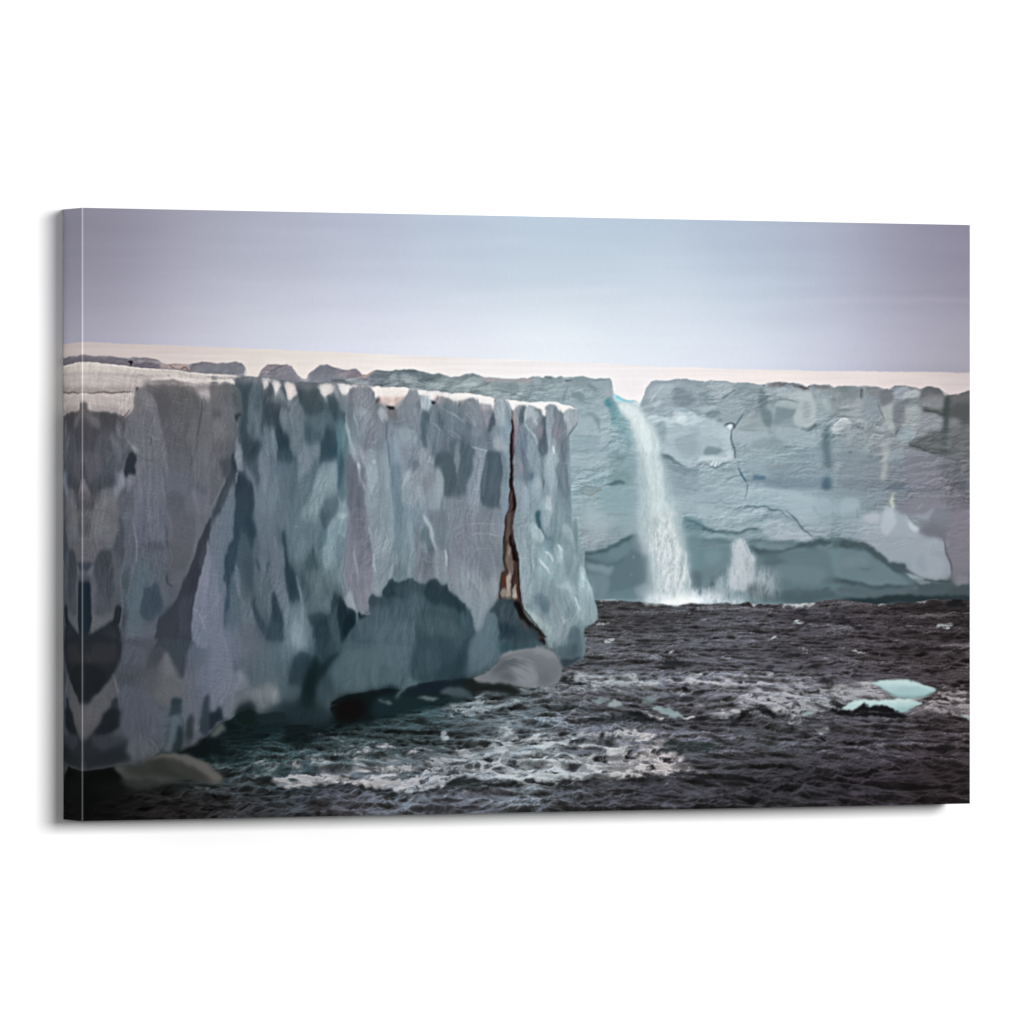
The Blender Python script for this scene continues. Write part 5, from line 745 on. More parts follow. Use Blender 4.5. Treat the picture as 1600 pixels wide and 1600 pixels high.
# --- middle panels, right of the gorge
G(3, 'ece9e6', [0,462,100,462,180,468,300,480,450,500,600,512,700,520,800,540,790,560,700,560,600,545,480,540,360,525,290,560,240,540,180,500,80,500,0,520], 1.8, .85)
G(3, 'c8b1aa', [0,530,60,520,50,570,0,620], 3, .6); G(3, '7e858f', [80,490,170,480,200,560,190,620,80,610,70,550], 3, .55)
G(3, 'a6b7bd', [190,500,270,540,290,600,250,650,200,620], 2.5, .6); G(3, '1c1518', [290,575,315,575,318,595,300,598], .8, .9); G(3, 'a98c88', [330,550,390,530,400,580,340,600], 2, .6)
for p in ([450,570,455,600], [520,580,540,605], [752,595,758,610], [820,545,815,580]): L(3, '5b3f3b', p, 2.4, .75)
G(3, 'c4aba6', [440,560,560,570,560,600,500,610,440,600], 2, .5); G(3, 'b9aeb3', [660,530,800,550,810,640,800,680,740,640,690,620,650,570], 3, .55); L(3, 'cfc0be', [570,560,640,620,650,700], 3, .4)
G(3, '4f6068', [205,660,270,660,280,750,250,840,210,900,200,760], 3, .6); G(3, '55666f', [350,660,400,650,420,720,400,770,360,760], 3, .55); G(3, '53636f', [380,600,500,640,620,700,640,780,560,760,440,700], 5, .4)
for p in ([400,640,520,690,640,760,720,850], [380,700,480,760,600,830,720,880], [560,640,620,720,640,800], [360,720,460,850,540,900,660,960,760,985]): L(3, 'a3acb5', p, 2, .45)
for p in ([420,620,540,700,640,820], [460,780,560,880,640,960]): L(3, '4d5a66', p, 3, .4)
G(3, '4d5862', [770,720,810,670,820,760,790,820,760,830], 2, .75); G(3, 'a3b3bb', [830,560,900,560,920,640,890,760,840,740], 3, .5); G(3, '6d8390', [890,560,930,600,960,680,960,800,920,780,900,660], 3, .45)
G(3, '93a0a9', [780,790,880,790,940,900,920,990,840,960,760,900], 5, .4); L(3, 'b1b9be', [550,900,640,960,760,985], 2.2, .5)
G(3, '4b5a61', [320,1030,400,960,500,900,520,1040,600,1000,620,1080,600,1200,570,1340,480,1370,410,1350,400,1200,350,1120], 4.5, .7); G(3, '79868f', [500,1010,530,1000,510,1200,480,1140], 4, .5)
G(3, '515f68', [740,1010,800,990,910,1030,900,1120,880,1200,870,1340,860,1450,760,1440,690,1420,700,1200,710,1100], 2.2, .8); G(3, '5e6a77', [710,1220,800,1250,860,1250,850,1400,720,1380], 5, .35); G(3, '8795a0', [610,1200,640,1050,720,1020,690,1200,690,1450,590,1400,590,1300], 4, .4)
G(3, '8e98a2', [20,1150,100,1100,200,1000,300,1080,380,1160,400,1350,330,1450,200,1500,60,1400,60,1260], 7, .35); G(3, '9aaab2', [40,1250,60,1170,130,1140,120,1230,60,1300], 3.5, .4); L(3, '5a6772', [180,1000,200,1100,300,1080], 5, .25)
for p in ([400,1400,560,1400,690,1440], [560,1380,700,1370], [780,1480,880,1500], [200,1500,240,1560,280,1600]): L(3, 'a6a2ab', p, 2.4, .4)
L(3, '6f7f8b', [0,1100,30,1300,20,1600], 12, .4)
# --- the fissure
G(3, '1f1012', [965,640,972,740,982,800,980,900,985,1000,968,1080,965,1200,975,1280,990,1400,985,1500,965,1600,900,1600,915,1500,930,1380,945,1250,945,1100,955,950,955,800,955,720], 1.0, .92, .35)
G(3, '5e5049', [925,1460,940,1380,955,1330,965,1400,955,1500,960,1600,905,1600], 1.4, .8, .3); L(3, '76605c', [950,640,962,690,966,740], 2, .7); L(3, '8b7a78', [990,640,1000,760,1000,840], 2.5, .4)
G(8, '54433f', [920,0,960,0,950,140,960,220,1000,330,1010,480,1010,600,1020,740,860,745,855,640,862,540,890,480,885,350,890,200,905,100], 1.4, .9, .35)
G(8, '240f0d', [940,190,960,150,985,240,1010,360,1018,460,1010,560,1020,640,1025,740,1000,700,985,560,975,420,985,360,960,300], 1.3, .9, .35); G(8, '3a2320', [862,540,880,500,895,520,895,600,885,700,862,740,858,640], 1.6, .8, .3); L(8, '33201c', [915,20,905,150,895,300,890,470], 2.2, .7)
G(8, '9b938c', [905,420,930,350,955,330,960,420,955,560,950,640,960,720,920,730,905,700,900,560], 1.6, .8, .3); L(8, '4d3a33', [970,480,955,560,950,640,955,720], 2.4, .8); L(8, '2c1a17', [915,600,918,680,922,740], 2.5, .7); L(8, 'b9afa5', [935,600,940,720], 3, .5); L(8, 'a3978c', [985,600,995,720], 4, .7); L(8, 'a3978c', [890,640,900,730], 3, .6); G(8, '8b7a73', [920,280,940,220,950,330,925,400], 2, .6)
# --- big shaded hollow at the foot
HOL = pts_of(7, [1600,560,1530,545,1500,600,1440,600,1405,545,1380,560,1350,620,1320,690,1290,715,1240,700,1225,690,1215,760,1220,850,1180,885,1130,880,1120,830,1115,870,1130,940,1060,1040,960,1110,900,1230,850,1300,870,1380,900,1440,920,1500]) + pts_of(8, [-60,1470,60,1470,170,1430,350,1400,500,1395,600,1385,700,1355,800,1290,850,1230,880,1190,1000,1155,1170,1130,1230,1110,1200,1040,1120,960,1060,880,1020,760,1010,735,860,750,830,780,780,820,740,880,710,960,660,985,630,940,625,870,620,800,560,770,510,730,470,690,420,680,410,620,370,620,350,600,345,560,310,555,270,590,250,610,190,600,150,560,90,570,0,580])
hm = full_mask(0, smooth(HOL), 1.3, .8); HC = CLIP[0] * hm
comp((slice(0, AH), slice(0, AW)), hm * .35, hexc('3d4f57'))
CLIP[0] = HC
G(8, '2d3b42', [-60,600,90,570,160,570,250,620,340,570,410,640,500,720,620,810,630,920,560,860,450,760,300,720,150,680,0,720,-60,720], 3, .7)
G(8, '33454b', [200,700,400,720,560,800,630,900,640,990,560,1060,400,1000,250,1020,180,900], 7, .6); G(8, '2d5a60', [560,860,620,850,630,950,590,980], 4, .5); G(8, '42555d', [320,900,500,880,540,1040,400,1120,260,1060], 8, .5)
G(8, '4d616b', [-60,760,120,740,150,900,140,1100,130,1300,100,1430,-60,1460], 4, .6); G(8, '56686f', [-40,900,90,880,120,1060,60,1260,-40,1200], 8, .4); G(8, '253740', [130,1000,170,960,160,1180,140,1320,110,1340], 4, .5)
G(8, '22333a', [540,1020,640,1000,620,1100,560,1200,500,1300,380,1380,200,1380,300,1200,420,1250,520,1150], 6, .65); G(8, '2e434b', [180,1100,400,1100,350,1300,200,1340], 8, .5)
G(8, '536a75', [710,960,790,840,850,800,855,950,850,1180,760,1280,640,1340,560,1330,600,1180,640,1040], 4, .65); G(8, '5f7681', [620,1080,700,1020,740,1120,640,1260,580,1240], 6, .4); G(8, '36494f', [860,800,870,750,1000,740,1020,800,1080,900,1160,1000,1200,1060,1180,1110,1000,1150,870,1180,850,1080], 3, .6)
G(8, '46535f', [880,760,1000,750,1010,860,940,920,860,920], 4, .6); G(8, '2d3e46', [860,900,1000,930,1080,980,1000,1020,860,980], 4, .5); L(8, '5d7079', [870,1080,980,1060,1100,1060], 5, .4); L(8, '554a48', [1020,890,1060,930,1120,990], 5, .5); G(8, '2c4650', [870,1090,1000,1110,1170,1110,1000,1150,870,1180], 3, .7)
G(8, '281a19', [1000,740,1030,760,1070,860,1130,930,1190,1000,1240,1070,1260,1120,1210,1110,1180,1060,1120,980,1060,930,1010,850,985,780], 2, .85); G(8, '120a0b', [1080,900,1150,960,1230,1050,1240,1100,1190,1080,1120,980], 2.5, .8); G(8, '3a2a28', [1060,920,1110,960,1150,1020,1100,1000,1040,950], 3, .6)
L(8, '1a2528', [850,1230,790,1300,700,1360,560,1395], 3, .7)
G(7, '2e3f43', [1340,640,1400,560,1440,620,1540,600,1600,640,1600,720,1400,760,1340,720,1230,780,1220,740], 3, .6); G(7, '51656e', [1400,860,1560,840,1600,900,1600,1000,1560,1200,1460,1180,1380,1000], 8, .5); G(7, '405258', [1150,900,1300,860,1380,1000,1300,1100,1150,1080,1060,1060], 8, .5)
G(7, '50666c', [900,1280,1000,1160,1180,1160,1350,1200,1500,1300,1400,1420,1200,1440,1000,1460,920,1400,860,1330], 8, .5); L(7, '2f4148', [1590,1000,1570,1150,1560,1340], 3.5, .6); G(7, '526269', [1540,1360,1600,1400,1600,1440,1530,1440], 3, .5)
CLIP[0] = NEAR
L(7, '17262b', [1120,835,1140,875,1180,885,1210,870], 3.5, .75)
# --- foot of the gorge
for p, c, s, a in (([80,0,200,0,260,80,250,200,170,170,130,200,80,320,20,380,60,240,80,130],'2b3e48',3,.75), ([170,190,210,230,250,300,240,420,230,640,170,640,110,440,130,300],'3f5058',4,.6), ([10,340,60,300,90,360,70,480,20,560,0,500],'2e4049',4,.5), ([20,560,80,600,60,800,20,1000,0,900],'3c5460',5,.6),
  ([265,380,300,440,300,490,270,450],'34434a',2,.6), ([340,460,380,400,370,470,350,510],'3a4850',2,.5), ([240,730,280,840,340,960,345,1010,310,990,250,880,230,800],'333f47',2.5,.75), ([410,660,440,720,480,860,500,940,490,1040,400,1050,365,980,380,880,395,740],'34454d',2.5,.75),
  ([500,170,520,280,540,420,600,520,600,740,560,760,530,640,510,460,490,280],'293d49',3,.7), ([720,360,760,320,785,460,720,500,620,500,680,420],'424f53',3,.6), ([780,0,920,0,880,80,840,140,800,100],'46565f',3,.55), ([910,700,980,690,1010,760,1070,820,1100,860,1100,930,1050,960,1000,1020,970,1070,960,1020,980,900,930,820],'18282b',2,.85),
  ([780,920,850,880,890,960,870,1120,850,1230,790,1200,760,1000],'26353b',4,.65), ([600,1200,660,1165,730,1220,700,1320,640,1400,560,1400,540,1340],'27343d',3,.8), ([760,1200,800,1270,900,1240,980,1110,930,1180,850,1300,760,1440,730,1600,640,1600,680,1420,740,1300],'0f1b1d',3.5,.85),
  ([870,600,960,600,1000,700,900,700],'4d6067',4,.5), ([660,860,760,900,740,1000,690,960],'465560',5,.4)): G(7, c, p, s, a)
for p, w, a, c in (([105,440,115,560,125,720],5,.5,'737b85'), ([130,850,160,900,210,900],8,.3,'6a7078'), ([400,190,430,300,440,440],5,.5,'7b8291'), ([600,540,620,640,680,800,740,960,760,1100],5,.55,'76858e'), ([640,760,700,900,730,1040],6,.4,'6f7f8a'), ([290,340,320,440,310,520],4,.35,'6b7480'), ([560,780,600,960,620,1050],14,.35,'71828f'), ([620,960,640,1050,700,1120],12,.5,'8496a2'),
  ([10,1050,40,1200,60,1400],8,.4,'7a7d8c'), ([70,1040,100,1140,90,1240],5,.35,'70707b'), ([930,600,1000,640,1040,760],5,.3,'71838a'), ([680,500,800,520,860,560],6,.3,'6f8086'), ([1030,560,1060,660,1080,780],9,.5,'959aa6'), ([1090,820,1110,900,1110,930],2,.3,'7b858e'), ([1210,130,1230,200,1230,340,1250,440,1260,560],4,.5,'a2b3ba'), ([1080,330,1100,440,1110,560],4,.4,'a29aa5')): L(7, c, p, w, a)
G(7, '7f7686', [1050,0,1180,0,1200,200,1220,400,1240,560,1210,660,1210,800,1200,850,1150,840,1100,780,1060,620,1010,560,1000,420,1040,280], 4, .45); G(7, '6a6170', [1080,20,1180,20,1200,180,1120,220,1080,120], 4, .35); G(7, 'a09aa5', [1140,700,1200,700,1210,830,1150,810], 4, .35)
G(7, '8b9ba3', [1210,0,1420,0,1440,300,1480,460,1400,540,1330,640,1300,700,1250,690,1250,500,1230,300], 6, .3); G(7, '5e7a85', [1430,0,1480,0,1480,300,1440,300], 4, .35); G(7, '83a3aa', [880,0,1030,0,1020,300,960,440,860,450,830,380,860,200], 6, .35); L(7, '4c7482', [860,160,850,300,830,420], 5, .5); L(7, 'c2cfd2', [990,0,1010,40], 5, .4)
G(7, '9ba7ae', [1010,680,1050,650,1090,780,1080,820,1040,790,1010,750], 2.5, .6); L(7, 'b0bcc2', [1290,700,1320,690], 3, .4); G(7, '687d84', [560,220,700,100,780,120,780,300,720,360,640,420,560,380], 8, .35); L(7, 'b5c4c8', [590,115,605,135], 4, .5)
G(7, '596a73', [320,1080,500,1000,560,1100,540,1300,480,1400,340,1300], 10, .35); G(7, '6d6a73', [60,960,220,960,260,1080,200,1200,60,1180], 9, .3)
# --- spray and snow ledge at the foot
G(7, '656b74', [0,1330,90,1340,150,1330,190,1400,210,1450,150,1500,0,1520], 4, .6); G(7, '777c84', [130,1330,180,1370,200,1420,160,1430,120,1380], 3, .6)
G(7, '716c6b', [80,1560,180,1500,300,1460,380,1430,430,1470,450,1540,440,1600,80,1600], 3, .8); G(7, '888180', [340,1450,400,1440,430,1480,400,1520,320,1510], 3, .6)
G(11, '66666a', [1200,250,1300,190,1400,150,1470,130,1505,180,1500,240,1460,300,1380,330,1330,290,1260,300,1200,340,1180,380,1150,340], 3, .75); G(11, '1c2a29', [1220,340,1260,290,1330,300,1340,340,1290,400,1220,400], 4, .8)
G(11, '656160', [1160,250,1240,200,1300,230,1200,330,1160,330], 4, .4)
# --- lower left slabs
G(11, '575458', [160,250,260,180,350,100,390,150,390,260,300,340,270,420,190,490,120,510,60,360,40,260], 3.5, .7); G(11, '4b4548', [80,300,240,260,300,340,200,480,120,470], 6, .4)
G(11, '1f292c', [370,250,400,240,410,340,390,430,300,480,220,500,280,420,310,340], 3.5, .75); G(11, '45474f', [200,520,300,480,430,450,460,540,420,590,260,600,180,620], 6, .5); G(11, '2a3135', [200,640,300,600,420,570,460,620,460,690,200,720,160,720], 5, .6)
G(11, '15191b', [0,330,40,300,100,460,150,540,100,640,150,720,0,730], 5, .6); G(11, '525663', [410,100,560,120,580,300,560,480,700,400,690,580,560,690,470,640,440,470,410,360], 8, .4)
G(11, '5c5955', [580,100,700,60,800,100,830,220,760,320,660,380,590,280], 7, .45); G(11, '29363b', [780,240,800,215,840,230,845,290,830,340,760,300], 2, .8); G(11, '46545b', [760,300,830,340,870,420,860,520,800,480,730,590,700,590,720,440], 3, .6); G(11, '26322f', [820,340,870,430,850,520,830,590,790,590,800,480], 4, .7)
L(11, '6b7580', [850,330,870,420,850,500], 2.5, .3); G(11, '33373d', [900,330,920,380,920,480,880,560,870,480], 3, .7); G(11, '5f5f66', [920,280,980,300,990,440,930,470], 5, .4); G(11, '2d363f', [1010,205,1050,230,1060,330,1130,280,1140,340,1100,390,1050,440,980,470,980,330], 3, .75)
G(11, '5b6170', [870,100,1100,100,1180,250,1150,300,1060,260,1000,190,960,300,880,260], 8, .35); L(11, '5c5d63', [560,500,600,560,660,600], 3.5, .5); L(11, '5b5b60', [450,440,480,520,470,600], 3, .3)
G(11, '6a6b6c', [1040,470,1080,420,1120,395,1145,430,1130,470,1080,490,1050,495], 2, .8)
# --- right pillar
G(3, 'f3f0ed', [905,552,1060,572,1100,580,1250,580,1340,588,1380,602,1500,625,1440,640,1400,670,1380,690,1340,640,1300,610,1240,620,1200,640,1160,610,1100,600,1060,620,1020,600,980,640,940,620], 1.4, .9)
G(3, 'a79c9f', [940,600,1000,610,1020,720,1000,800,975,740], 3, .5); G(3, '5f6b76', [1030,620,1070,600,1075,680,1060,750,1030,740], 1.8, .7); G(3, 'b4c0c4', [1080,610,1150,620,1180,700,1160,760,1110,700,1070,720], 2.5, .5); L(3, 'bcc8cb', [1070,760,1110,830,1170,880], 3, .45)
G(3, '56636f', [1210,660,1240,690,1240,780,1250,900,1230,960,1190,900,1200,780], 3, .65); L(3, '5b6772', [1210,980,1210,1100,1215,1280], 5, .55); G(3, '8a7f8a', [1320,780,1370,800,1380,860,1320,900], 4, .35); G(3, '6b6f7a', [1330,620,1400,690,1390,820,1340,760,1310,700], 3, .55); L(3, 'c7cfd2', [1290,610,1310,700,1300,760], 2.5, .4)
G(3, 'a5adb2', [1400,660,1500,640,1500,740,1470,790,1420,840,1400,780], 2.5, .55); G(3, '59626c', [1440,800,1505,740,1500,770,1440,850,1425,840], 1.6, .7); G(3, '6b7681', [1330,880,1440,860,1440,1350,1380,1350,1340,1100], 5, .5); G(3, '9eb2b9', [1250,900,1310,900,1330,1000,1330,1200,1280,1300,1250,1100], 4, .4)
L(3, 'dfe6e8', [1300,960,1305,1020], 3, .7); L(3, 'a6b5bb', [1240,960,1290,1015,1340,1020], 2.2, .5); G(3, '5f7080', [1090,1140,1130,1160,1110,1230,1080,1210], 4, .4); G(3, '6d7f8c', [1010,900,1080,880,1120,1000,1060,1100,1000,1060], 6, .35)
G(3, 'a3b6bd', [1220,1400,1260,1360,1300,1440,1310,1560,1270,1600,1200,1600,1200,1500], 3.5, .5); G(3, '39525c', [1160,1500,1200,1500,1190,1600,1170,1600], 3, .6); L(3, '667783', [1340,1400,1320,1500,1340,1600], 4, .4); G(3, '73919a', [1370,1460,1440,1400,1460,1590,1390,1590], 5, .4)
G(8, '39535d', [1165,20,1200,60,1230,150,1290,220,1250,230,1200,160,1170,100], 2.5, .75); G(8, '66808a', [1200,30,1290,60,1310,150,1280,230,1210,140], 4, .45); G(8, 'b3c4ca', [1150,100,1200,130,1225,200,1200,260,1150,200], 3.5, .5); L(8, 'ccd7da', [1320,280,1350,290,1385,360], 4, .55); L(8, 'c6d2d6', [1240,340,1280,370,1300,430], 4, .5); L(8, 'cfdadd', [1180,390,1240,450,1280,510], 3.5, .5); L(8, '6f8790', [1110,300,1160,400,1200,470], 4, .3)
L(8, '6b838c', [1330,100,1310,220,1330,280,1320,420], 5, .4); L(8, '647d86', [1500,50,1490,200,1540,420], 6, .4); L(8, 'afc2c8', [1400,100,1460,200,1480,320], 5, .4); L(8, 'b9cbd0', [1540,450,1560,540,1590,590], 6, .5); G(8, '5c7983', [1380,380,1460,420,1500,560,1440,560,1400,480], 6, .3)
G(8, 'a3b5bb', [1320,580,1440,580,1500,650,1480,760,1420,740,1340,640], 5, .4); L(8, '657f89', [1340,620,1370,740,1420,860], 5, .4); L(8, 'bccbd0', [1480,700,1540,800,1550,900], 5, .5); G(8, '5f7680', [1140,730,1180,700,1260,730,1270,780,1220,800,1170,770], 4, .5); L(8, '6b7f88', [1270,640,1300,760,1400,900], 4, .3)
G(8, '93a09d', [1040,740,1100,820,1180,900,1240,980,1280,1080,1300,1150,1260,1120,1210,1010,1130,910,1070,830], 2, .6); L(8, 'b0b9b6', [1100,830,1200,930,1260,1020], 3, .35); G(8, '91a1a8', [1360,900,1430,930,1420,1050,1350,1130,1320,1060], 5, .4)
G(8, '4b606a', [1440,1000,1500,955,1520,1000,1550,1100,1540,1200,1440,1290,1380,1290,1340,1150,1410,1110], 2.5, .75); G(8, '252d35', [1370,1240,1480,1230,1560,1200,1540,1240,1450,1290,1385,1305], 2.5, .8); G(8, '33464f', [1420,1110,1500,1080,1520,1180,1430,1220], 5, .5); G(9, '8fb0b5', [130,440,170,480,230,620,270,800,230,850,170,860,120,700,90,600], 4, .4); G(9, '4f6f74', [165,890,240,860,210,920,170,975], 2, .7)
L(9, 'b9d0d3', [130,420,140,500,200,560,230,640], 4, .45); L(9, '769096', [90,640,140,720,160,800], 3, .4); L(9, 'a9bcc1', [30,540,60,640,120,760,130,840], 5, .4)
CLIP[0] = None
FLUTE[0] = False
# boulder of snow-ice beneath the pillar
G(8, '86888b', [640,1395,700,1370,770,1335,830,1270,880,1195,950,1165,1050,1145,1150,1130,1170,1120,1190,1132,1280,1155,1340,1215,1372,1310,1360,1400,1310,1440,1200,1450,1100,1440,1000,1420,900,1430,780,1420,700,1420], 1.3, 1)
G(8, '9a9b9d', [900,1190,1050,1150,1180,1140,1280,1170,1340,1240,1300,1290,1200,1240,1080,1210,960,1230], 4, .6); G(8, '797b80', [1170,1260,1260,1300,1350,1330,1330,1420,1220,1440,1190,1380], 5, .6); G(8, '6c7274', [860,1260,960,1250,1100,1330,1190,1400,1180,1440,1000,1400,840,1360], 6, .35)
for p in ([880,1215,1000,1205,1120,1240], [860,1250,960,1240,1080,1290], [840,1290,960,1290,1060,1340], [800,1330,900,1320,1000,1370]): L(8, '6a7075', p, 1.8, .45)
L(8, '3d3f41', [640,1400,780,1425,900,1432,1050,1440], 2.5, .5)
# low berg at lower left
G(11, '4e504e', [380,700,450,690,560,650,650,622,750,618,860,622,920,645,980,690,1040,730,1090,770,1105,795,1040,798,960,795,880,780,800,790,700,800,600,780,480,790,420,760], 3, .8); G(11, '5c5b5b', [690,625,860,622,940,660,1040,730,1100,790,1020,795,960,770,880,740,760,720,700,690], 4, .7); G(11, '6d6868', [960,690,1060,745,1100,795,1020,797,990,760], 4, .6)
G(11, '3a3d3b', [450,720,640,690,760,740,900,785,760,830,560,850,440,820], 6, .6); L(11, '1d2422', [650,720,780,755,920,785,1010,798], 2.6, .6)
# ---- closer passes over the near cliff, window by window
SF[:] = [.8, 1.25]; FLUTE[0] = True; SA[0] = .6
CLIP[0] = NEAR
A = (128, 600); B = (328, 600); C = (528, 600); E = (728, 600)
M(A, [('9b8f89',2,.8,[0,0,700,0,700,40,640,100,560,90,460,95,380,105,300,90,240,90,130,100,60,95,0,100]), ('b0a298',3,.6,[0,0,700,0,660,50,300,40,100,60,0,50]), ('8b7f78',2,.7,[0,80,120,95,240,85,380,100,560,92,640,98,620,108,480,108,300,98,120,112,0,112]),
 ('b5aaa1',2,.8,[10,120,250,100,400,115,560,100,660,105,640,180,610,290,560,360,500,370,400,340,250,330,110,330,60,230,10,200]), ('97898a',3,.7,[60,180,240,170,400,190,600,190,590,270,540,330,380,320,220,300,110,290]), ('8c7d76',3,.6,[120,290,300,280,440,310,520,350,440,350,250,330,130,330]),
 ('5c5250',3,.8,[0,190,70,200,110,290,110,350,40,360,0,320]), ('2e2628',1.5,.9,[670,55,705,50,720,80,700,105,675,85]),
 ('494848',6,.8,[130,345,300,320,440,350,500,420,560,440,540,560,480,600,440,520,380,440,250,400,150,400]), ('3c3c40',7,.7,[230,380,400,370,430,440,420,600,300,560,230,480]), ('645c60',5,.6,[60,400,120,390,220,480,225,560,160,540,90,480]),
 ('433d42',6,.7,[50,520,200,560,240,700,180,820,60,820,30,640]), ('4c4e4f',6,.6,[200,620,360,600,420,700,380,900,250,900,160,800]), ('6b6670',4,.55,[430,540,480,520,500,640,480,690,450,640]), ('6e6c74',4,.6,[340,660,400,680,500,880,510,950,440,940,400,840]), ('58575e',4,.5,[380,700,460,800,480,900,400,840]),
 ('52525a',6,.6,[260,860,420,840,520,960,540,1080,460,1130,380,1000,300,960]), ('585258',6,.6,[60,880,220,860,260,960,240,1130,150,1250,50,1180,30,1000]), ('3d4045',6,.7,[130,1180,260,1160,380,1120,440,1180,430,1270,350,1310,240,1360,160,1300]), ('4a4b52',5,.5,[260,1000,400,1020,420,1140,300,1160]),
 ('5a6f78',4,.55,[410,1080,460,1100,460,1260,420,1240]), ('7a7d88',4,.75,[460,1150,530,1100,540,1250,470,1380,400,1440,380,1340,440,1280]), ('80838d',3,.6,[480,1170,520,1160,520,1240,490,1260]), ('75727e',4,.65,[560,1180,600,1130,650,1120,640,1240,580,1330,540,1350,550,1240]),
 ('5e5458',4,.7,[20,1210,60,1250,110,1380,120,1470,60,1480,20,1400]), ('6e686e',3,.6,[10,1200,50,1230,100,1370,60,1350,20,1290]), ('6b6a6b',4,.6,[240,1380,340,1320,400,1380,460,1440,440,1600,150,1600,180,1500,230,1450]), ('47464a',6,.6,[30,1480,140,1490,150,1600,30,1600]), ('4b4b4d',5,.5,[150,1330,240,1360,200,1480,130,1440])])
M(A, [('66656a',4,.8,[650,110,740,60,820,80,870,120,910,220,960,330,975,400,980,500,1000,660,1050,800,1040,900,1000,960,990,1200,1020,1340,1040,1480,1030,1600,620,1600,640,1350,650,1160,680,960,710,880,640,820,600,740,540,640,530,520,560,440,600,340,640,280]),
 ('75777b',4,.6,[720,130,820,110,870,160,920,300,850,330,760,260]), ('6f6f76',3,.6,[870,340,950,340,970,480,990,620,930,560,900,440]), ('5b5c61',5,.6,[560,470,640,440,660,600,600,700,540,620]), ('747379',3,.5,[560,700,640,760,720,840,700,860,630,820]), ('87878b',3,.7,[630,780,680,790,720,850,680,850]),
 ('262b33',3,.9,[560,1000,610,880,640,850,700,900,710,920,670,1000,660,1080,650,1120,600,1110,560,1150,540,1140]), ('4b4a4f',4,.6,[540,860,600,860,600,920,560,1000,530,980]), ('62656f',5,.6,[820,980,980,960,990,1200,1010,1340,900,1420,740,1500,640,1480,680,1260,800,1240,830,1120]), ('6b6a76',5,.5,[720,1240,840,1230,840,1380,740,1440]),
 ('5a5f6c',6,.5,[620,1480,900,1420,1030,1420,1040,1600,620,1600]), ('565557',4,.7,[450,1430,540,1350,640,1350,620,1600,450,1600]), ('6b6a6c',4,.5,[960,860,1040,800,1080,900,1090,1100,1060,1120,1000,1000])])
S(A, [('918f99',2,.6,[880,150,920,230,960,340,975,460]), ('8f8d94',1.8,.6,[560,680,620,770,700,840]), ('8c8a90',1.6,.5,[780,620,850,650,930,680,1010,690]), ('3d3c42',2.6,.8,[835,650,855,680,860,720,845,780]), ('46464a',1.8,.6,[700,900,780,930,850,950,900,940]), ('83838a',2.5,.5,[1010,1290,1040,1400,1060,1480]), ('4b4a4f',2.2,.6,[1000,1000,1040,1180,1050,1400]),
 ('78787d',1.5,.4,[680,760,800,770,900,800]), ('5e5d62',1.5,.4,[660,640,760,660,900,700,1010,700]), ('767479',2.4,.5,[1060,980,1080,1090,1070,1180]), ('6a3a30',2,.9,[480,350,505,400,540,360,600,300]), ('6a6669',2.5,.5,[440,430,500,560,500,680])])
M(A, [('565354',4,.75,[800,50,1000,30,1250,40,1330,80,1440,110,1500,160,1480,260,1460,420,1430,620,1420,800,1330,860,1200,880,1080,830,1040,740,1010,600,990,480,975,380,950,300,900,180]), ('5f5a58',4,.5,[760,30,1000,20,1260,40,1200,120,900,120]), ('4e4c50',6,.6,[900,120,1100,100,1120,300,1080,440,990,420,950,280]), ('575a58',5,.5,[1260,100,1400,100,1400,300,1330,320,1280,220]),
 ('636466',5,.6,[1380,420,1430,380,1440,500,1420,700,1400,850,1330,800,1300,680,1350,560]), ('5c5c60',5,.5,[1100,420,1280,440,1260,640,1160,620]), ('56565b',5,.5,[1080,840,1300,860,1380,900,1360,1080,1200,1080,1080,960]), ('5b5e6a',7,.6,[1040,1160,1200,1080,1400,1140,1420,1260,1380,1420,1340,1600,1060,1600,1050,1380]),
 ('4f5153',6,.6,[1060,1380,1240,1360,1280,1600,1080,1600]), ('646062',5,.5,[1220,900,1600,1060,1600,1180,1400,1100]), ('6a6572',5,.55,[1400,1340,1540,1330,1600,1400,1600,1600,1440,1600]), ('4c525e',4,.5,[1420,1240,1500,1270,1560,1340,1500,1380,1440,1330])])
S(A, [('777775',2,.5,[1430,130,1480,180,1470,280]), ('3f3e43',2.2,.7,[1510,180,1490,340,1460,520,1430,700]), ('3f3e43',2,.5,[1520,140,1540,260,1500,340]), ('79797d',2.5,.5,[1540,380,1580,360,1600,380]), ('434247',3,.6,[1370,900,1380,980,1350,1020]), ('717178',2.4,.5,[1370,1310,1420,1400,1470,1600]), ('6f7078',2,.4,[1500,1100,1600,1190]), ('6c6c6f',1.6,.35,[1060,520,1200,620,1360,760]), ('6c6c6f',1.6,.35,[1100,700,1260,800]), ('69696d',1.6,.35,[1100,960,1260,1040,1420,1150])])
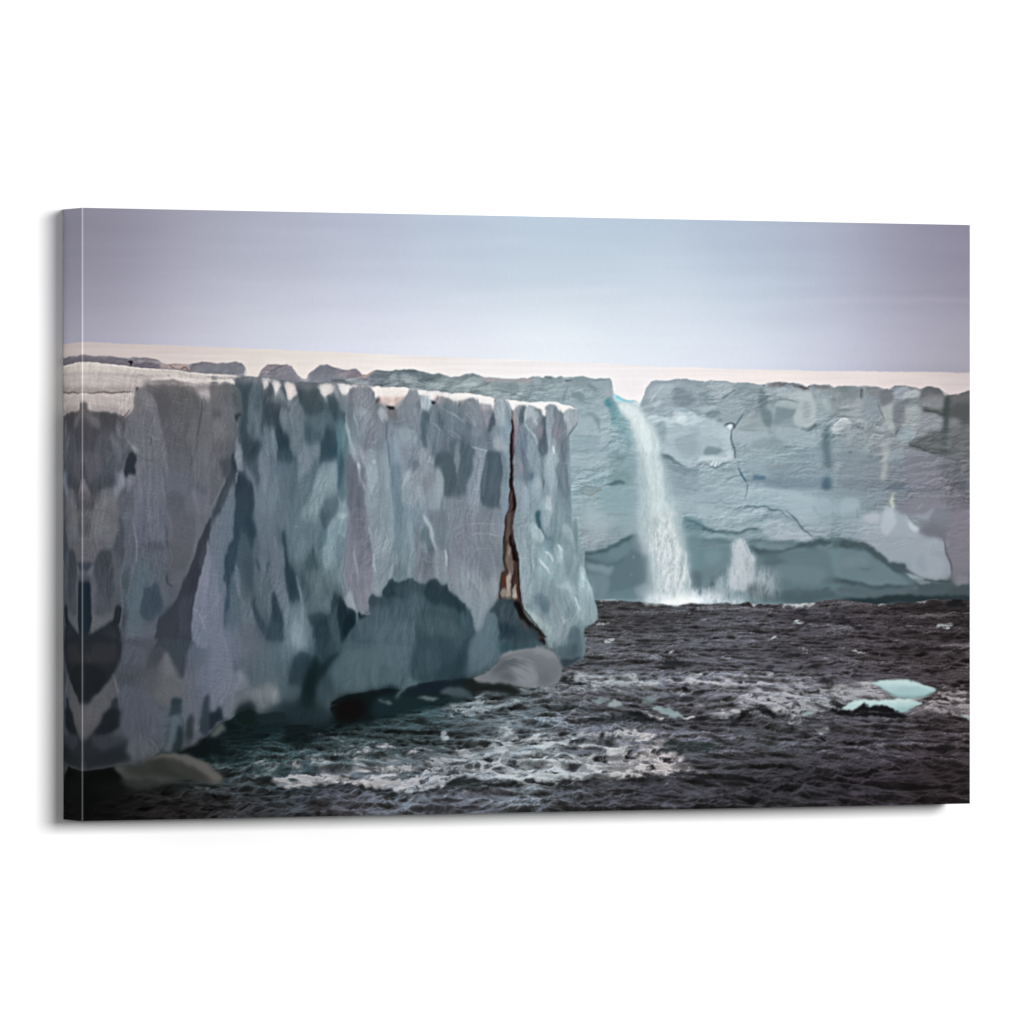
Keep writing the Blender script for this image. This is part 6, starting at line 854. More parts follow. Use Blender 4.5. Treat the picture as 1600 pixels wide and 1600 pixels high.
# B: rounded grey buttress and the dark teal gorge
M(B, [('605f5e',4,.75,[0,20,120,20,260,10,340,60,400,160,415,240,390,330,350,400,340,480,360,560,370,700,340,820,300,880,260,960,210,1100,180,1200,120,1340,60,1450,0,1590]), ('6b6462',4,.5,[0,30,260,20,330,80,200,120,0,100]), ('6a6566',4,.6,[60,260,250,220,290,400,280,560,330,640,280,720,100,620,30,420]), ('4b4e4c',4,.75,[270,120,330,100,395,180,400,250,330,260,290,200]), ('5e605a',4,.5,[330,110,390,160,400,240,340,240]),
 ('454748',5,.6,[20,300,100,330,110,400,30,420]), ('2e2e30',2,.85,[290,370,380,345,380,380,340,460,310,440]), ('6f6e6e',5,.5,[30,440,120,430,180,560,150,680,60,700,20,600]), ('545456',5,.5,[240,700,340,680,330,800,260,900,220,820]), ('5c5659',5,.5,[40,740,220,760,200,920,60,900]),
 ('3b3b44',4,.6,[100,960,250,920,300,880,340,840,340,1000,260,1090,160,1190,130,1160,150,1040]), ('2b333c',3,.75,[290,940,340,880,350,980,330,1070,280,1090]), ('5d585b',4,.6,[0,1100,120,1060,140,1200,60,1400,0,1500])])
S(B, [('8a868c',2.4,.7,[380,390,350,470,340,540]), ('8c828e',3,.7,[350,660,345,740,340,810]), ('827d80',2,.5,[290,20,360,80,405,170]), ('706a70',3,.5,[100,1080,110,1180,190,1180]), ('7b7680',2.5,.5,[190,1180,140,1290,60,1440,0,1560]), ('6f6d6f',2,.35,[0,560,80,640,200,700])])
M(B, [('2f434f',3,.85,[370,0,560,0,520,100,480,260,470,420,480,600,420,700,390,600,400,480,400,380,415,240,400,120]), ('55666f',4,.7,[560,30,640,20,660,140,660,260,640,380,560,340,500,360,520,480,540,640,560,740,500,720,470,560,470,380,500,200]), ('3f505a',5,.6,[560,120,640,140,650,280,600,360,550,300]),
 ('69717d',5,.7,[560,380,620,390,640,500,640,640,650,680,610,700,580,580,560,480]), ('3a4751',4,.7,[660,100,700,120,720,300,700,480,690,560,650,640,640,480,660,300]), ('2f3b46',5,.85,[390,700,480,640,540,700,560,760,600,720,640,730,620,880,600,920,540,960,490,980,440,900,420,780]), ('2a3037',4,.6,[540,760,610,740,600,880,540,900]),
 ('7b8491',3,.7,[350,860,400,800,420,880,440,1040,420,1080,360,1080,350,980]), ('44525b',5,.6,[450,980,560,960,620,940,600,1160,560,1240,480,1040]), ('6c7581',4,.7,[460,1020,500,1040,560,1180,590,1400,620,1600,560,1600,530,1260,460,1180]), ('26323c',3,.9,[350,1110,390,1100,450,1180,520,1270,530,1400,530,1600,310,1600,310,1400,330,1220]), ('30404a',5,.6,[330,1350,530,1340,520,1600,320,1600]),
 ('5f7079',4,.7,[160,1400,220,1300,300,1300,310,1600,130,1600]), ('3d4149',3,.8,[60,1500,150,1350,200,1200,210,1140,260,1160,250,1300,150,1560,140,1600,30,1600])])
S(B, [('8b96a0',2.2,.7,[350,1100,330,1170,320,1260]), ('20343f',3,.6,[405,380,400,520,395,660]), ('7e8793',2.5,.5,[460,1040,510,1140,540,1240])])
M(B, [('e2d6d2',1.6,.9,[700,0,760,0,740,40,700,90]), ('404349',3,.85,[700,90,760,30,800,0,820,120,810,200,860,240,960,260,1000,300,960,330,880,300,860,360,860,480,800,500,700,520,690,400,690,240]), ('dcd1ce',1.6,.9,[790,0,900,0,870,50,850,110,830,100]), ('8f9aa2',2,.7,[840,100,880,60,900,100,930,180,880,200,830,160]), ('3c4349',2,.9,[890,40,930,20,950,130,960,180,920,150]),
 ('ded2cf',1.6,.95,[930,0,1070,0,1080,90,1050,130,1000,175,960,160,950,90]), ('6f7078',3,.7,[740,180,840,170,880,220,860,250,740,230]), ('3d4850',3,.8,[1000,190,1060,130,1080,160,1070,250,1010,260]), ('66747e',3,.7,[930,180,1000,190,1050,260,1000,300,920,240]),
 ('333f48',5,.75,[690,300,800,280,860,360,860,520,800,500,720,520]), ('68747e',4,.75,[870,300,960,330,1060,160,1100,200,1150,300,1180,420,1170,600,1160,780,1100,860,1060,900,1020,820,1000,660,940,590,890,540,860,420]), ('7c7d88',4,.5,[870,330,930,320,940,460,890,480]), ('5c6a73',4,.5,[1000,480,1060,460,1080,800,1020,780]),
 ('243239',4,.9,[820,500,880,520,920,600,1000,660,1000,760,990,800,900,820,860,960,840,900,830,700]), ('2f444c',5,.8,[860,820,980,800,1060,900,1110,920,1080,960,960,980,880,960]), ('65747f',4,.75,[700,540,740,560,800,620,830,760,840,960,850,1160,830,1400,840,1600,620,1600,620,1300,620,1000,640,840,680,680]), ('727886',4,.5,[620,900,720,900,740,1100,700,1300,640,1300]),
 ('4b5864',5,.5,[760,900,830,900,840,1100,760,1100]), ('596873',5,.6,[850,1020,1100,1000,1110,1300,1100,1600,860,1600,850,1300]), ('515f68',5,.5,[940,1060,1090,1040,1080,1400,960,1400]), ('8d97a2',2.5,.7,[790,560,820,640,830,800,810,720,780,600])])
S(B, [('5a5a66',3,.5,[760,1080,770,1240,700,1260]), ('6d7782',3,.5,[720,1200,750,1400,760,1600]), ('3c4a54',2.5,.5,[840,980,840,1140]), ('7d8a94',3,.4,[820,1260,860,1400,900,1600])])
M(B, [('34424a',2.5,.9,[1070,20,1120,30,1200,60,1340,40,1370,90,1400,170,1420,220,1460,280,1480,330,1420,380,1300,400,1200,380,1150,290,1110,180,1080,100]), ('47524f',6,.5,[1220,120,1340,120,1360,280,1260,300,1200,220]), ('68737a',3,.6,[1100,0,1340,20,1360,50,1200,60]), ('e6dcd8',1.6,.95,[1350,30,1540,30,1540,120,1470,160,1420,180,1400,150,1370,70]), ('9aa1a8',3,.6,[1400,170,1450,150,1460,230,1420,240]),
 ('35434c',3,.85,[1460,150,1540,120,1600,240,1600,440,1560,480,1500,340,1470,260]), ('97a0a8',3,.7,[1540,40,1600,40,1600,220,1560,160]), ('4f626b',4,.7,[1440,300,1500,340,1560,480,1580,640,1500,560,1450,480,1400,440]), ('566770',5,.7,[1180,420,1300,420,1440,400,1450,540,1420,700,1300,620,1190,560]), ('3b4a53',5,.7,[1200,500,1300,560,1400,660,1380,740,1260,770,1190,700,1180,580]),
 ('757d8a',4,.75,[1130,900,1200,780,1300,780,1390,760,1380,860,1300,940,1240,1060,1180,1140,1120,1240,1100,1150,1140,1020]), ('4f5f68',4,.65,[1240,1060,1320,940,1390,900,1380,1020,1330,1140,1300,1300,1240,1400,1180,1560,1110,1600,1110,1260,1180,1180]), ('5f6b76',5,.6,[1110,1250,1200,1180,1300,1180,1260,1340,1160,1540]),
 ('2f434d',3,.9,[1400,820,1440,660,1500,600,1560,580,1600,640,1600,960,1560,930,1500,920,1430,970,1360,1040,1380,940]), ('1f3a48',4,.8,[1500,820,1600,800,1600,940,1500,910]), ('7d929a',4,.85,[1380,1020,1450,970,1530,950,1600,960,1600,1280,1580,1380,1460,1400,1420,1460,1380,1560,1360,1600,1150,1600,1240,1460,1300,1360,1320,1200]), ('8a9fa6',4,.6,[1360,1150,1500,1160,1490,1300,1320,1340]), ('56636d',4,.75,[1400,1520,1460,1420,1560,1380,1600,1400,1600,1600,1360,1600])])
# C
M(C, [('efe9e5',1.5,.9,[0,0,130,10,400,20,700,40,860,50,990,55,1020,70,1200,110,1400,120,1600,125,1600,200,1480,215,1400,190,1300,140,1240,150,1190,210,1130,160,1040,130,1000,60,900,70,870,120,840,170,760,210,720,260,640,260,560,200,500,170,460,160,440,90,400,40,260,30,200,60,140,50,110,100,90,130,40,100,0,40]), ('cfb1a9',2.5,.75,[480,160,620,150,840,160,760,230,700,280,600,250,520,210]), ('e8e0da',3,.7,[460,80,860,80,800,150,560,150]),
 ('7e828d',3,.7,[200,60,280,40,400,60,440,140,470,260,470,440,560,480,600,520,620,660,500,700,400,700,300,640,260,480,210,300,200,160]), ('70707c',2.5,.7,[150,60,200,50,200,200,200,420,160,440,150,260]), ('8c9aa3',3,.6,[250,280,380,300,440,400,340,420,260,380]), ('7d8694',3,.5,[270,400,500,460,500,540,300,540]), ('78707d',4,.6,[360,580,440,600,430,760,380,820,300,800,240,770,320,700]), ('9b97a3',4,.5,[180,740,260,760,340,850,340,960,260,960,200,860]),
 ('7c91a0',3,.6,[640,540,760,560,780,700,740,900,720,1060,640,1080,630,860,620,680]), ('8c9ea8',4,.65,[760,560,940,560,980,700,960,820,860,860,780,740]), ('838a97',4,.6,[760,300,960,260,1040,300,1040,500,960,560,820,500,740,460]), ('6d7480',4,.6,[720,420,820,400,880,460,760,540,680,480]), ('858d98',3,.7,[860,160,900,70,990,60,1030,140,1030,220,940,240,840,240]), ('5e6270',3,.4,[960,240,1040,160,1060,280,1000,300]),
 ('a3b3ba',2.5,.75,[1030,160,1140,150,1170,280,1120,340,1060,320]), ('4a5d65',3,.85,[1045,360,1120,340,1160,360,1150,500,1120,640,1110,780,1070,800,1050,600]), ('6b7c86',4,.6,[1110,480,1180,440,1240,560,1300,680,1240,860,1180,720,1120,620]), ('4e606a',3.5,.8,[1260,360,1330,380,1340,480,1330,560,1270,520]), ('a88f92',3,.6,[1180,200,1260,140,1350,180,1340,260,1240,260]), ('6a7c88',4,.65,[1260,260,1400,220,1600,300,1600,620,1480,600,1360,500]),
 ('3b3033',1.1,.95,[1175,230,1200,225,1212,250,1190,262]), ('7a6a64',2.5,.7,[610,330,720,310,730,400,690,450,640,440]), ('2a1b18',1.2,.95,[620,290,700,285,710,310,650,325]), ('66433c',1.5,.85,[485,175,530,180,535,205,500,215]), ('5b6b57',2.5,.6,[480,240,520,240,520,300,485,300])])
S(C, [('a3acb5',2.6,.7,[100,300,110,480,130,640,170,760,220,900]), ('99a5ae',3.4,.7,[210,350,230,460,250,600,260,660]), ('a2aab4',1.5,.7,[200,110,200,240]), ('a7b2ba',2,.6,[520,400,560,460,600,500]), ('a7b4bc',2,.6,[550,360,600,420,620,480]), ('54626f',2.6,.8,[600,520,610,640,630,800,640,960,650,1060]), ('a0aab2',2,.5,[700,480,800,460,860,430]), ('5f6f7b',2,.5,[730,520,760,490,740,450]),
 ('a5aeb6',2,.6,[1180,480,1260,540,1300,600]), ('a2abb4',2.2,.5,[1400,560,1500,650,1600,720]), ('a0a9b2',2,.5,[1300,300,1440,380,1600,450]), ('596874',2.5,.5,[1340,420,1450,500,1600,560]), ('aab3ba',2,.5,[1440,360,1540,440,1600,480]), ('5e6d78',2,.4,[260,220,330,280,420,330]), ('6a4a45',2.5,.8,[1405,205,1420,250]), ('6a4a45',2.5,.8,[1530,220,1520,265,1500,280])])
M(C, [('427078',4,.8,[0,480,80,440,100,560,110,720,90,900,80,1100,70,1400,50,1460,20,1300,0,1200]), ('2d4a56',5,.7,[0,880,50,840,60,1060,40,1300,0,1200]), ('5d878c',5,.5,[20,520,80,520,90,700,50,800]), ('9aa8b0',3,.6,[100,480,150,600,180,760,240,960,300,1200,340,1330,300,1320,220,1100,150,860,110,640]),
 ('665f6e',4,.75,[100,940,150,860,200,960,240,1100,300,1260,340,1400,370,1600,130,1600,120,1400,110,1200]), ('8797a0',5,.7,[340,880,440,840,600,840,630,1000,650,1200,690,1400,690,1600,380,1600,340,1360,380,1180,340,1040]), ('99a9b2',4,.65,[360,1080,440,1040,500,1120,470,1300,420,1380,370,1300]), ('b8c6cc',2.5,.9,[440,970,490,970,480,1000,450,1000]), ('bcc8ce',2.5,.8,[230,980,255,1010,260,1070,240,1050]), ('a3b0b8',3,.6,[300,900,350,920,350,1040,310,1020]),
 ('67808f',3,.75,[650,1000,770,1020,770,1260,800,1400,820,1600,700,1600,680,1300,640,1080]), ('7a7f8c',5,.6,[800,760,940,740,1010,900,1020,1040,960,1100,900,1240,840,1060,800,960]), ('626b78',3,.6,[860,950,950,940,1010,990,960,1060,870,1040]), ('8e979f',5,.6,[820,1100,900,1060,1060,1040,1180,1060,1200,1300,1140,1440,1020,1500,860,1560,800,1400,830,1240]), ('a5b2ba',3.5,.7,[840,1120,900,1090,880,1180,850,1270,810,1300]),
 ('9c9ea9',4,.6,[1000,840,1080,820,1120,920,1100,1020,1020,1000]), ('a2aeb6',3,.6,[1130,920,1200,880,1200,980,1160,1000]), ('7c7a86',4,.6,[1080,1120,1220,1120,1200,1260,1100,1380,1040,1360]), ('46535b',4,.85,[1210,900,1290,880,1400,860,1460,900,1480,1080,1480,1240,1440,1380,1400,1420,1340,1380,1330,1180,1280,1060,1210,1020]), ('4c5c63',4,.75,[1500,740,1600,700,1600,1400,1520,1400,1500,1200,1500,960]), ('7d8891',3,.7,[1450,780,1500,760,1510,1000,1490,1100,1450,960]),
 ('8a98a0',4,.7,[1220,1060,1290,1080,1330,1160,1330,1400,1260,1560,1180,1600,1140,1500,1210,1320]), ('7d8490',5,.6,[1360,1420,1600,1400,1600,1600,1340,1600]), ('5b6873',4,.5,[1180,740,1220,720,1240,860,1170,900]), ('726a76',4,.5,[1290,740,1380,730,1400,820,1300,830])])
# E
M(E, [('f1eeeb',1.3,.9,[0,120,240,145,350,170,480,180,520,195,640,200,740,225,820,220,1000,220,1100,235,1180,270,1400,295,1360,315,1300,320,1240,340,1210,390,1180,360,1130,300,1050,280,1010,300,1000,400,970,400,940,320,860,270,800,260,750,290,700,240,640,240,610,290,580,320,550,290,520,220,460,185,360,180,345,330,320,320,300,250,220,230,160,240,120,180,0,160]),
 ('7a8591',4,.65,[0,230,120,220,180,300,170,520,100,520,40,460,0,440]), ('8a7f8c',4,.6,[170,300,340,300,330,380,280,440,260,540,200,560,170,420]), ('485865',2.5,.9,[300,400,340,370,360,400,365,500,330,530,300,600,270,580,290,480]), ('95a4ad',3,.75,[360,320,460,290,490,380,490,540,380,540,365,440]), ('9fb0b6',3,.6,[420,230,470,220,470,500,430,500]), ('8494a2',3,.7,[480,210,530,240,570,360,580,440,570,600,530,620,490,500]), ('7b8f9b',4,.6,[350,540,480,520,540,640,520,780,440,760,360,660]), ('9ba4ad',4,.7,[320,680,440,640,520,780,520,880,440,860,360,800]),
 ('687683',5,.7,[0,540,120,560,250,600,300,640,320,740,260,800,120,780,0,760]), ('8a929d',4,.5,[60,580,200,590,180,640,80,640]), ('4b5c65',3,.8,[0,780,70,800,80,1000,40,1200,0,1280]), ('8590a0',5,.7,[100,830,260,840,220,960,190,1120,180,1400,170,1600,60,1600,10,1300,60,1120]), ('485963',2.5,.9,[260,870,330,850,400,870,470,880,495,920,480,1020,460,1120,430,1300,420,1500,300,1540,200,1480,180,1300,200,1080,230,940]), ('535a67',5,.55,[230,1180,400,1160,400,1300,220,1380]),
 ('7e8f9b',3,.65,[440,860,540,860,555,1000,550,1160,540,1400,530,1600,430,1600,430,1360,470,1100]), ('2a1a1a',1,.95,[580,440,600,440,600,520,605,700,600,860,598,960,592,1060,600,1200,600,1320,620,1440,620,1520,600,1600,560,1600,570,1500,540,1600,525,1600,535,1460,550,1300,550,1120,565,1000,565,860,568,700,572,560]), ('564743',1.6,.8,[550,1340,575,1310,580,1420,560,1600,530,1600,540,1460]), ('7c5f5c',1.6,.7,[550,330,580,340,595,420,585,470,575,400]),
 ('8c7f88',3,.55,[600,480,650,500,650,640,630,760,620,960,605,800]), ('8c8f9a',4,.55,[600,960,700,920,720,1080,640,1180,600,1120]), ('56666e',2,.85,[670,340,740,260,755,330,740,440,720,500,680,500]), ('a9b4ba',2.5,.7,[750,300,820,270,860,340,880,440,900,490,870,520,820,420,780,400,750,440]), ('8a959e',3,.6,[780,420,860,440,860,560,800,560]), ('7b8d99',3,.5,[670,520,740,500,800,640,760,800,700,820,660,700]),
 ('69788a',4,.6,[700,660,780,660,800,800,760,900,700,880]), ('55626e',3,.75,[960,420,1000,440,1000,600,1020,760,980,900,930,860,910,700,950,560]), ('8b8790',3,.6,[890,540,960,540,940,680,900,660]), ('8f9ca5',3,.6,[1010,380,1080,320,1100,420,1080,560,1050,700,1010,640]), ('6f7784',3,.7,[1090,300,1180,360,1220,460,1200,580,1120,540,1090,440]), ('8a7b88',4,.6,[1100,580,1200,570,1200,700,1120,720]), ('a4adb4',3,.8,[1230,360,1400,310,1390,480,1350,560,1290,600,1260,640,1250,500,1220,460]), ('5c6873',2,.85,[1270,600,1330,560,1390,490,1380,540,1310,620,1280,660]), ('717f8b',3,.6,[1210,480,1250,500,1250,650,1220,640]),
 ('66737f',3,.8,[1170,700,1230,680,1240,800,1250,980,1180,990,1160,860]), ('8e9aa5',3,.65,[1020,720,1100,700,1110,860,1110,980,1120,1200,1130,1500,1060,1600,980,1500,980,1200,1000,980]), ('9dadb5',3,.6,[1010,880,1110,880,1110,1150,1080,1300,1010,1250]), ('6c7a86',3,.75,[1140,1020,1280,1010,1300,1200,1290,1400,1200,1420,1150,1250]), ('a1b0b7',3,.6,[1285,640,1310,700,1310,1000,1310,1300,1290,1200,1280,900]), ('8b9aa4',4,.5,[800,700,900,700,930,900,920,1100,860,1140,800,960]), ('657483',3,.6,[740,940,800,930,820,1000,760,1020]),
 ('5f6d79',2.5,.75,[930,1200,980,1210,970,1300,940,1290]), ('566676',3,.5,[780,1120,840,1100,840,1180,790,1200]), ('9fadb5',4,.6,[830,1200,920,1180,940,1320,900,1450,820,1400]), ('b0bec4',3,.75,[990,1400,1040,1430,1080,1560,1060,1600,1000,1600]), ('90a1aa',4,.6,[600,1200,720,1220,780,1400,760,1600,640,1600,630,1440]), ('7a929b',4,.5,[1140,1440,1260,1440,1280,1600,1160,1600])])
S(E, [('b4c0c6',2.6,.7,[745,420,760,520,820,600,880,700,885,780]), ('c5ced2',2,.8,[870,440,895,490,880,520]), ('dfe6e8',3,.9,[1085,770,1095,850,1100,885]), ('aebbc1',1.8,.6,[1030,880,1110,880]), ('a9b4bb',2,.6,[60,780,160,810,270,840]), ('adb5bd',1.6,.6,[0,360,60,420,110,500]), ('aab2ba',1.6,.6,[40,330,90,420,130,540]), ('606e7a',1.8,.5,[20,380,60,460]), ('b9c4c9',2,.6,[500,220,540,300,580,410]), ('9ba7af',1.6,.5,[1180,1000,1300,990]), ('53626c',2,.5,[860,330,900,330,920,400])])
SF[:] = [.85, 1.2]
A = (128, 800); B = (328, 800); C = (528, 800); E = (728, 800)
M(A, [('5f5e5f',4,.8,[20,0,450,0,460,100,475,220,420,280,380,380,300,430,210,450,180,560,120,620,20,610]), ('6b696a',5,.6,[130,60,300,30,440,120,440,250,360,340,260,330,150,200]), ('64686a',4,.5,[90,120,240,100,280,220,200,300,90,280]), ('5c5258',5,.6,[20,400,180,400,220,480,160,600,20,610]), ('47454a',4,.6,[20,60,100,80,90,260,20,300]),
 ('404148',5,.8,[460,60,520,100,560,260,540,420,520,560,470,600,380,520,380,400,470,240]), ('56595f',4,.7,[520,120,640,130,670,330,690,420,640,600,620,680,560,620,530,480,560,300]), ('3d4147',5,.85,[200,560,250,470,320,480,370,560,400,680,420,820,400,1000,350,1100,250,1000,180,860,140,700]), ('35393c',5,.5,[240,500,320,500,350,640,300,800,210,700]), ('4f4c52',5,.7,[390,560,500,560,520,800,500,1100,480,1200,420,1180,420,900]),
 ('5a5358',4,.6,[100,640,150,620,180,900,200,1100,160,1250,110,1200]), ('4a464b',6,.7,[180,1000,340,1080,400,1180,380,1300,330,1400,240,1420,180,1300,150,1120]), ('5b5857',4,.7,[110,1260,200,1310,370,1260,340,1400,250,1430,220,1500,130,1520,100,1400]), ('2f3a47',2.5,.8,[20,640,120,640,120,720,60,740,20,720]), ('5f6870',2.5,.6,[70,740,130,690,140,760,90,770]), ('12202b',3,.9,[20,940,60,900,105,880,100,1000,110,1250,100,1400,80,1500,20,1520]),
 ('1f2224',3,.85,[20,1500,110,1530,240,1450,340,1400,390,1300,400,1210,440,1180,475,1200,480,1340,440,1440,470,1600,20,1600]), ('2b2b30',5,.6,[250,1520,330,1420,420,1440,450,1600,240,1600]), ('222c2c',3,.8,[400,1220,460,1190,470,1280,430,1340]),
 ('56596a',5,.5,[680,0,960,0,1000,100,1040,240,1010,380,900,340,800,320,700,340,680,160]), ('6d6b77',5,.6,[780,20,900,10,960,120,830,140]), ('646a74',5,.5,[820,180,1000,160,1010,360,900,330]), ('46464f',3,.6,[830,370,1000,390,1020,480,900,500,750,440]), ('52565d',6,.6,[700,460,1000,500,1020,800,960,900,880,860,760,800,700,640]), ('4d5e66',5,.7,[680,640,860,700,860,820,780,900,780,1040,720,1200,740,1300,880,1370,760,1420,720,1560,600,1540,570,1300,580,1080,640,960,640,780]),
 ('3c4339',5,.45,[540,760,620,800,620,960,560,1040,540,900]), ('36454f',3,.92,[790,960,830,930,900,940,920,890,960,890,990,1000,1000,1200,970,1260,920,1330,850,1370,790,1330,740,1280,720,1240,750,1080]), ('2f3d47',4,.5,[860,1000,960,1010,970,1180,880,1240]), ('5b5960',5,.6,[860,1390,980,1280,960,1400,930,1560,780,1520,760,1430]), ('515661',5,.5,[600,1540,900,1540,890,1600,590,1600]),
 ('54535a',5,.6,[1140,20,1400,40,1420,240,1400,400,1250,420,1160,360]), ('5a585c',5,.5,[1000,860,1200,740,1300,720,1200,960,1130,1140,1040,1140,1010,1000]), ('4b4f59',4,.6,[1080,900,1180,920,1180,1020,1100,1060]), ('4f4d4b',5,.4,[1060,380,1300,420,1400,500,1330,680,1200,700,1080,640])])
M(A, [('35353b',2.2,.93,[1600,60,1600,380,1540,560,1500,700,1470,840,1440,960,1410,1080,1390,1200,1380,1320,1365,1460,1350,1600,920,1600,950,1480,980,1300,1010,1300,1100,1200,1170,1080,1220,960,1280,840,1340,720,1380,620,1440,480,1500,320,1550,180]), ('3b4047',4,.6,[1230,1040,1400,1000,1380,1200,1360,1500,1260,1560,1200,1300]), ('2e2d33',4,.5,[1300,860,1420,640,1460,700,1380,1000,1260,1040]), ('49494d',3,.4,[1500,480,1560,400,1540,540,1480,720,1440,700]),
 ('6d7283',3,.85,[1600,400,1600,1600,1370,1600,1380,1400,1400,1180,1440,960,1480,800,1500,700,1540,560]), ('777c8d',5,.5,[1500,720,1600,640,1600,1100,1500,1040]), ('63707c',5,.6,[1380,1400,1600,1500,1600,1600,1370,1600])])
S(A, [('82828b',2.2,.7,[640,80,660,240,690,380,690,520,660,640]), ('70707a',2.5,.5,[600,640,640,760,560,1100]), ('75737a',2,.5,[1080,50,1110,160,1120,340]), ('3c3b3f',2,.6,[1040,140,1060,300,1050,440]), ('6e6a6c',2,.5,[1100,440,1120,560,1090,700]), ('2e343d',3,.7,[1060,780,1070,880,1130,930]), ('6d6a74',2.5,.5,[500,700,490,900,500,1200,470,1500]), ('3a3c45',2.5,.6,[560,640,520,800,520,960]), ('8e96a2',2,.5,[1380,1200,1440,1240,1500,1340,1560,1500]), ('6e6e76',1.6,.5,[560,1520,700,1540,820,1580]), ('7f8a93',1.8,.4,[1600,400,1540,570,1500,720])])
M(B, [('5f6a75',5,.75,[120,20,300,0,300,260,270,400,220,500,180,560,160,760,200,900,200,1200,190,1600,0,1600,0,360,60,200]), ('6b6d7e',5,.6,[0,560,60,800,120,1000,180,1150,180,1600,0,1600]), ('74798a',4,.4,[20,700,80,900,140,1160,120,1300,40,1200]), ('2c3d48',3,.85,[310,0,500,0,530,100,580,240,540,400,540,480,500,420,470,330,440,280,400,260,380,380,340,520,320,700,280,760,240,900,210,1000,180,900,150,820,190,740,190,560,250,480,300,300]), ('23323d',3,.5,[460,40,540,160,580,260,500,300,450,200]),
 ('3f4d55',4,.8,[380,440,430,290,480,360,530,500,560,620,550,840,540,1000,480,1000,400,880,370,760,340,680,350,560]), ('34424a',4,.5,[440,560,540,600,540,860,500,960,430,820]), ('5f6c75',3,.6,[340,680,380,780,370,900,360,1040,320,1000,300,860]), ('2f4450',4,.7,[210,980,260,1000,260,1160,220,1300,200,1500,180,1300]), ('4d5c65',4,.6,[260,1000,340,1040,360,1200,320,1400,280,1500,260,1300]),
 ('616c79',5,.6,[570,60,700,40,780,120,820,300,800,400,760,480,660,480,620,380,600,260]), ('5a6478',4,.5,[760,120,820,160,820,260,770,240]), ('666b79',5,.75,[760,480,900,440,930,600,950,800,960,1000,980,1150,900,1200,840,1060,800,960,760,820]), ('4b5a5f',5,.6,[560,780,740,800,780,960,760,1140,700,1240,600,1180,560,1040]), ('5b6a72',4,.5,[620,560,700,540,720,640,700,760,640,740]), ('33414b',2.5,.75,[570,570,600,580,640,720,640,760,600,710]), ('33414b',2.5,.7,[740,600,750,640,720,740,710,680]),
 ('27353f',2.2,.92,[780,980,810,990,840,1080,860,1200,900,1320,930,1420,940,1600,700,1600,720,1440,740,1300,760,1100]), ('354550',5,.5,[740,1360,900,1400,920,1600,740,1600]), ('2f3c46',2.2,.9,[540,1100,570,1120,590,1220,640,1340,690,1480,690,1530,650,1540,600,1440,550,1320,520,1200]), ('606c74',4,.5,[380,1140,500,1120,520,1300,560,1400,520,1440,420,1380]), ('57555e',6,.5,[400,1440,560,1440,620,1600,380,1600]),
 ('22343f',3,.9,[940,600,1020,640,1080,760,1090,860,1100,1000,1110,1120,1000,1130,980,1020,960,800]), ('27353f',2,.75,[900,300,940,260,950,400,960,600,940,620,920,460]), ('596a72',5,.7,[960,140,1140,100,1340,120,1400,240,1420,420,1380,640,1320,480,1280,430,1220,560,1180,640,1060,640,1000,560,1000,320]), ('6b7c85',4,.6,[1130,20,1340,20,1340,140,1180,120]), ('687a83',5,.5,[1060,380,1240,340,1220,520,1080,520]),
 ('3b4b52',3,.8,[1240,500,1290,430,1330,560,1360,700,1340,760,1220,760,1180,700]), ('4b5a5f',5,.6,[1060,640,1200,620,1200,760,1100,780]), ('465560',3,.85,[1360,0,1560,0,1530,80,1470,180,1420,200,1380,80]), ('7a98a0',4,.75,[1590,60,1600,640,1480,700,1420,640,1440,420,1460,260,1500,140,1560,40]), ('3d6677',2.5,.6,[1430,200,1470,180,1460,360,1420,420]), ('5c6668',5,.6,[1200,770,1400,750,1560,780,1560,900,1400,1000,1240,980,1180,880]), ('4b5c60',5,.6,[1180,960,1440,980,1500,900,1520,980,1440,1100,1360,1200,1240,1180]),
 ('33434d',4,.6,[1100,780,1180,860,1240,1000,1200,1140,1140,1080]), ('5d6e76',4,.7,[1460,1060,1540,1040,1530,1200,1500,1280,1380,1300,1400,1160]), ('6d8089',4,.6,[1500,700,1600,640,1600,860,1520,860]), ('24323b',3,.9,[1240,1300,1400,1240,1500,1260,1540,1020,1600,1040,1600,1440,1520,1400,1500,1600,1300,1600,1340,1480,1260,1420]), ('1b272d',3,.6,[1380,1340,1480,1330,1500,1500,1400,1580]), ('4c454f',3,.5,[1500,1420,1600,1440,1600,1600,1510,1600]),
 ('65747e',5,.75,[940,1140,1100,1130,1160,1300,1240,1420,1300,1560,1240,1600,940,1600,930,1400,900,1240]), ('7c909b',4,.7,[1060,1380,1160,1400,1200,1520,1180,1600,1060,1600]), ('7a8992',3,.6,[1160,1160,1200,1260,1260,1400,1200,1440,1150,1300])])
S(B, [('83929b',3,.75,[1080,780,1100,880,1120,1000,1150,1160]), ('8d8c99',3.5,.6,[800,290,820,380,800,460]), ('7a7884',3,.5,[330,860,350,980,400,1120,440,1160]), ('8a979c',2.5,.5,[520,1220,520,1320]), ('7a8891',2.5,.6,[690,620,700,740]), ('5c6b75',2.5,.5,[550,440,560,640,550,760]), ('5e5566',2.5,.5,[170,1160,180,1560]), ('5d5560',3,.6,[190,560,220,490,240,520]), ('aab8bb',3.5,.8,[1065,180,1085,185]), ('6f6b7c',2,.4,[380,780,390,900,430,960])])
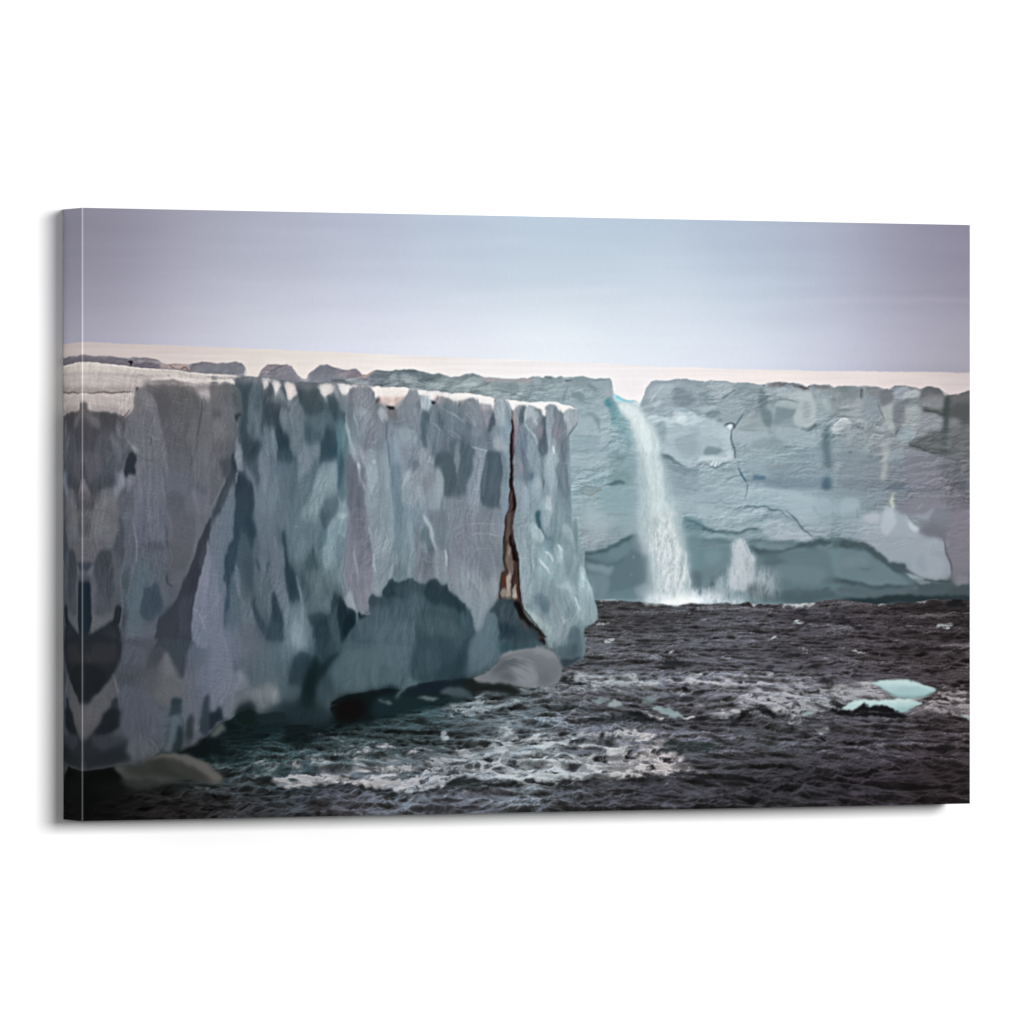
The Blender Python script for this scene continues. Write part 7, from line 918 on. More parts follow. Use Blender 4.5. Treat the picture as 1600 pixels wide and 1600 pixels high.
M(C, [('6f8c96',4,.7,[0,0,120,0,120,300,80,560,60,760,40,880,0,900]), ('a8bcc2',3,.8,[0,20,100,10,120,60,60,70,0,60]), ('5b7d86',4,.6,[0,420,90,430,60,680,0,700]), ('7b7684',3,.75,[130,0,370,0,390,200,400,400,420,600,430,800,400,960,400,1100,400,1280,380,1280,300,1240,230,1200,200,1060,130,920,80,860,90,640,110,400]), ('6a6274',3,.6,[190,20,340,20,350,260,380,340,220,340,180,180]), ('6b6775',4,.5,[240,400,400,400,410,700,300,760,240,640]), ('857d8b',3,.6,[280,960,400,1000,400,1240,380,1270,290,1220,260,1100]), ('96a0ab',3,.8,[120,980,160,950,200,1060,220,1230,170,1200,100,1130]),
 ('7c7f8b',3,.6,[80,800,130,860,120,960,80,1000,50,900]), ('7f9097',5,.7,[380,0,680,0,690,300,700,600,680,760,620,860,590,980,560,1060,480,1070,440,1040,440,820,430,560,400,300]), ('8a97a0',5,.5,[420,240,660,260,660,560,460,560]), ('7b8e9a',4,.5,[440,600,640,640,640,800,520,900,450,760]), ('657f8e',3,.65,[690,0,790,0,800,300,800,460,730,480,700,260]), ('7c929b',4,.55,[800,20,1000,60,960,300,960,640,930,780,840,740,800,500]), ('617379',4,.6,[730,660,840,650,880,780,860,820,780,840,700,800]),
 ('586870',3.5,.8,[1010,320,1060,200,1110,160,1140,260,1170,380,1200,560,1160,560,1100,470,1080,360,1040,400]), ('76727f',4,.7,[960,240,1030,240,1010,420,1060,440,1100,520,1180,580,1200,700,1140,860,1080,880,980,820,980,560]), ('6a6a74',4,.5,[1020,500,1180,600,1180,760,1040,740]), ('9fb0b8',2.5,.85,[1080,40,1140,110,1180,240,1200,360,1230,480,1190,440,1160,320,1130,200,1080,120]), ('697881',4,.6,[1180,60,1360,40,1380,460,1290,480,1230,380,1200,220]), ('77757f',4,.5,[1170,0,1300,20,1340,180,1200,160]), ('869198',4,.5,[1200,480,1330,520,1360,700,1340,860,1240,860,1210,700]),
 ('7a818c',5,.6,[1380,200,1600,140,1600,700,1560,900,1600,1140,1520,1060,1440,1020,1370,980,1370,600]), ('74717f',4,.5,[1460,280,1580,220,1580,520,1480,560]), ('8a98a1',4,.5,[1540,700,1600,700,1600,1140,1550,1060]), ('8b8590',3,.5,[1380,720,1480,760,1500,900,1420,940])])
HOLC = [0,1060,60,1060,100,1150,200,1230,220,1380,240,1380,250,1280,270,1240,310,1290,400,1280,400,1240,395,1100,400,1060,420,1035,450,1060,500,1080,560,1060,570,980,610,930,640,860,690,825,710,860,760,870,850,850,900,830,950,820,1010,880,1110,920,1150,860,1200,830,1250,860,1270,920,1330,920,1350,905,1370,990,1440,1020,1500,1070,1550,1130,1600,1160,1600,1600,0,1600]
G(C, '394a52', HOLC, 1.2, .85)
M(C, [('22323a',2.5,.85,[560,1020,600,940,640,870,690,840,710,880,780,880,860,850,900,840,840,980,820,1060,700,1040,640,1100,580,1060]), ('33434a',3,.7,[720,900,960,860,1010,900,1100,940,1080,1040,940,1020,820,1060,720,1000]), ('1f2f36',4,.85,[1070,1040,1110,930,1150,870,1230,850,1280,930,1350,920,1370,1000,1440,1030,1540,1130,1600,1170,1600,1300,1400,1200,1280,1180,1160,1140]), ('2f4046',3,.7,[400,1040,440,1070,560,1070,620,1100,700,1080,640,1200,560,1160,420,1200]), ('3f555b',5,.6,[640,1180,900,1100,1040,1160,1010,1400,960,1440,800,1400,640,1340]), ('44565e',4,.7,[920,1040,1040,1060,1060,1200,1010,1430,930,1400]),
 ('455761',5,.7,[300,1300,640,1240,900,1420,950,1600,260,1600,260,1400]), ('50626e',5,.5,[680,1400,920,1420,950,1600,700,1600]), ('34474d',5,.6,[1000,1240,1200,1200,1560,1280,1600,1600,960,1600,980,1420]), ('42555a',5,.5,[1100,1300,1440,1380,1560,1500,1300,1600,1060,1500]), ('2c5a60',3,.6,[1560,1240,1600,1240,1600,1440,1555,1400]), ('4d5058',5,.4,[1280,1140,1400,1180,1360,1240,1280,1220]), ('13242a',3,.9,[0,1060,60,1080,110,1170,200,1240,215,1400,140,1460,60,1560,20,1600,0,1400]), ('0e1a20',2.5,.85,[50,1400,100,1280,160,1280,200,1400,120,1470,50,1550]), ('3c4650',3,.5,[60,1580,160,1480,240,1440,240,1600]), ('1b2329',2,.9,[250,1290,270,1240,320,1300,380,1290,340,1330,280,1330])])
S(C, [('a4b1b7',2.2,.7,[385,190,400,250,430,270,400,340]), ('abc0c4',3,.75,[420,520,440,560,450,680,480,760]), ('9aa0aa',3,.6,[200,480,220,600,240,720,250,900]), ('b4ccce',3,.8,[1330,470,1350,540,1360,700]), ('65788a',2.5,.6,[940,1340,950,1480,950,1600]), ('9da2ab',2,.45,[1040,580,1120,610,1200,640]), ('9a98a3',1.8,.45,[1420,240,1500,180,1600,150]), ('9a98a3',1.8,.4,[1440,340,1520,260,1600,250]), ('968fa0',1.6,.35,[200,100,270,90,330,120]), ('968fa0',1.6,.35,[200,200,280,180,340,210]), ('b9b2b8',2,.6,[300,1250,360,1285,410,1275])])
CLIP[0] = None; FLUTE[0] = False; SF[:] = [.8, 1.1]
M((528, 940), [('43565d',5,.7,[0,800,200,740,300,640,460,700,600,780,860,840,900,920,980,960,1010,1000,900,1060,800,1070,700,1080,600,1060,500,1110,300,1120,100,1160,0,1190]), ('4b5e66',5,.6,[460,300,900,280,950,400,950,600,900,860,700,860,520,700,440,500]), ('4e5c62',4,.5,[240,640,420,640,520,860,400,1060,240,1040]), ('2c3c45',5,.75,[960,600,1000,500,1200,400,1500,560,1600,700,1560,880,1400,940,1200,960,980,980,900,900,930,740]), ('1f3038',5,.6,[1260,840,1440,760,1560,600,1600,620,1600,960,1260,980]), ('3b4d53',6,.5,[1040,560,1200,600,1260,800,1160,900,1000,880]),
 ('15202a',3,.85,[820,1160,900,1080,1010,1020,1240,1000,1500,960,1600,950,1600,1060,1400,1080,1240,1130,1100,1160,940,1190]), ('0d1618',4,.9,[0,1200,160,1160,400,1120,560,1080,640,1030,740,1080,800,1080,740,1130,600,1180,520,1200,460,1260,500,1380,420,1500,200,1520,0,1540]), ('0c0708',6,.8,[0,1260,160,1220,320,1260,300,1420,160,1500,0,1480]), ('16282c',4,.8,[520,1180,800,1190,1200,1240,1500,1180,1600,1180,1600,1240,1400,1280,1100,1360,900,1400,640,1440,440,1440,420,1340]), ('55676c',2.5,.7,[860,1000,880,940,950,960,990,1010,940,1050,880,1060]),
 ('55676b',2.5,.75,[700,1190,770,1130,820,1060,850,1070,800,1150,760,1200]), ('6a777b',1.8,.75,[1020,1230,1100,1195,1200,1200,1260,1215,1180,1240,1060,1245]), ('4c5b60',2.5,.7,[1280,1130,1400,1070,1500,1075,1600,1110,1600,1170,1440,1160]), ('6e7c80',1.6,.6,[510,1230,560,1215,580,1240,640,1240,690,1280,640,1285,560,1255])])
M((728, 920), [('7a7f84',3,.5,[420,860,560,790,720,760,880,750,880,720,910,715,930,740,1030,760,1100,800,1160,880,1200,960,1190,1080,1130,1170,1040,1200,930,1210,840,1205,640,1190,500,1170,340,1170,240,1150,100,1140,200,1090,300,1040,380,940]), ('8b9299',4,.6,[620,940,780,920,860,1000,900,1100,900,1190,700,1180,560,1100,520,1020]), ('8e9296',3,.6,[880,740,1020,770,1120,850,1100,900,980,840,880,820]), ('676d70',4,.6,[440,880,600,880,720,940,560,960,460,1000,360,1020]), ('666c72',4,.6,[920,1060,1000,1040,1060,1120,1030,1190,950,1200]), ('5b6160',4,.5,[300,1060,440,1000,600,1060,560,1110,400,1110]),
 ('1a201f',3,.85,[-40,1140,60,1140,140,1190,240,1180,330,1200,440,1170,560,1180,640,1210,700,1290,560,1300,400,1290,200,1300,60,1290]), ('3c4b50',4,.6,[-200,1250,-40,1240,60,1300,60,1350,-100,1350])])
S((728, 920), [('5f676c',1.8,.7,[450,900,560,860,700,880,800,930]), ('666e73',1.8,.6,[420,950,560,910,700,950,800,1010]), ('666e73',1.6,.6,[700,820,800,850,860,900]), ('a1a5a9',1.8,.6,[440,850,600,790,760,760]), ('5f676c',1.8,.6,[360,1010,500,980,640,1040]), ('9aa6a6',1.8,.5,[560,1190,760,1210,900,1215])])
M((328, 980), [('6b6e7b',4,.6,[0,0,180,0,240,200,260,500,320,560,300,800,230,900,180,1000,120,960,0,1040]), ('757886',3,.6,[320,600,400,550,430,540,450,600,440,640,490,660,480,720,450,760,380,800,300,780]), ('4a585f',4,.6,[450,500,600,560,800,600,820,720,700,700,560,760,480,740,440,640]), ('626368',3,.85,[430,850,480,790,640,760,680,710,740,690,790,740,840,820,850,900,800,980,700,1040,560,1060,540,960,420,960,330,1020,300,1120,240,1160,220,1060,300,960]), ('73727a',3,.6,[660,780,720,720,780,760,830,860,780,900,700,880]), ('6b6869',3,.4,[480,820,640,800,700,860,560,900]), ('10201c',4,.9,[330,1030,400,980,480,940,540,980,520,1080,560,1100,540,1180,400,1200,320,1140]), ('1c2b33',5,.7,[560,1080,820,960,1000,940,1200,1020,1500,1040,1540,1160,1400,1220,1100,1220,800,1200,600,1180]), ('2b3a44',5,.5,[1000,1080,1300,1060,1480,1080,1440,1160,1100,1190]),
 ('222f38',3,.9,[1010,560,1050,400,1120,340,1200,320,1260,420,1240,520,1180,640,1130,740,960,720,980,640]), ('45535c',4,.6,[960,720,1120,740,1120,860,1040,920,940,900]), ('101c1c',3,.92,[1280,400,1310,370,1330,460,1400,460,1480,380,1590,300,1600,340,1500,480,1420,600,1340,740,1300,860,1270,980,1140,980,1120,860,1160,720,1220,560]), ('0a1513',4,.6,[1200,620,1300,520,1320,640,1280,820,1200,800]), ('2f3c46',4,.7,[1330,760,1420,620,1520,660,1560,800,1460,860,1330,960]), ('8493a0',4,.6,[1030,60,1150,60,1200,200,1180,260,1060,260]), ('283740',4,.7,[1330,20,1500,0,1540,200,1440,300,1360,380,1330,200]),
 ('555a5b',2.5,.9,[10,1370,40,1300,110,1210,160,1200,195,1250,180,1310,120,1350,60,1380]), ('131d22',3,.8,[0,1060,100,1060,150,980,180,1060,200,1180,120,1180,60,1260,0,1300]), ('0c1316',4,.8,[200,1160,300,1180,320,1260,220,1300]), ('0b1414',4,.8,[0,1400,60,1380,160,1500,200,1600,0,1600])])
M((128, 1000), [('44434a',4,.75,[420,360,500,200,510,0,900,0,860,160,820,300,760,460,730,600,700,640,560,560,440,560]), ('4c4f5a',4,.6,[520,40,800,80,830,160,780,320,600,300,500,220]), ('3c4344',4,.7,[430,440,640,420,660,560,520,590,440,540]), ('484c57',5,.7,[460,580,700,600,840,700,960,760,1100,820,1060,960,1020,1180,1000,1240,940,1400,880,1300,820,1240,780,1160,720,1100,560,1260,500,1100,480,900]), ('52565f',5,.5,[780,860,960,860,1040,940,1000,1160,860,1180]), ('5b5855',4,.75,[1000,260,1060,150,1120,240,1180,400,1220,520,1250,640,1240,720,1130,720,1080,840,960,760,900,640,960,480]), ('686565',3,.6,[1020,240,1060,160,1110,260,1150,400,1080,440]), ('4d4a49',5,.6,[820,340,960,320,960,500,880,680,760,600]), ('3a3b40',4,.6,[880,100,1010,100,990,280,860,320,800,330]),
 ('343d44',3,.85,[1000,0,1360,0,1340,120,1300,240,1290,360,1240,480,1200,440,1160,320,1110,200,1060,130,1010,100]), ('24343b',2.5,.92,[1130,730,1170,710,1230,730,1250,770,1240,860,1230,940,1180,930,1130,940,1080,1010,1050,1100,1030,1240,1000,1340,960,1400,1000,1400,1100,1200,1090,960,1110,860]), ('4b5d66',4,.8,[1090,1000,1180,930,1230,950,1280,1040,1290,1160,1200,1100,1170,1240,1120,1380,1030,1390,1050,1200]), ('1e2d2e',3,.85,[1190,1100,1240,1060,1290,1160,1280,1240,1230,1380,1140,1380,1170,1240]), ('2a302d',3,.8,[1340,960,1370,880,1400,1000,1410,1120,1380,1240,1320,1200,1310,1060]),
 ('575862',4,.6,[1250,560,1500,600,1520,800,1500,1000,1440,1120,1400,980,1380,860,1320,900,1260,880,1260,700]), ('27333d',3,.9,[1530,760,1570,680,1600,700,1600,1200,1500,1180,1480,1080,1510,900]), ('55585c',3,.5,[720,1180,780,1280,780,1400,640,1420,600,1300]), ('0c1213',3,.9,[960,1410,1100,1400,1200,1380,1300,1350,1430,1310,1500,1230,1600,1250,1600,1500,1500,1490,1400,1440,1260,1420,1060,1430]), ('1b2124',4,.8,[20,1240,140,1170,260,1200,560,1240,560,1400,620,1480,440,1560,200,1600,20,1600]), ('3c3c46',4,.6,[130,1180,300,1200,420,1160,540,1220,500,1320,320,1380,160,1320])])
M((128, 1000), [('524f50',3,.75,[20,780,160,700,240,620,300,560,370,450,410,420,440,560,460,680,410,740,380,850,280,940,270,1000,200,1060,130,1170,20,1220]), ('5c5657',4,.5,[40,860,240,820,280,940,180,1040,60,1080]), ('181c1e',3,.9,[270,960,290,920,370,850,410,740,450,740,480,880,470,1000,440,1100,340,1190,240,1180,160,1180,140,1150,220,1060]), ('2e4146',3,.6,[420,740,460,760,470,860,420,840]), ('202022',3,.88,[20,0,480,0,500,120,470,260,420,380,340,460,250,580,160,680,20,770]), ('2f2c2e',4,.6,[150,60,420,40,460,180,380,300,200,280,120,160]), ('382f30',4,.5,[40,180,160,160,180,260,60,300]), ('14181a',4,.7,[20,340,200,360,300,460,220,600,100,700,20,740])])
S((128, 1000), [('706e6f',2.5,.6,[390,430,430,560,460,680]), ('64666f',2.5,.5,[700,1160,760,1260,780,1400]), ('717b84',2.5,.5,[830,1220,900,1300,950,1400]), ('3b3d45',1.8,.6,[540,30,680,50,780,90,830,150]), ('3a3a3f',1.8,.6,[930,860,980,850,1040,870]), ('5e6a72',2,.5,[1240,900,1290,1040,1290,1160]), ('7c7f8a',3,.6,[1420,1090,1460,1100,1480,1060])])
# low berg again over the water
M((128, 1000), [('4a4b4a',3,.8,[780,1480,900,1440,1060,1430,1200,1430,1320,1440,1420,1490,1540,1540,1700,1640,1760,1740,1700,1770,1500,1760,1300,1720,1200,1640,1000,1600,860,1590]), ('32352f',4,.7,[860,1500,980,1480,1060,1540,1140,1640,1300,1720,1200,1760,1000,1700,860,1640]), ('5f5d5b',3,.6,[1400,1500,1540,1560,1700,1680,1750,1740,1620,1740,1480,1640])])
CLIP[0] = NEAR; FLUTE[0] = True; SF[:] = [.8, 1.1]
M(E, [('7e8591',5,.5,[0,20,480,20,470,300,450,560,420,760,410,1060,330,1180,260,1300,220,1400,180,1480,120,1470,90,1300,60,1180,0,1140]), ('697684',4,.6,[200,500,340,480,400,540,420,680,390,760,300,860,240,840,190,700]), ('8d9ba4',5,.5,[0,740,160,760,200,900,320,860,400,900,390,1060,250,1250,160,1440,100,1280,80,1150,0,1100]), ('5c6877',3,.45,[340,500,400,540,420,660,370,700]), ('7b707f',4,.35,[0,160,160,180,160,260,0,250]), ('64727c',3,.6,[310,310,360,320,370,360,330,360])])
S(E, [('a8aab4',1.6,.6,[0,150,200,145,400,160]), ('a8b2ba',1.8,.65,[60,300,150,270,280,280,420,300]), ('a2a8b2',1.6,.45,[100,480,200,460,330,455]), ('5f6d78',1.8,.4,[90,300,100,420,120,560]), ('9aa4ad',2.5,.4,[230,900,260,1100,280,1200]), ('6b7884',2.5,.4,[160,760,220,900,200,1060])])
M(E, [('43342f',1,.95,[525,0,600,0,585,60,580,200,590,280,610,400,640,500,655,620,655,760,665,860,680,960,690,1090,700,1150,740,1230,800,1320,880,1430,960,1540,1000,1600,880,1600,900,1520,860,1450,760,1370,680,1290,620,1180,600,1120,560,1080,430,1105,420,1000,425,860,450,760,465,700,470,500,470,340,490,260,500,120]), ('5c504b',1.4,.8,[525,20,570,20,560,140,560,260,540,340,520,340,505,280,520,120]), ('746661',1.5,.8,[500,480,520,400,545,380,550,480,590,540,595,640,580,760,560,860,560,920,530,980,500,960,510,800,500,640]), ('a2978c',1.6,.8,[500,800,540,780,550,900,560,1000,560,1070,500,1075,495,960]), ('a79c91',1.6,.85,[580,960,610,900,630,980,645,1065,600,1070,575,1060]), ('8c8278',1.6,.8,[440,980,490,980,500,1080,440,1085]), ('5b3222',1.4,.8,[450,800,485,800,490,900,470,960,450,900]), ('3a2a28',1.4,.85,[560,820,590,740,610,780,580,900,560,940]), ('8e7c77',1.4,.7,[510,500,540,400,550,460,530,540]), ('1e1011',1.2,.95,[555,280,590,300,640,520,650,620,600,600,585,520,560,400]),
 ('2f4048',2,.9,[430,1110,560,1090,600,1110,650,1180,680,1290,760,1370,860,1460,900,1540,880,1600,410,1600,420,1460,400,1300,330,1240,380,1160]), ('3d4a53',4,.6,[440,1180,600,1140,640,1260,680,1320,600,1400,440,1420]), ('1b2a36',4,.5,[440,1380,620,1440,620,1520,430,1560]), ('0f0c0c',2,.85,[600,1130,650,1110,680,1140,720,1220,800,1330,900,1450,980,1560,960,1580,860,1470,740,1370,660,1290]), ('4a4644',3,.5,[620,1260,700,1330,800,1420,780,1460,680,1400])])
M(E, [('8f9fa7',4,.6,[600,20,800,0,830,200,800,400,800,800,820,1000,760,1140,700,1080,680,900,660,700,650,560,620,420,590,240]), ('7e8f9a',3,.5,[740,40,790,20,830,180,800,320,790,560,770,400]), ('3f6470',2.2,.85,[880,0,930,0,930,120,960,210,1010,260,970,270,910,200,885,100]), ('8396a0',3,.75,[940,20,1000,0,1080,20,1100,160,1060,280,990,300,950,200,930,100]), ('97a8b0',3,.6,[960,40,1040,20,1060,140,1000,200]), ('a4b8be',3,.8,[830,180,880,160,940,240,975,320,960,360,870,380,840,300]), ('6f8790',3,.6,[990,300,1080,300,1100,400,1180,420,1120,520,1040,500,960,420]), ('93a9b0',4,.6,[840,400,960,440,1040,560,1090,660,1060,760,960,740,880,640,830,560]),
 ('9fb5bb',3.5,.8,[1100,420,1160,420,1200,480,1230,560,1230,640,1150,640,1110,560]), ('8ca7ae',4,.7,[1080,680,1220,660,1240,800,1180,900,1100,860]), ('7b909a',4,.6,[1210,160,1320,240,1400,420,1430,620,1420,800,1340,900,1260,780,1240,560,1210,380]), ('a0b2ba',3,.6,[1200,120,1270,160,1340,300,1340,420,1280,340,1210,240]), ('80969d',4,.5,[1360,20,1400,0,1420,300,1480,440,1480,640,1430,560]), ('a5bcc2',3,.8,[1430,660,1460,700,1500,840,1560,920,1590,1060,1520,1040,1420,960,1430,820]), ('88a2a9',4,.6,[1420,960,1600,1060,1600,1340,1480,1380,1440,1200]),
 ('8d9ea4',5,.5,[820,800,1000,860,1080,900,1080,960,960,960,830,960]), ('a7b7bd',3,.75,[1110,860,1180,900,1280,880,1300,960,1400,1000,1360,1040,1260,960,1150,940]), ('667986',3.5,.8,[850,1060,930,1030,1010,1100,1060,1180,1030,1280,960,1260,900,1160]), ('54727a',3,.5,[940,1160,1020,1160,1030,1260,960,1250]), ('839197',4,.6,[960,940,1100,940,1180,1100,1260,1300,1280,1500,1180,1560,1080,1400,1060,1200,1020,1080]), ('7b8e97',3,.6,[1150,960,1260,960,1330,1100,1400,1300,1340,1480,1280,1400,1220,1200]), ('8fa3a7',3,.8,[690,1120,740,1180,860,1280,960,1380,1040,1500,1100,1600,1010,1600,960,1500,860,1400,760,1290]), ('a9b4b4',3,.5,[800,1230,900,1310,1000,1420,1060,1560,980,1480,880,1360]), ('4b626a',2.5,.85,[1290,1560,1320,1450,1380,1430,1410,1500,1420,1600,1280,1600]), ('a5b6bc',3,.6,[1180,1340,1260,1360,1280,1420,1200,1420])])
S(E, [('190d0d',2.6,1,[590,20,582,180,610,380,645,540,652,640,650,780,665,900,680,1010,690,1100,720,1200,800,1310,900,1440,970,1560]), ('241614',1.8,.9,[515,40,495,200,470,420,462,620]), ('c3d2d6',2.4,.8,[860,170,920,220,960,290,975,350]), ('cbd9dc',3,.85,[990,490,1040,530,1090,620]), ('d5dfe2',3,.85,[910,580,970,650,1050,760]), ('d3dde0',3.5,.8,[1130,410,1170,430,1210,490]), ('b3c3c8',2.5,.6,[1290,180,1330,280,1350,380]), ('647e88',2.5,.6,[800,440,800,560,820,700,810,900]), ('667f89',2.5,.6,[1110,60,1120,240,1100,320]), ('c0d2d5',3,.6,[1440,680,1450,780,1500,860]), ('ccd8da',2.5,.8,[1345,1040,1390,1120,1450,1240]), ('5d7782',2.5,.6,[1210,1000,1260,1140,1330,1300]), ('677d87',2.5,.6,[1110,1120,1160,1300,1240,1480]), ('6c828b',2.5,.5,[990,1290,1060,1380,1090,1500]), ('b4c5ca',2,.5,[820,480,840,600,860,760])])
CLIP[0] = None

FLUTE[0] = False

BL = [420,860,560,790,720,760,880,750,900,712,930,740,1030,760,1100,800,1160,880,1200,960,1190,1080,1130,1170,1040,1200,930,1210,840,1205,640,1190,500,1170,340,1170,240,1150,100,1140,200,1090,300,1040,380,940]
G((728, 920), '59616a', BL, 4, .38, .8)
M((728, 920), [('8d9398',4,.55,[640,940,800,930,870,1010,890,1120,880,1190,700,1170,600,1080,560,1010]), ('91979b',3,.5,[880,745,1000,770,1090,830,1060,870,960,820,860,800]), ('50575b',4,.6,[380,960,520,870,640,880,560,940,440,1020,320,1070]), ('4f575a',4,.5,[440,1080,560,1040,640,1100,560,1140,440,1130])])
S((728, 920), [('4d555b',1.8,.8,[430,930,560,885,700,920,800,980]), ('4d555b',1.6,.8,[380,980,540,930,700,980,820,1050]), ('4d555b',1.6,.7,[340,1030,480,1000,640,1060,760,1130]), ('9da2a6',1.5,.6,[450,905,600,850,760,880,860,930]), ('565e63',1.8,.7,[900,1200,930,1100,900,1020]), ('a0a5a8',1.5,.5,[930,760,1060,810,1150,900])])
M((128, 1000), [('2a2c2a',5,.62,[560,1560,780,1480,980,1460,1200,1500,1400,1580,1560,1700,1600,1780,1300,1760,1000,1700,700,1700,560,1640]), ('5e5d5a',2.5,.7,[800,1480,960,1432,1200,1425,1400,1470,1560,1560,1720,1680,1760,1755,1640,1740,1500,1640,1340,1550,1180,1490,980,1470])])
M((328, 980), [('75777b',3,.8,[440,860,500,780,640,770,700,710,750,695,800,760,850,850,840,930,760,960,640,900,520,900]), ('8a8684',3,.6,[660,800,720,730,790,780,820,870,740,900]), ('0f1a1a',4,.7,[330,1040,420,970,520,950,560,1060,540,1160,380,1180]), ('182428',5,.6,[880,960,1100,1000,1300,1010,1500,1040,1560,1140,1400,1220,900,1200,640,1180,640,1080])])

CLIP[0] = NEAR; SF[:] = [.5, 1.2]; SA[0] = 1
M((128, 600), [('b3a8a3',2,.9,[0,0,1600,0,1600,10,1380,20,1250,5,1000,5,800,10,730,30,690,60,640,100,560,92,460,97,380,105,300,92,240,92,130,102,60,97,0,102]), ('c9bfb8',3,.6,[0,-130,300,-110,700,-70,740,0,500,10,200,10,0,0]), ('9a8e8a',2.5,.6,[0,40,200,50,500,40,640,50,640,95,460,88,300,85,120,95,0,95]),
 ('b9ada5',2,.95,[0,120,120,122,250,108,400,118,560,105,655,108,650,180,625,260,580,340,520,375,470,365,400,340,250,332,120,335,60,240,0,200]), ('c3b7ad',2.5,.7,[20,125,240,112,400,122,560,110,640,115,600,160,400,160,200,165,40,160]), ('8f807e',4,.5,[120,290,300,270,440,290,540,310,520,360,400,335,250,328,130,330])])
S((128, 600), [('695b57',2.2,.85,[0,108,130,110,250,98,380,110,470,102,560,98,650,98]), ('5e3c34',2,.8,[470,352,505,405,545,370,600,300])])
M((328, 600), [('efe6e1',1.3,.85,[700,0,750,0,735,50,700,85]), ('efe6e1',1.3,.9,[785,0,880,0,862,50,845,110,822,90]), ('e9dcd6',1.3,.95,[930,0,1065,0,1078,90,1050,130,1000,170,962,155,945,90]), ('efe4df',1.3,.95,[1350,35,1540,30,1530,110,1470,155,1420,175,1398,145,1370,70])])
S((95, 520, .1875), [('ece5df',2,.9,[180,250,500,278,900,312,1300,345,1600,368]), ('d8cfc7',3,.6,[900,380,1200,395,1420,410,1450,440])])
CLIP[0] = None; SA[0] = .6
# ---- texture of the near ice: melt flutes, fine strata, grain
gx = XX + N(66, 30, 60, beta=2.4) * 6
F1 = np.abs(N(61, 9, 70, gx, YY, beta=2.5)); F2 = np.abs(N(62, 4, 34, gx, YY, beta=2.4))
fl = np.clip(blur((F1 - np.roll(F1, 2, 1)), .7) * .10, -.05, .05) + np.clip(blur(F2 - np.roll(F2, 1, 1), .5) * .05, -.03, .03)
reg = .45 + .55 * sstep(370, 420, XX)
dx_ = XX * .97 + YY * .25; dy_ = YY * .97 - XX * .33 + N(64, 60, 60, beta=2.4) * 5
ST = N(63, 22, 1.25, dx_, dy_, beta=1.7); lum = IMG.mean(2)
CH = sstep(.12, .35, lum)
soften = (NEAR * sstep(340, 400, XX) * .06)[..., None]
IMG[:] = IMG * (1 - soften) + blur(IMG, 5, 12) * soften
gz = (NEAR * sstep(366, 380, XX) * sstep(560, 520, XX) * .5)[..., None]
IMG[:] = IMG * (1 - gz) + blur(IMG, 2.0, 9) * gz
rl = relief(111, 6, 17, gx, YY, 1, 1) * .030 + relief(115, 14, 40, gx, YY, 2, 1) * .030
IMG *= 1 + (blur(rl, .45) * NEAR * sstep(.9, .7, lum) * 1.1)[..., None]
mot = N(67, 4, 9, gx, YY, beta=1.7) * .006 + (np.abs(N(60, 7, 14, gx, YY, beta=2.0)) - .8) * .006
IMG[:] = np.where(NEAR[..., None] > .5, np.clip(IMG, 0, 1) ** (1 + .0 * lum)[..., None], IMG)
IMG *= 1 + (mot * NEAR * sstep(.85, .7, lum))[..., None]
IMG *= 1 + ((fl * .12 * reg + ST * .012 * CH * (1.2 - .6 * sstep(380, 420, XX)) + N(65, 2.5, 2.5, beta=1.3) * .008) * NEAR)[..., None]
fq = N(68, 30, 90, beta=2.4) * 5
VF = blur(facets(8, 13, 95, XX + fq, YY + XX * .6, 1.4) * .6 + facets(9, 6, 45, XX + fq, YY, 1.4) * .4, .8, 1.2)
IMG *= 1 + (VF * .09 * (.35 + .65 * sstep(380, 430, XX)) * NEAR * sstep(.86, .75, lum))[..., None]
keep = np.maximum(sstep(.62, .8, IMG.mean(2)), sstep(775, 785, XX) * sstep(875, 860, XX) * sstep(640, 660, YY))[..., None]
m = NEAR[..., None] * (1 - .8 * keep); IMG[:] = IMG * (1 - m) + calm(.62, .93, 26) * m
ml = (NEAR * sstep(385, 360, XX))[..., None]; IMG[:] = IMG * (1 + ml * np.array([0, .006, .022], np.float32))
lowc = (NEAR * .05)[..., None] * (1 - keep); IMG[:] = IMG * (1 - lowc) + blur(IMG, 16, 30) * lowc
lf = (NEAR * sstep(.62, .3, IMG.mean(2)) * sstep(1180, 1080, YY) * (1 - keep[..., 0]))[..., None]
IMG[:] = IMG + lf * np.array([.012, .022, .028], np.float32)
IMG *= 1 + (NEAR * .03)[..., None]
# ---- the print itself: slight sharpening halo, optical softness
IMG[:] = IMG + (.85 * (IMG - blur(IMG, 1.8)) + .18 * (IMG - blur(IMG, 9))) * (1 - .6 * SEA[..., None])
IMG[:] = np.clip(blur(IMG, .35), 0, 1)
# ---------------------------------------------------------------- the canvas print
IMG[:] = np.clip(IMG * (1 + (N(81, .8, 14, beta=1.0) * .006)[..., None]), 0, 1)
def to_linear(c): return np.where(c <= .04045, c / 12.92, ((c + .055) / 1.055) ** 2.4)
PRINT_GAIN = 0.775        # printed white reflects this much
LIN = (to_linear(IMG) * PRINT_GAIN).astype(np.float32)

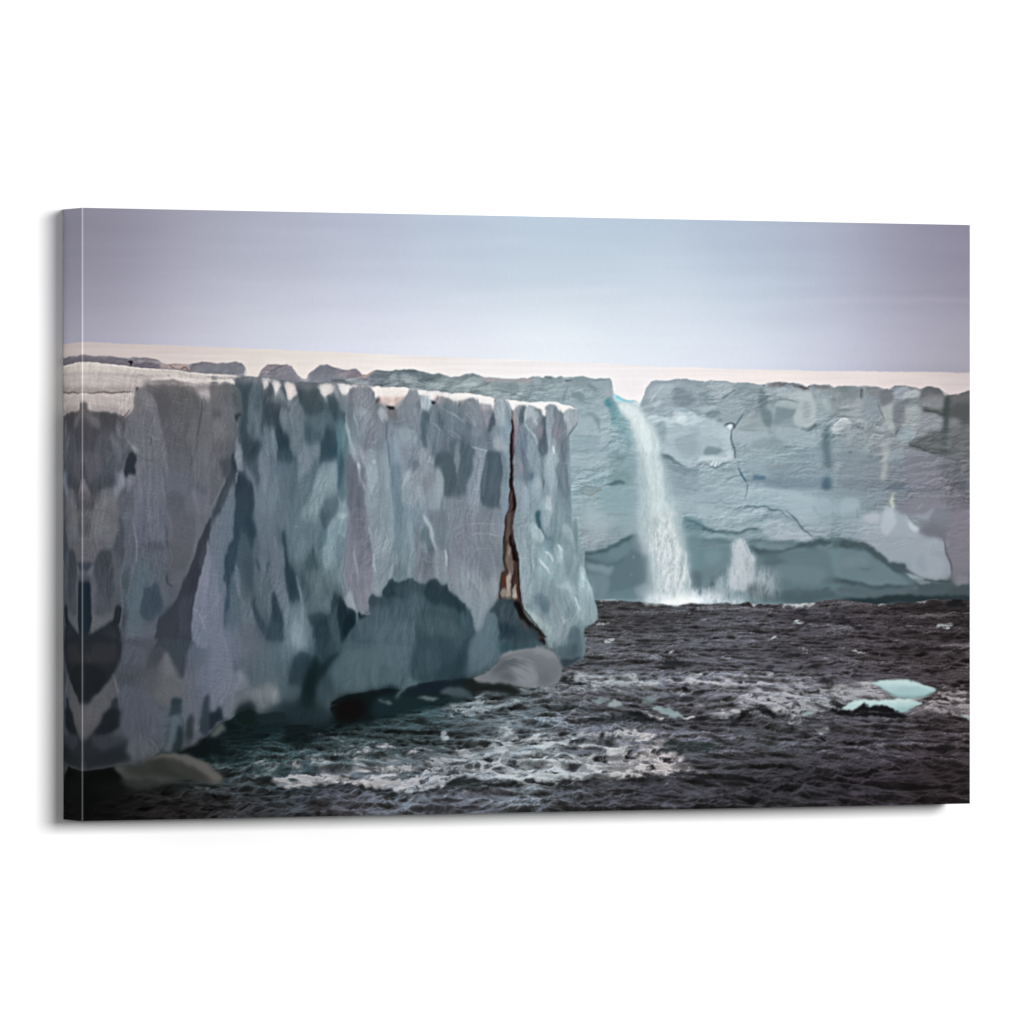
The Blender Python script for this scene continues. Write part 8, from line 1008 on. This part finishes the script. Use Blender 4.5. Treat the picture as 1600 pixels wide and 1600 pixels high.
def art_xy(u, v):
    """canvas metres (x from the left, z from the bottom) -> place in the artwork (straightening the drafted picture)"""
    dx = u - CAM_P[0]; dy = -CAM_P[1]; c, s = math.cos(YAW), math.sin(YAW)
    xr = dx * c - dy * s; zr = dx * s + dy * c
    return 800 + F_PX * xr / zr, 800 - F_PX * (v - CAM_P[2]) / zr

def sample(u, v):
    u = np.clip(u, .0015, W - .0015); v = np.clip(v, .0012, H - .0012)
    x, y = art_xy(u, v); x = np.clip(x - AX0, 0, AW - 1.01); y = np.clip(y - AY0, 0, AH - 1.01)
    ix = x.astype(int); iy = y.astype(int); fx = (x - ix)[..., None]; fy = (y - iy)[..., None]
    return (LIN[iy, ix] * (1 - fx) + LIN[iy, ix + 1] * fx) * (1 - fy) + (LIN[iy + 1, ix] * (1 - fx) + LIN[iy + 1, ix + 1] * fx) * fy

pm, nt, b = principled('printed_canvas_cloth', 0.75, 0.02)
at = nt.nodes.new('ShaderNodeAttribute'); at.attribute_name = 'ink'; at.attribute_type = 'GEOMETRY'
nz = nt.nodes.new('ShaderNodeTexNoise'); nz.inputs['Scale'].default_value = 1400; tc = nt.nodes.new('ShaderNodeTexCoord')
mp = nt.nodes.new('ShaderNodeMapRange'); mp.inputs['To Min'].default_value = .985; mp.inputs['To Max'].default_value = 1.015
mu = nt.nodes.new('ShaderNodeMix'); mu.data_type = 'RGBA'; mu.blend_type = 'MULTIPLY'; mu.inputs[0].default_value = 1
nt.links.new(tc.outputs['Object'], nz.inputs['Vector']); nt.links.new(nz.outputs['Fac'], mp.inputs['Value'])
nt.links.new(at.outputs['Color'], mu.inputs[6]); nt.links.new(mp.outputs['Result'], mu.inputs[7]); nt.links.new(mu.outputs[2], b.inputs['Base Color'])

def cloth(name, P, C, parent):
    """a sheet of canvas: P rows x cols x 3 positions, C the ink colour at each"""
    r, c = P.shape[:2]; me = bpy.data.meshes.new(name); n = r * c; nf = (r - 1) * (c - 1)
    me.vertices.add(n); me.vertices.foreach_set('co', P.reshape(-1).astype(np.float32))
    i = np.arange(n).reshape(r, c); q = np.stack([i[:-1, :-1], i[:-1, 1:], i[1:, 1:], i[1:, :-1]], -1).reshape(-1, 4)
    me.loops.add(nf * 4); me.loops.foreach_set('vertex_index', q.reshape(-1).astype(np.int32))
    me.polygons.add(nf); me.polygons.foreach_set('loop_start', (np.arange(nf) * 4).astype(np.int32))
    me.update(calc_edges=True)
    a = me.color_attributes.new('ink', 'FLOAT_COLOR', 'POINT')
    a.data.foreach_set('color', np.concatenate([C.reshape(-1, 3), np.ones((n, 1))], 1).reshape(-1).astype(np.float32))
    me.materials.append(pm); o = link(bpy.data.objects.new(name, me)); o.parent = parent
    return o

root = link(bpy.data.objects.new('canvas_print', None)); root.location = (W / 2, D, 0)
root['label'] = 'stretched canvas print of a glacier cliff, meltwater fall and dark choppy sea on white wall'
root['category'] = 'canvas print'
OX = np.array([W / 2, D, 0])
R = .0011                                    # radius of the fold at the left corner
us = np.linspace(R, W, 1260); vs = np.linspace(0, H, 800)
U, V = np.meshgrid(us, vs)
front = cloth('printed_front', np.stack([U, U * 0, V], -1) - OX, sample(U, V), root)
front['label'] = 'front of the print: ice cliffs, waterfall and sea under a pale lilac sky'
# the picture runs on, mirrored, round the four sides
t = np.linspace(0, D - R, 60)
T, V = np.meshgrid(t, vs)
left = cloth('printed_side', np.stack([T * 0, D - T, V], -1) - OX, sample(D - T - R + R, V), root)
left['label'] = 'narrow left side with the picture wrapped round it mirrored'
t = np.linspace(0, D, 40); T, V = np.meshgrid(t, vs)
cloth('printed_side', np.stack([T * 0 + W, T, V], -1) - OX, sample(W - T, V), root)
us2 = np.linspace(0, W, 700); U, T = np.meshgrid(us2, t)
cloth('printed_side', np.stack([U, D - T, T * 0 + H], -1) - OX, sample(U, H - D + T), root)
cloth('printed_side', np.stack([U, T, T * 0], -1) - OX, sample(U, T), root)
# rounded fold, coloured paler than the picture beside it
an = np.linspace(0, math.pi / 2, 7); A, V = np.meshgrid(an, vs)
pale_ink = to_linear(np.clip(np.sqrt(np.maximum(sample(V * 0 + .004, V), 0)) * .95 + .27, 0, .95)) * .9
pale_ink = pale_ink * 1.0
fold = cloth('corner_fold', np.stack([R - R * np.cos(A), R - R * np.sin(A), V], -1) - OX, pale_ink, root)
fold['label'] = 'thin pale line along the left front corner'
# back of the frame, tight against the wall
bm_, nt, b = principled('bare_canvas_back', .9, 0.02); b.inputs['Base Color'].default_value = (.62, .58, .5, 1)
back = mesh_obj('backing', [(-W / 2 + .002, -.0004, .002), (W / 2 - .002, -.0004, .002), (W / 2 - .002, -.0004, H - .002), (-W / 2 + .002, -.0004, H - .002)], [(3, 2, 1, 0)], bm_, root)
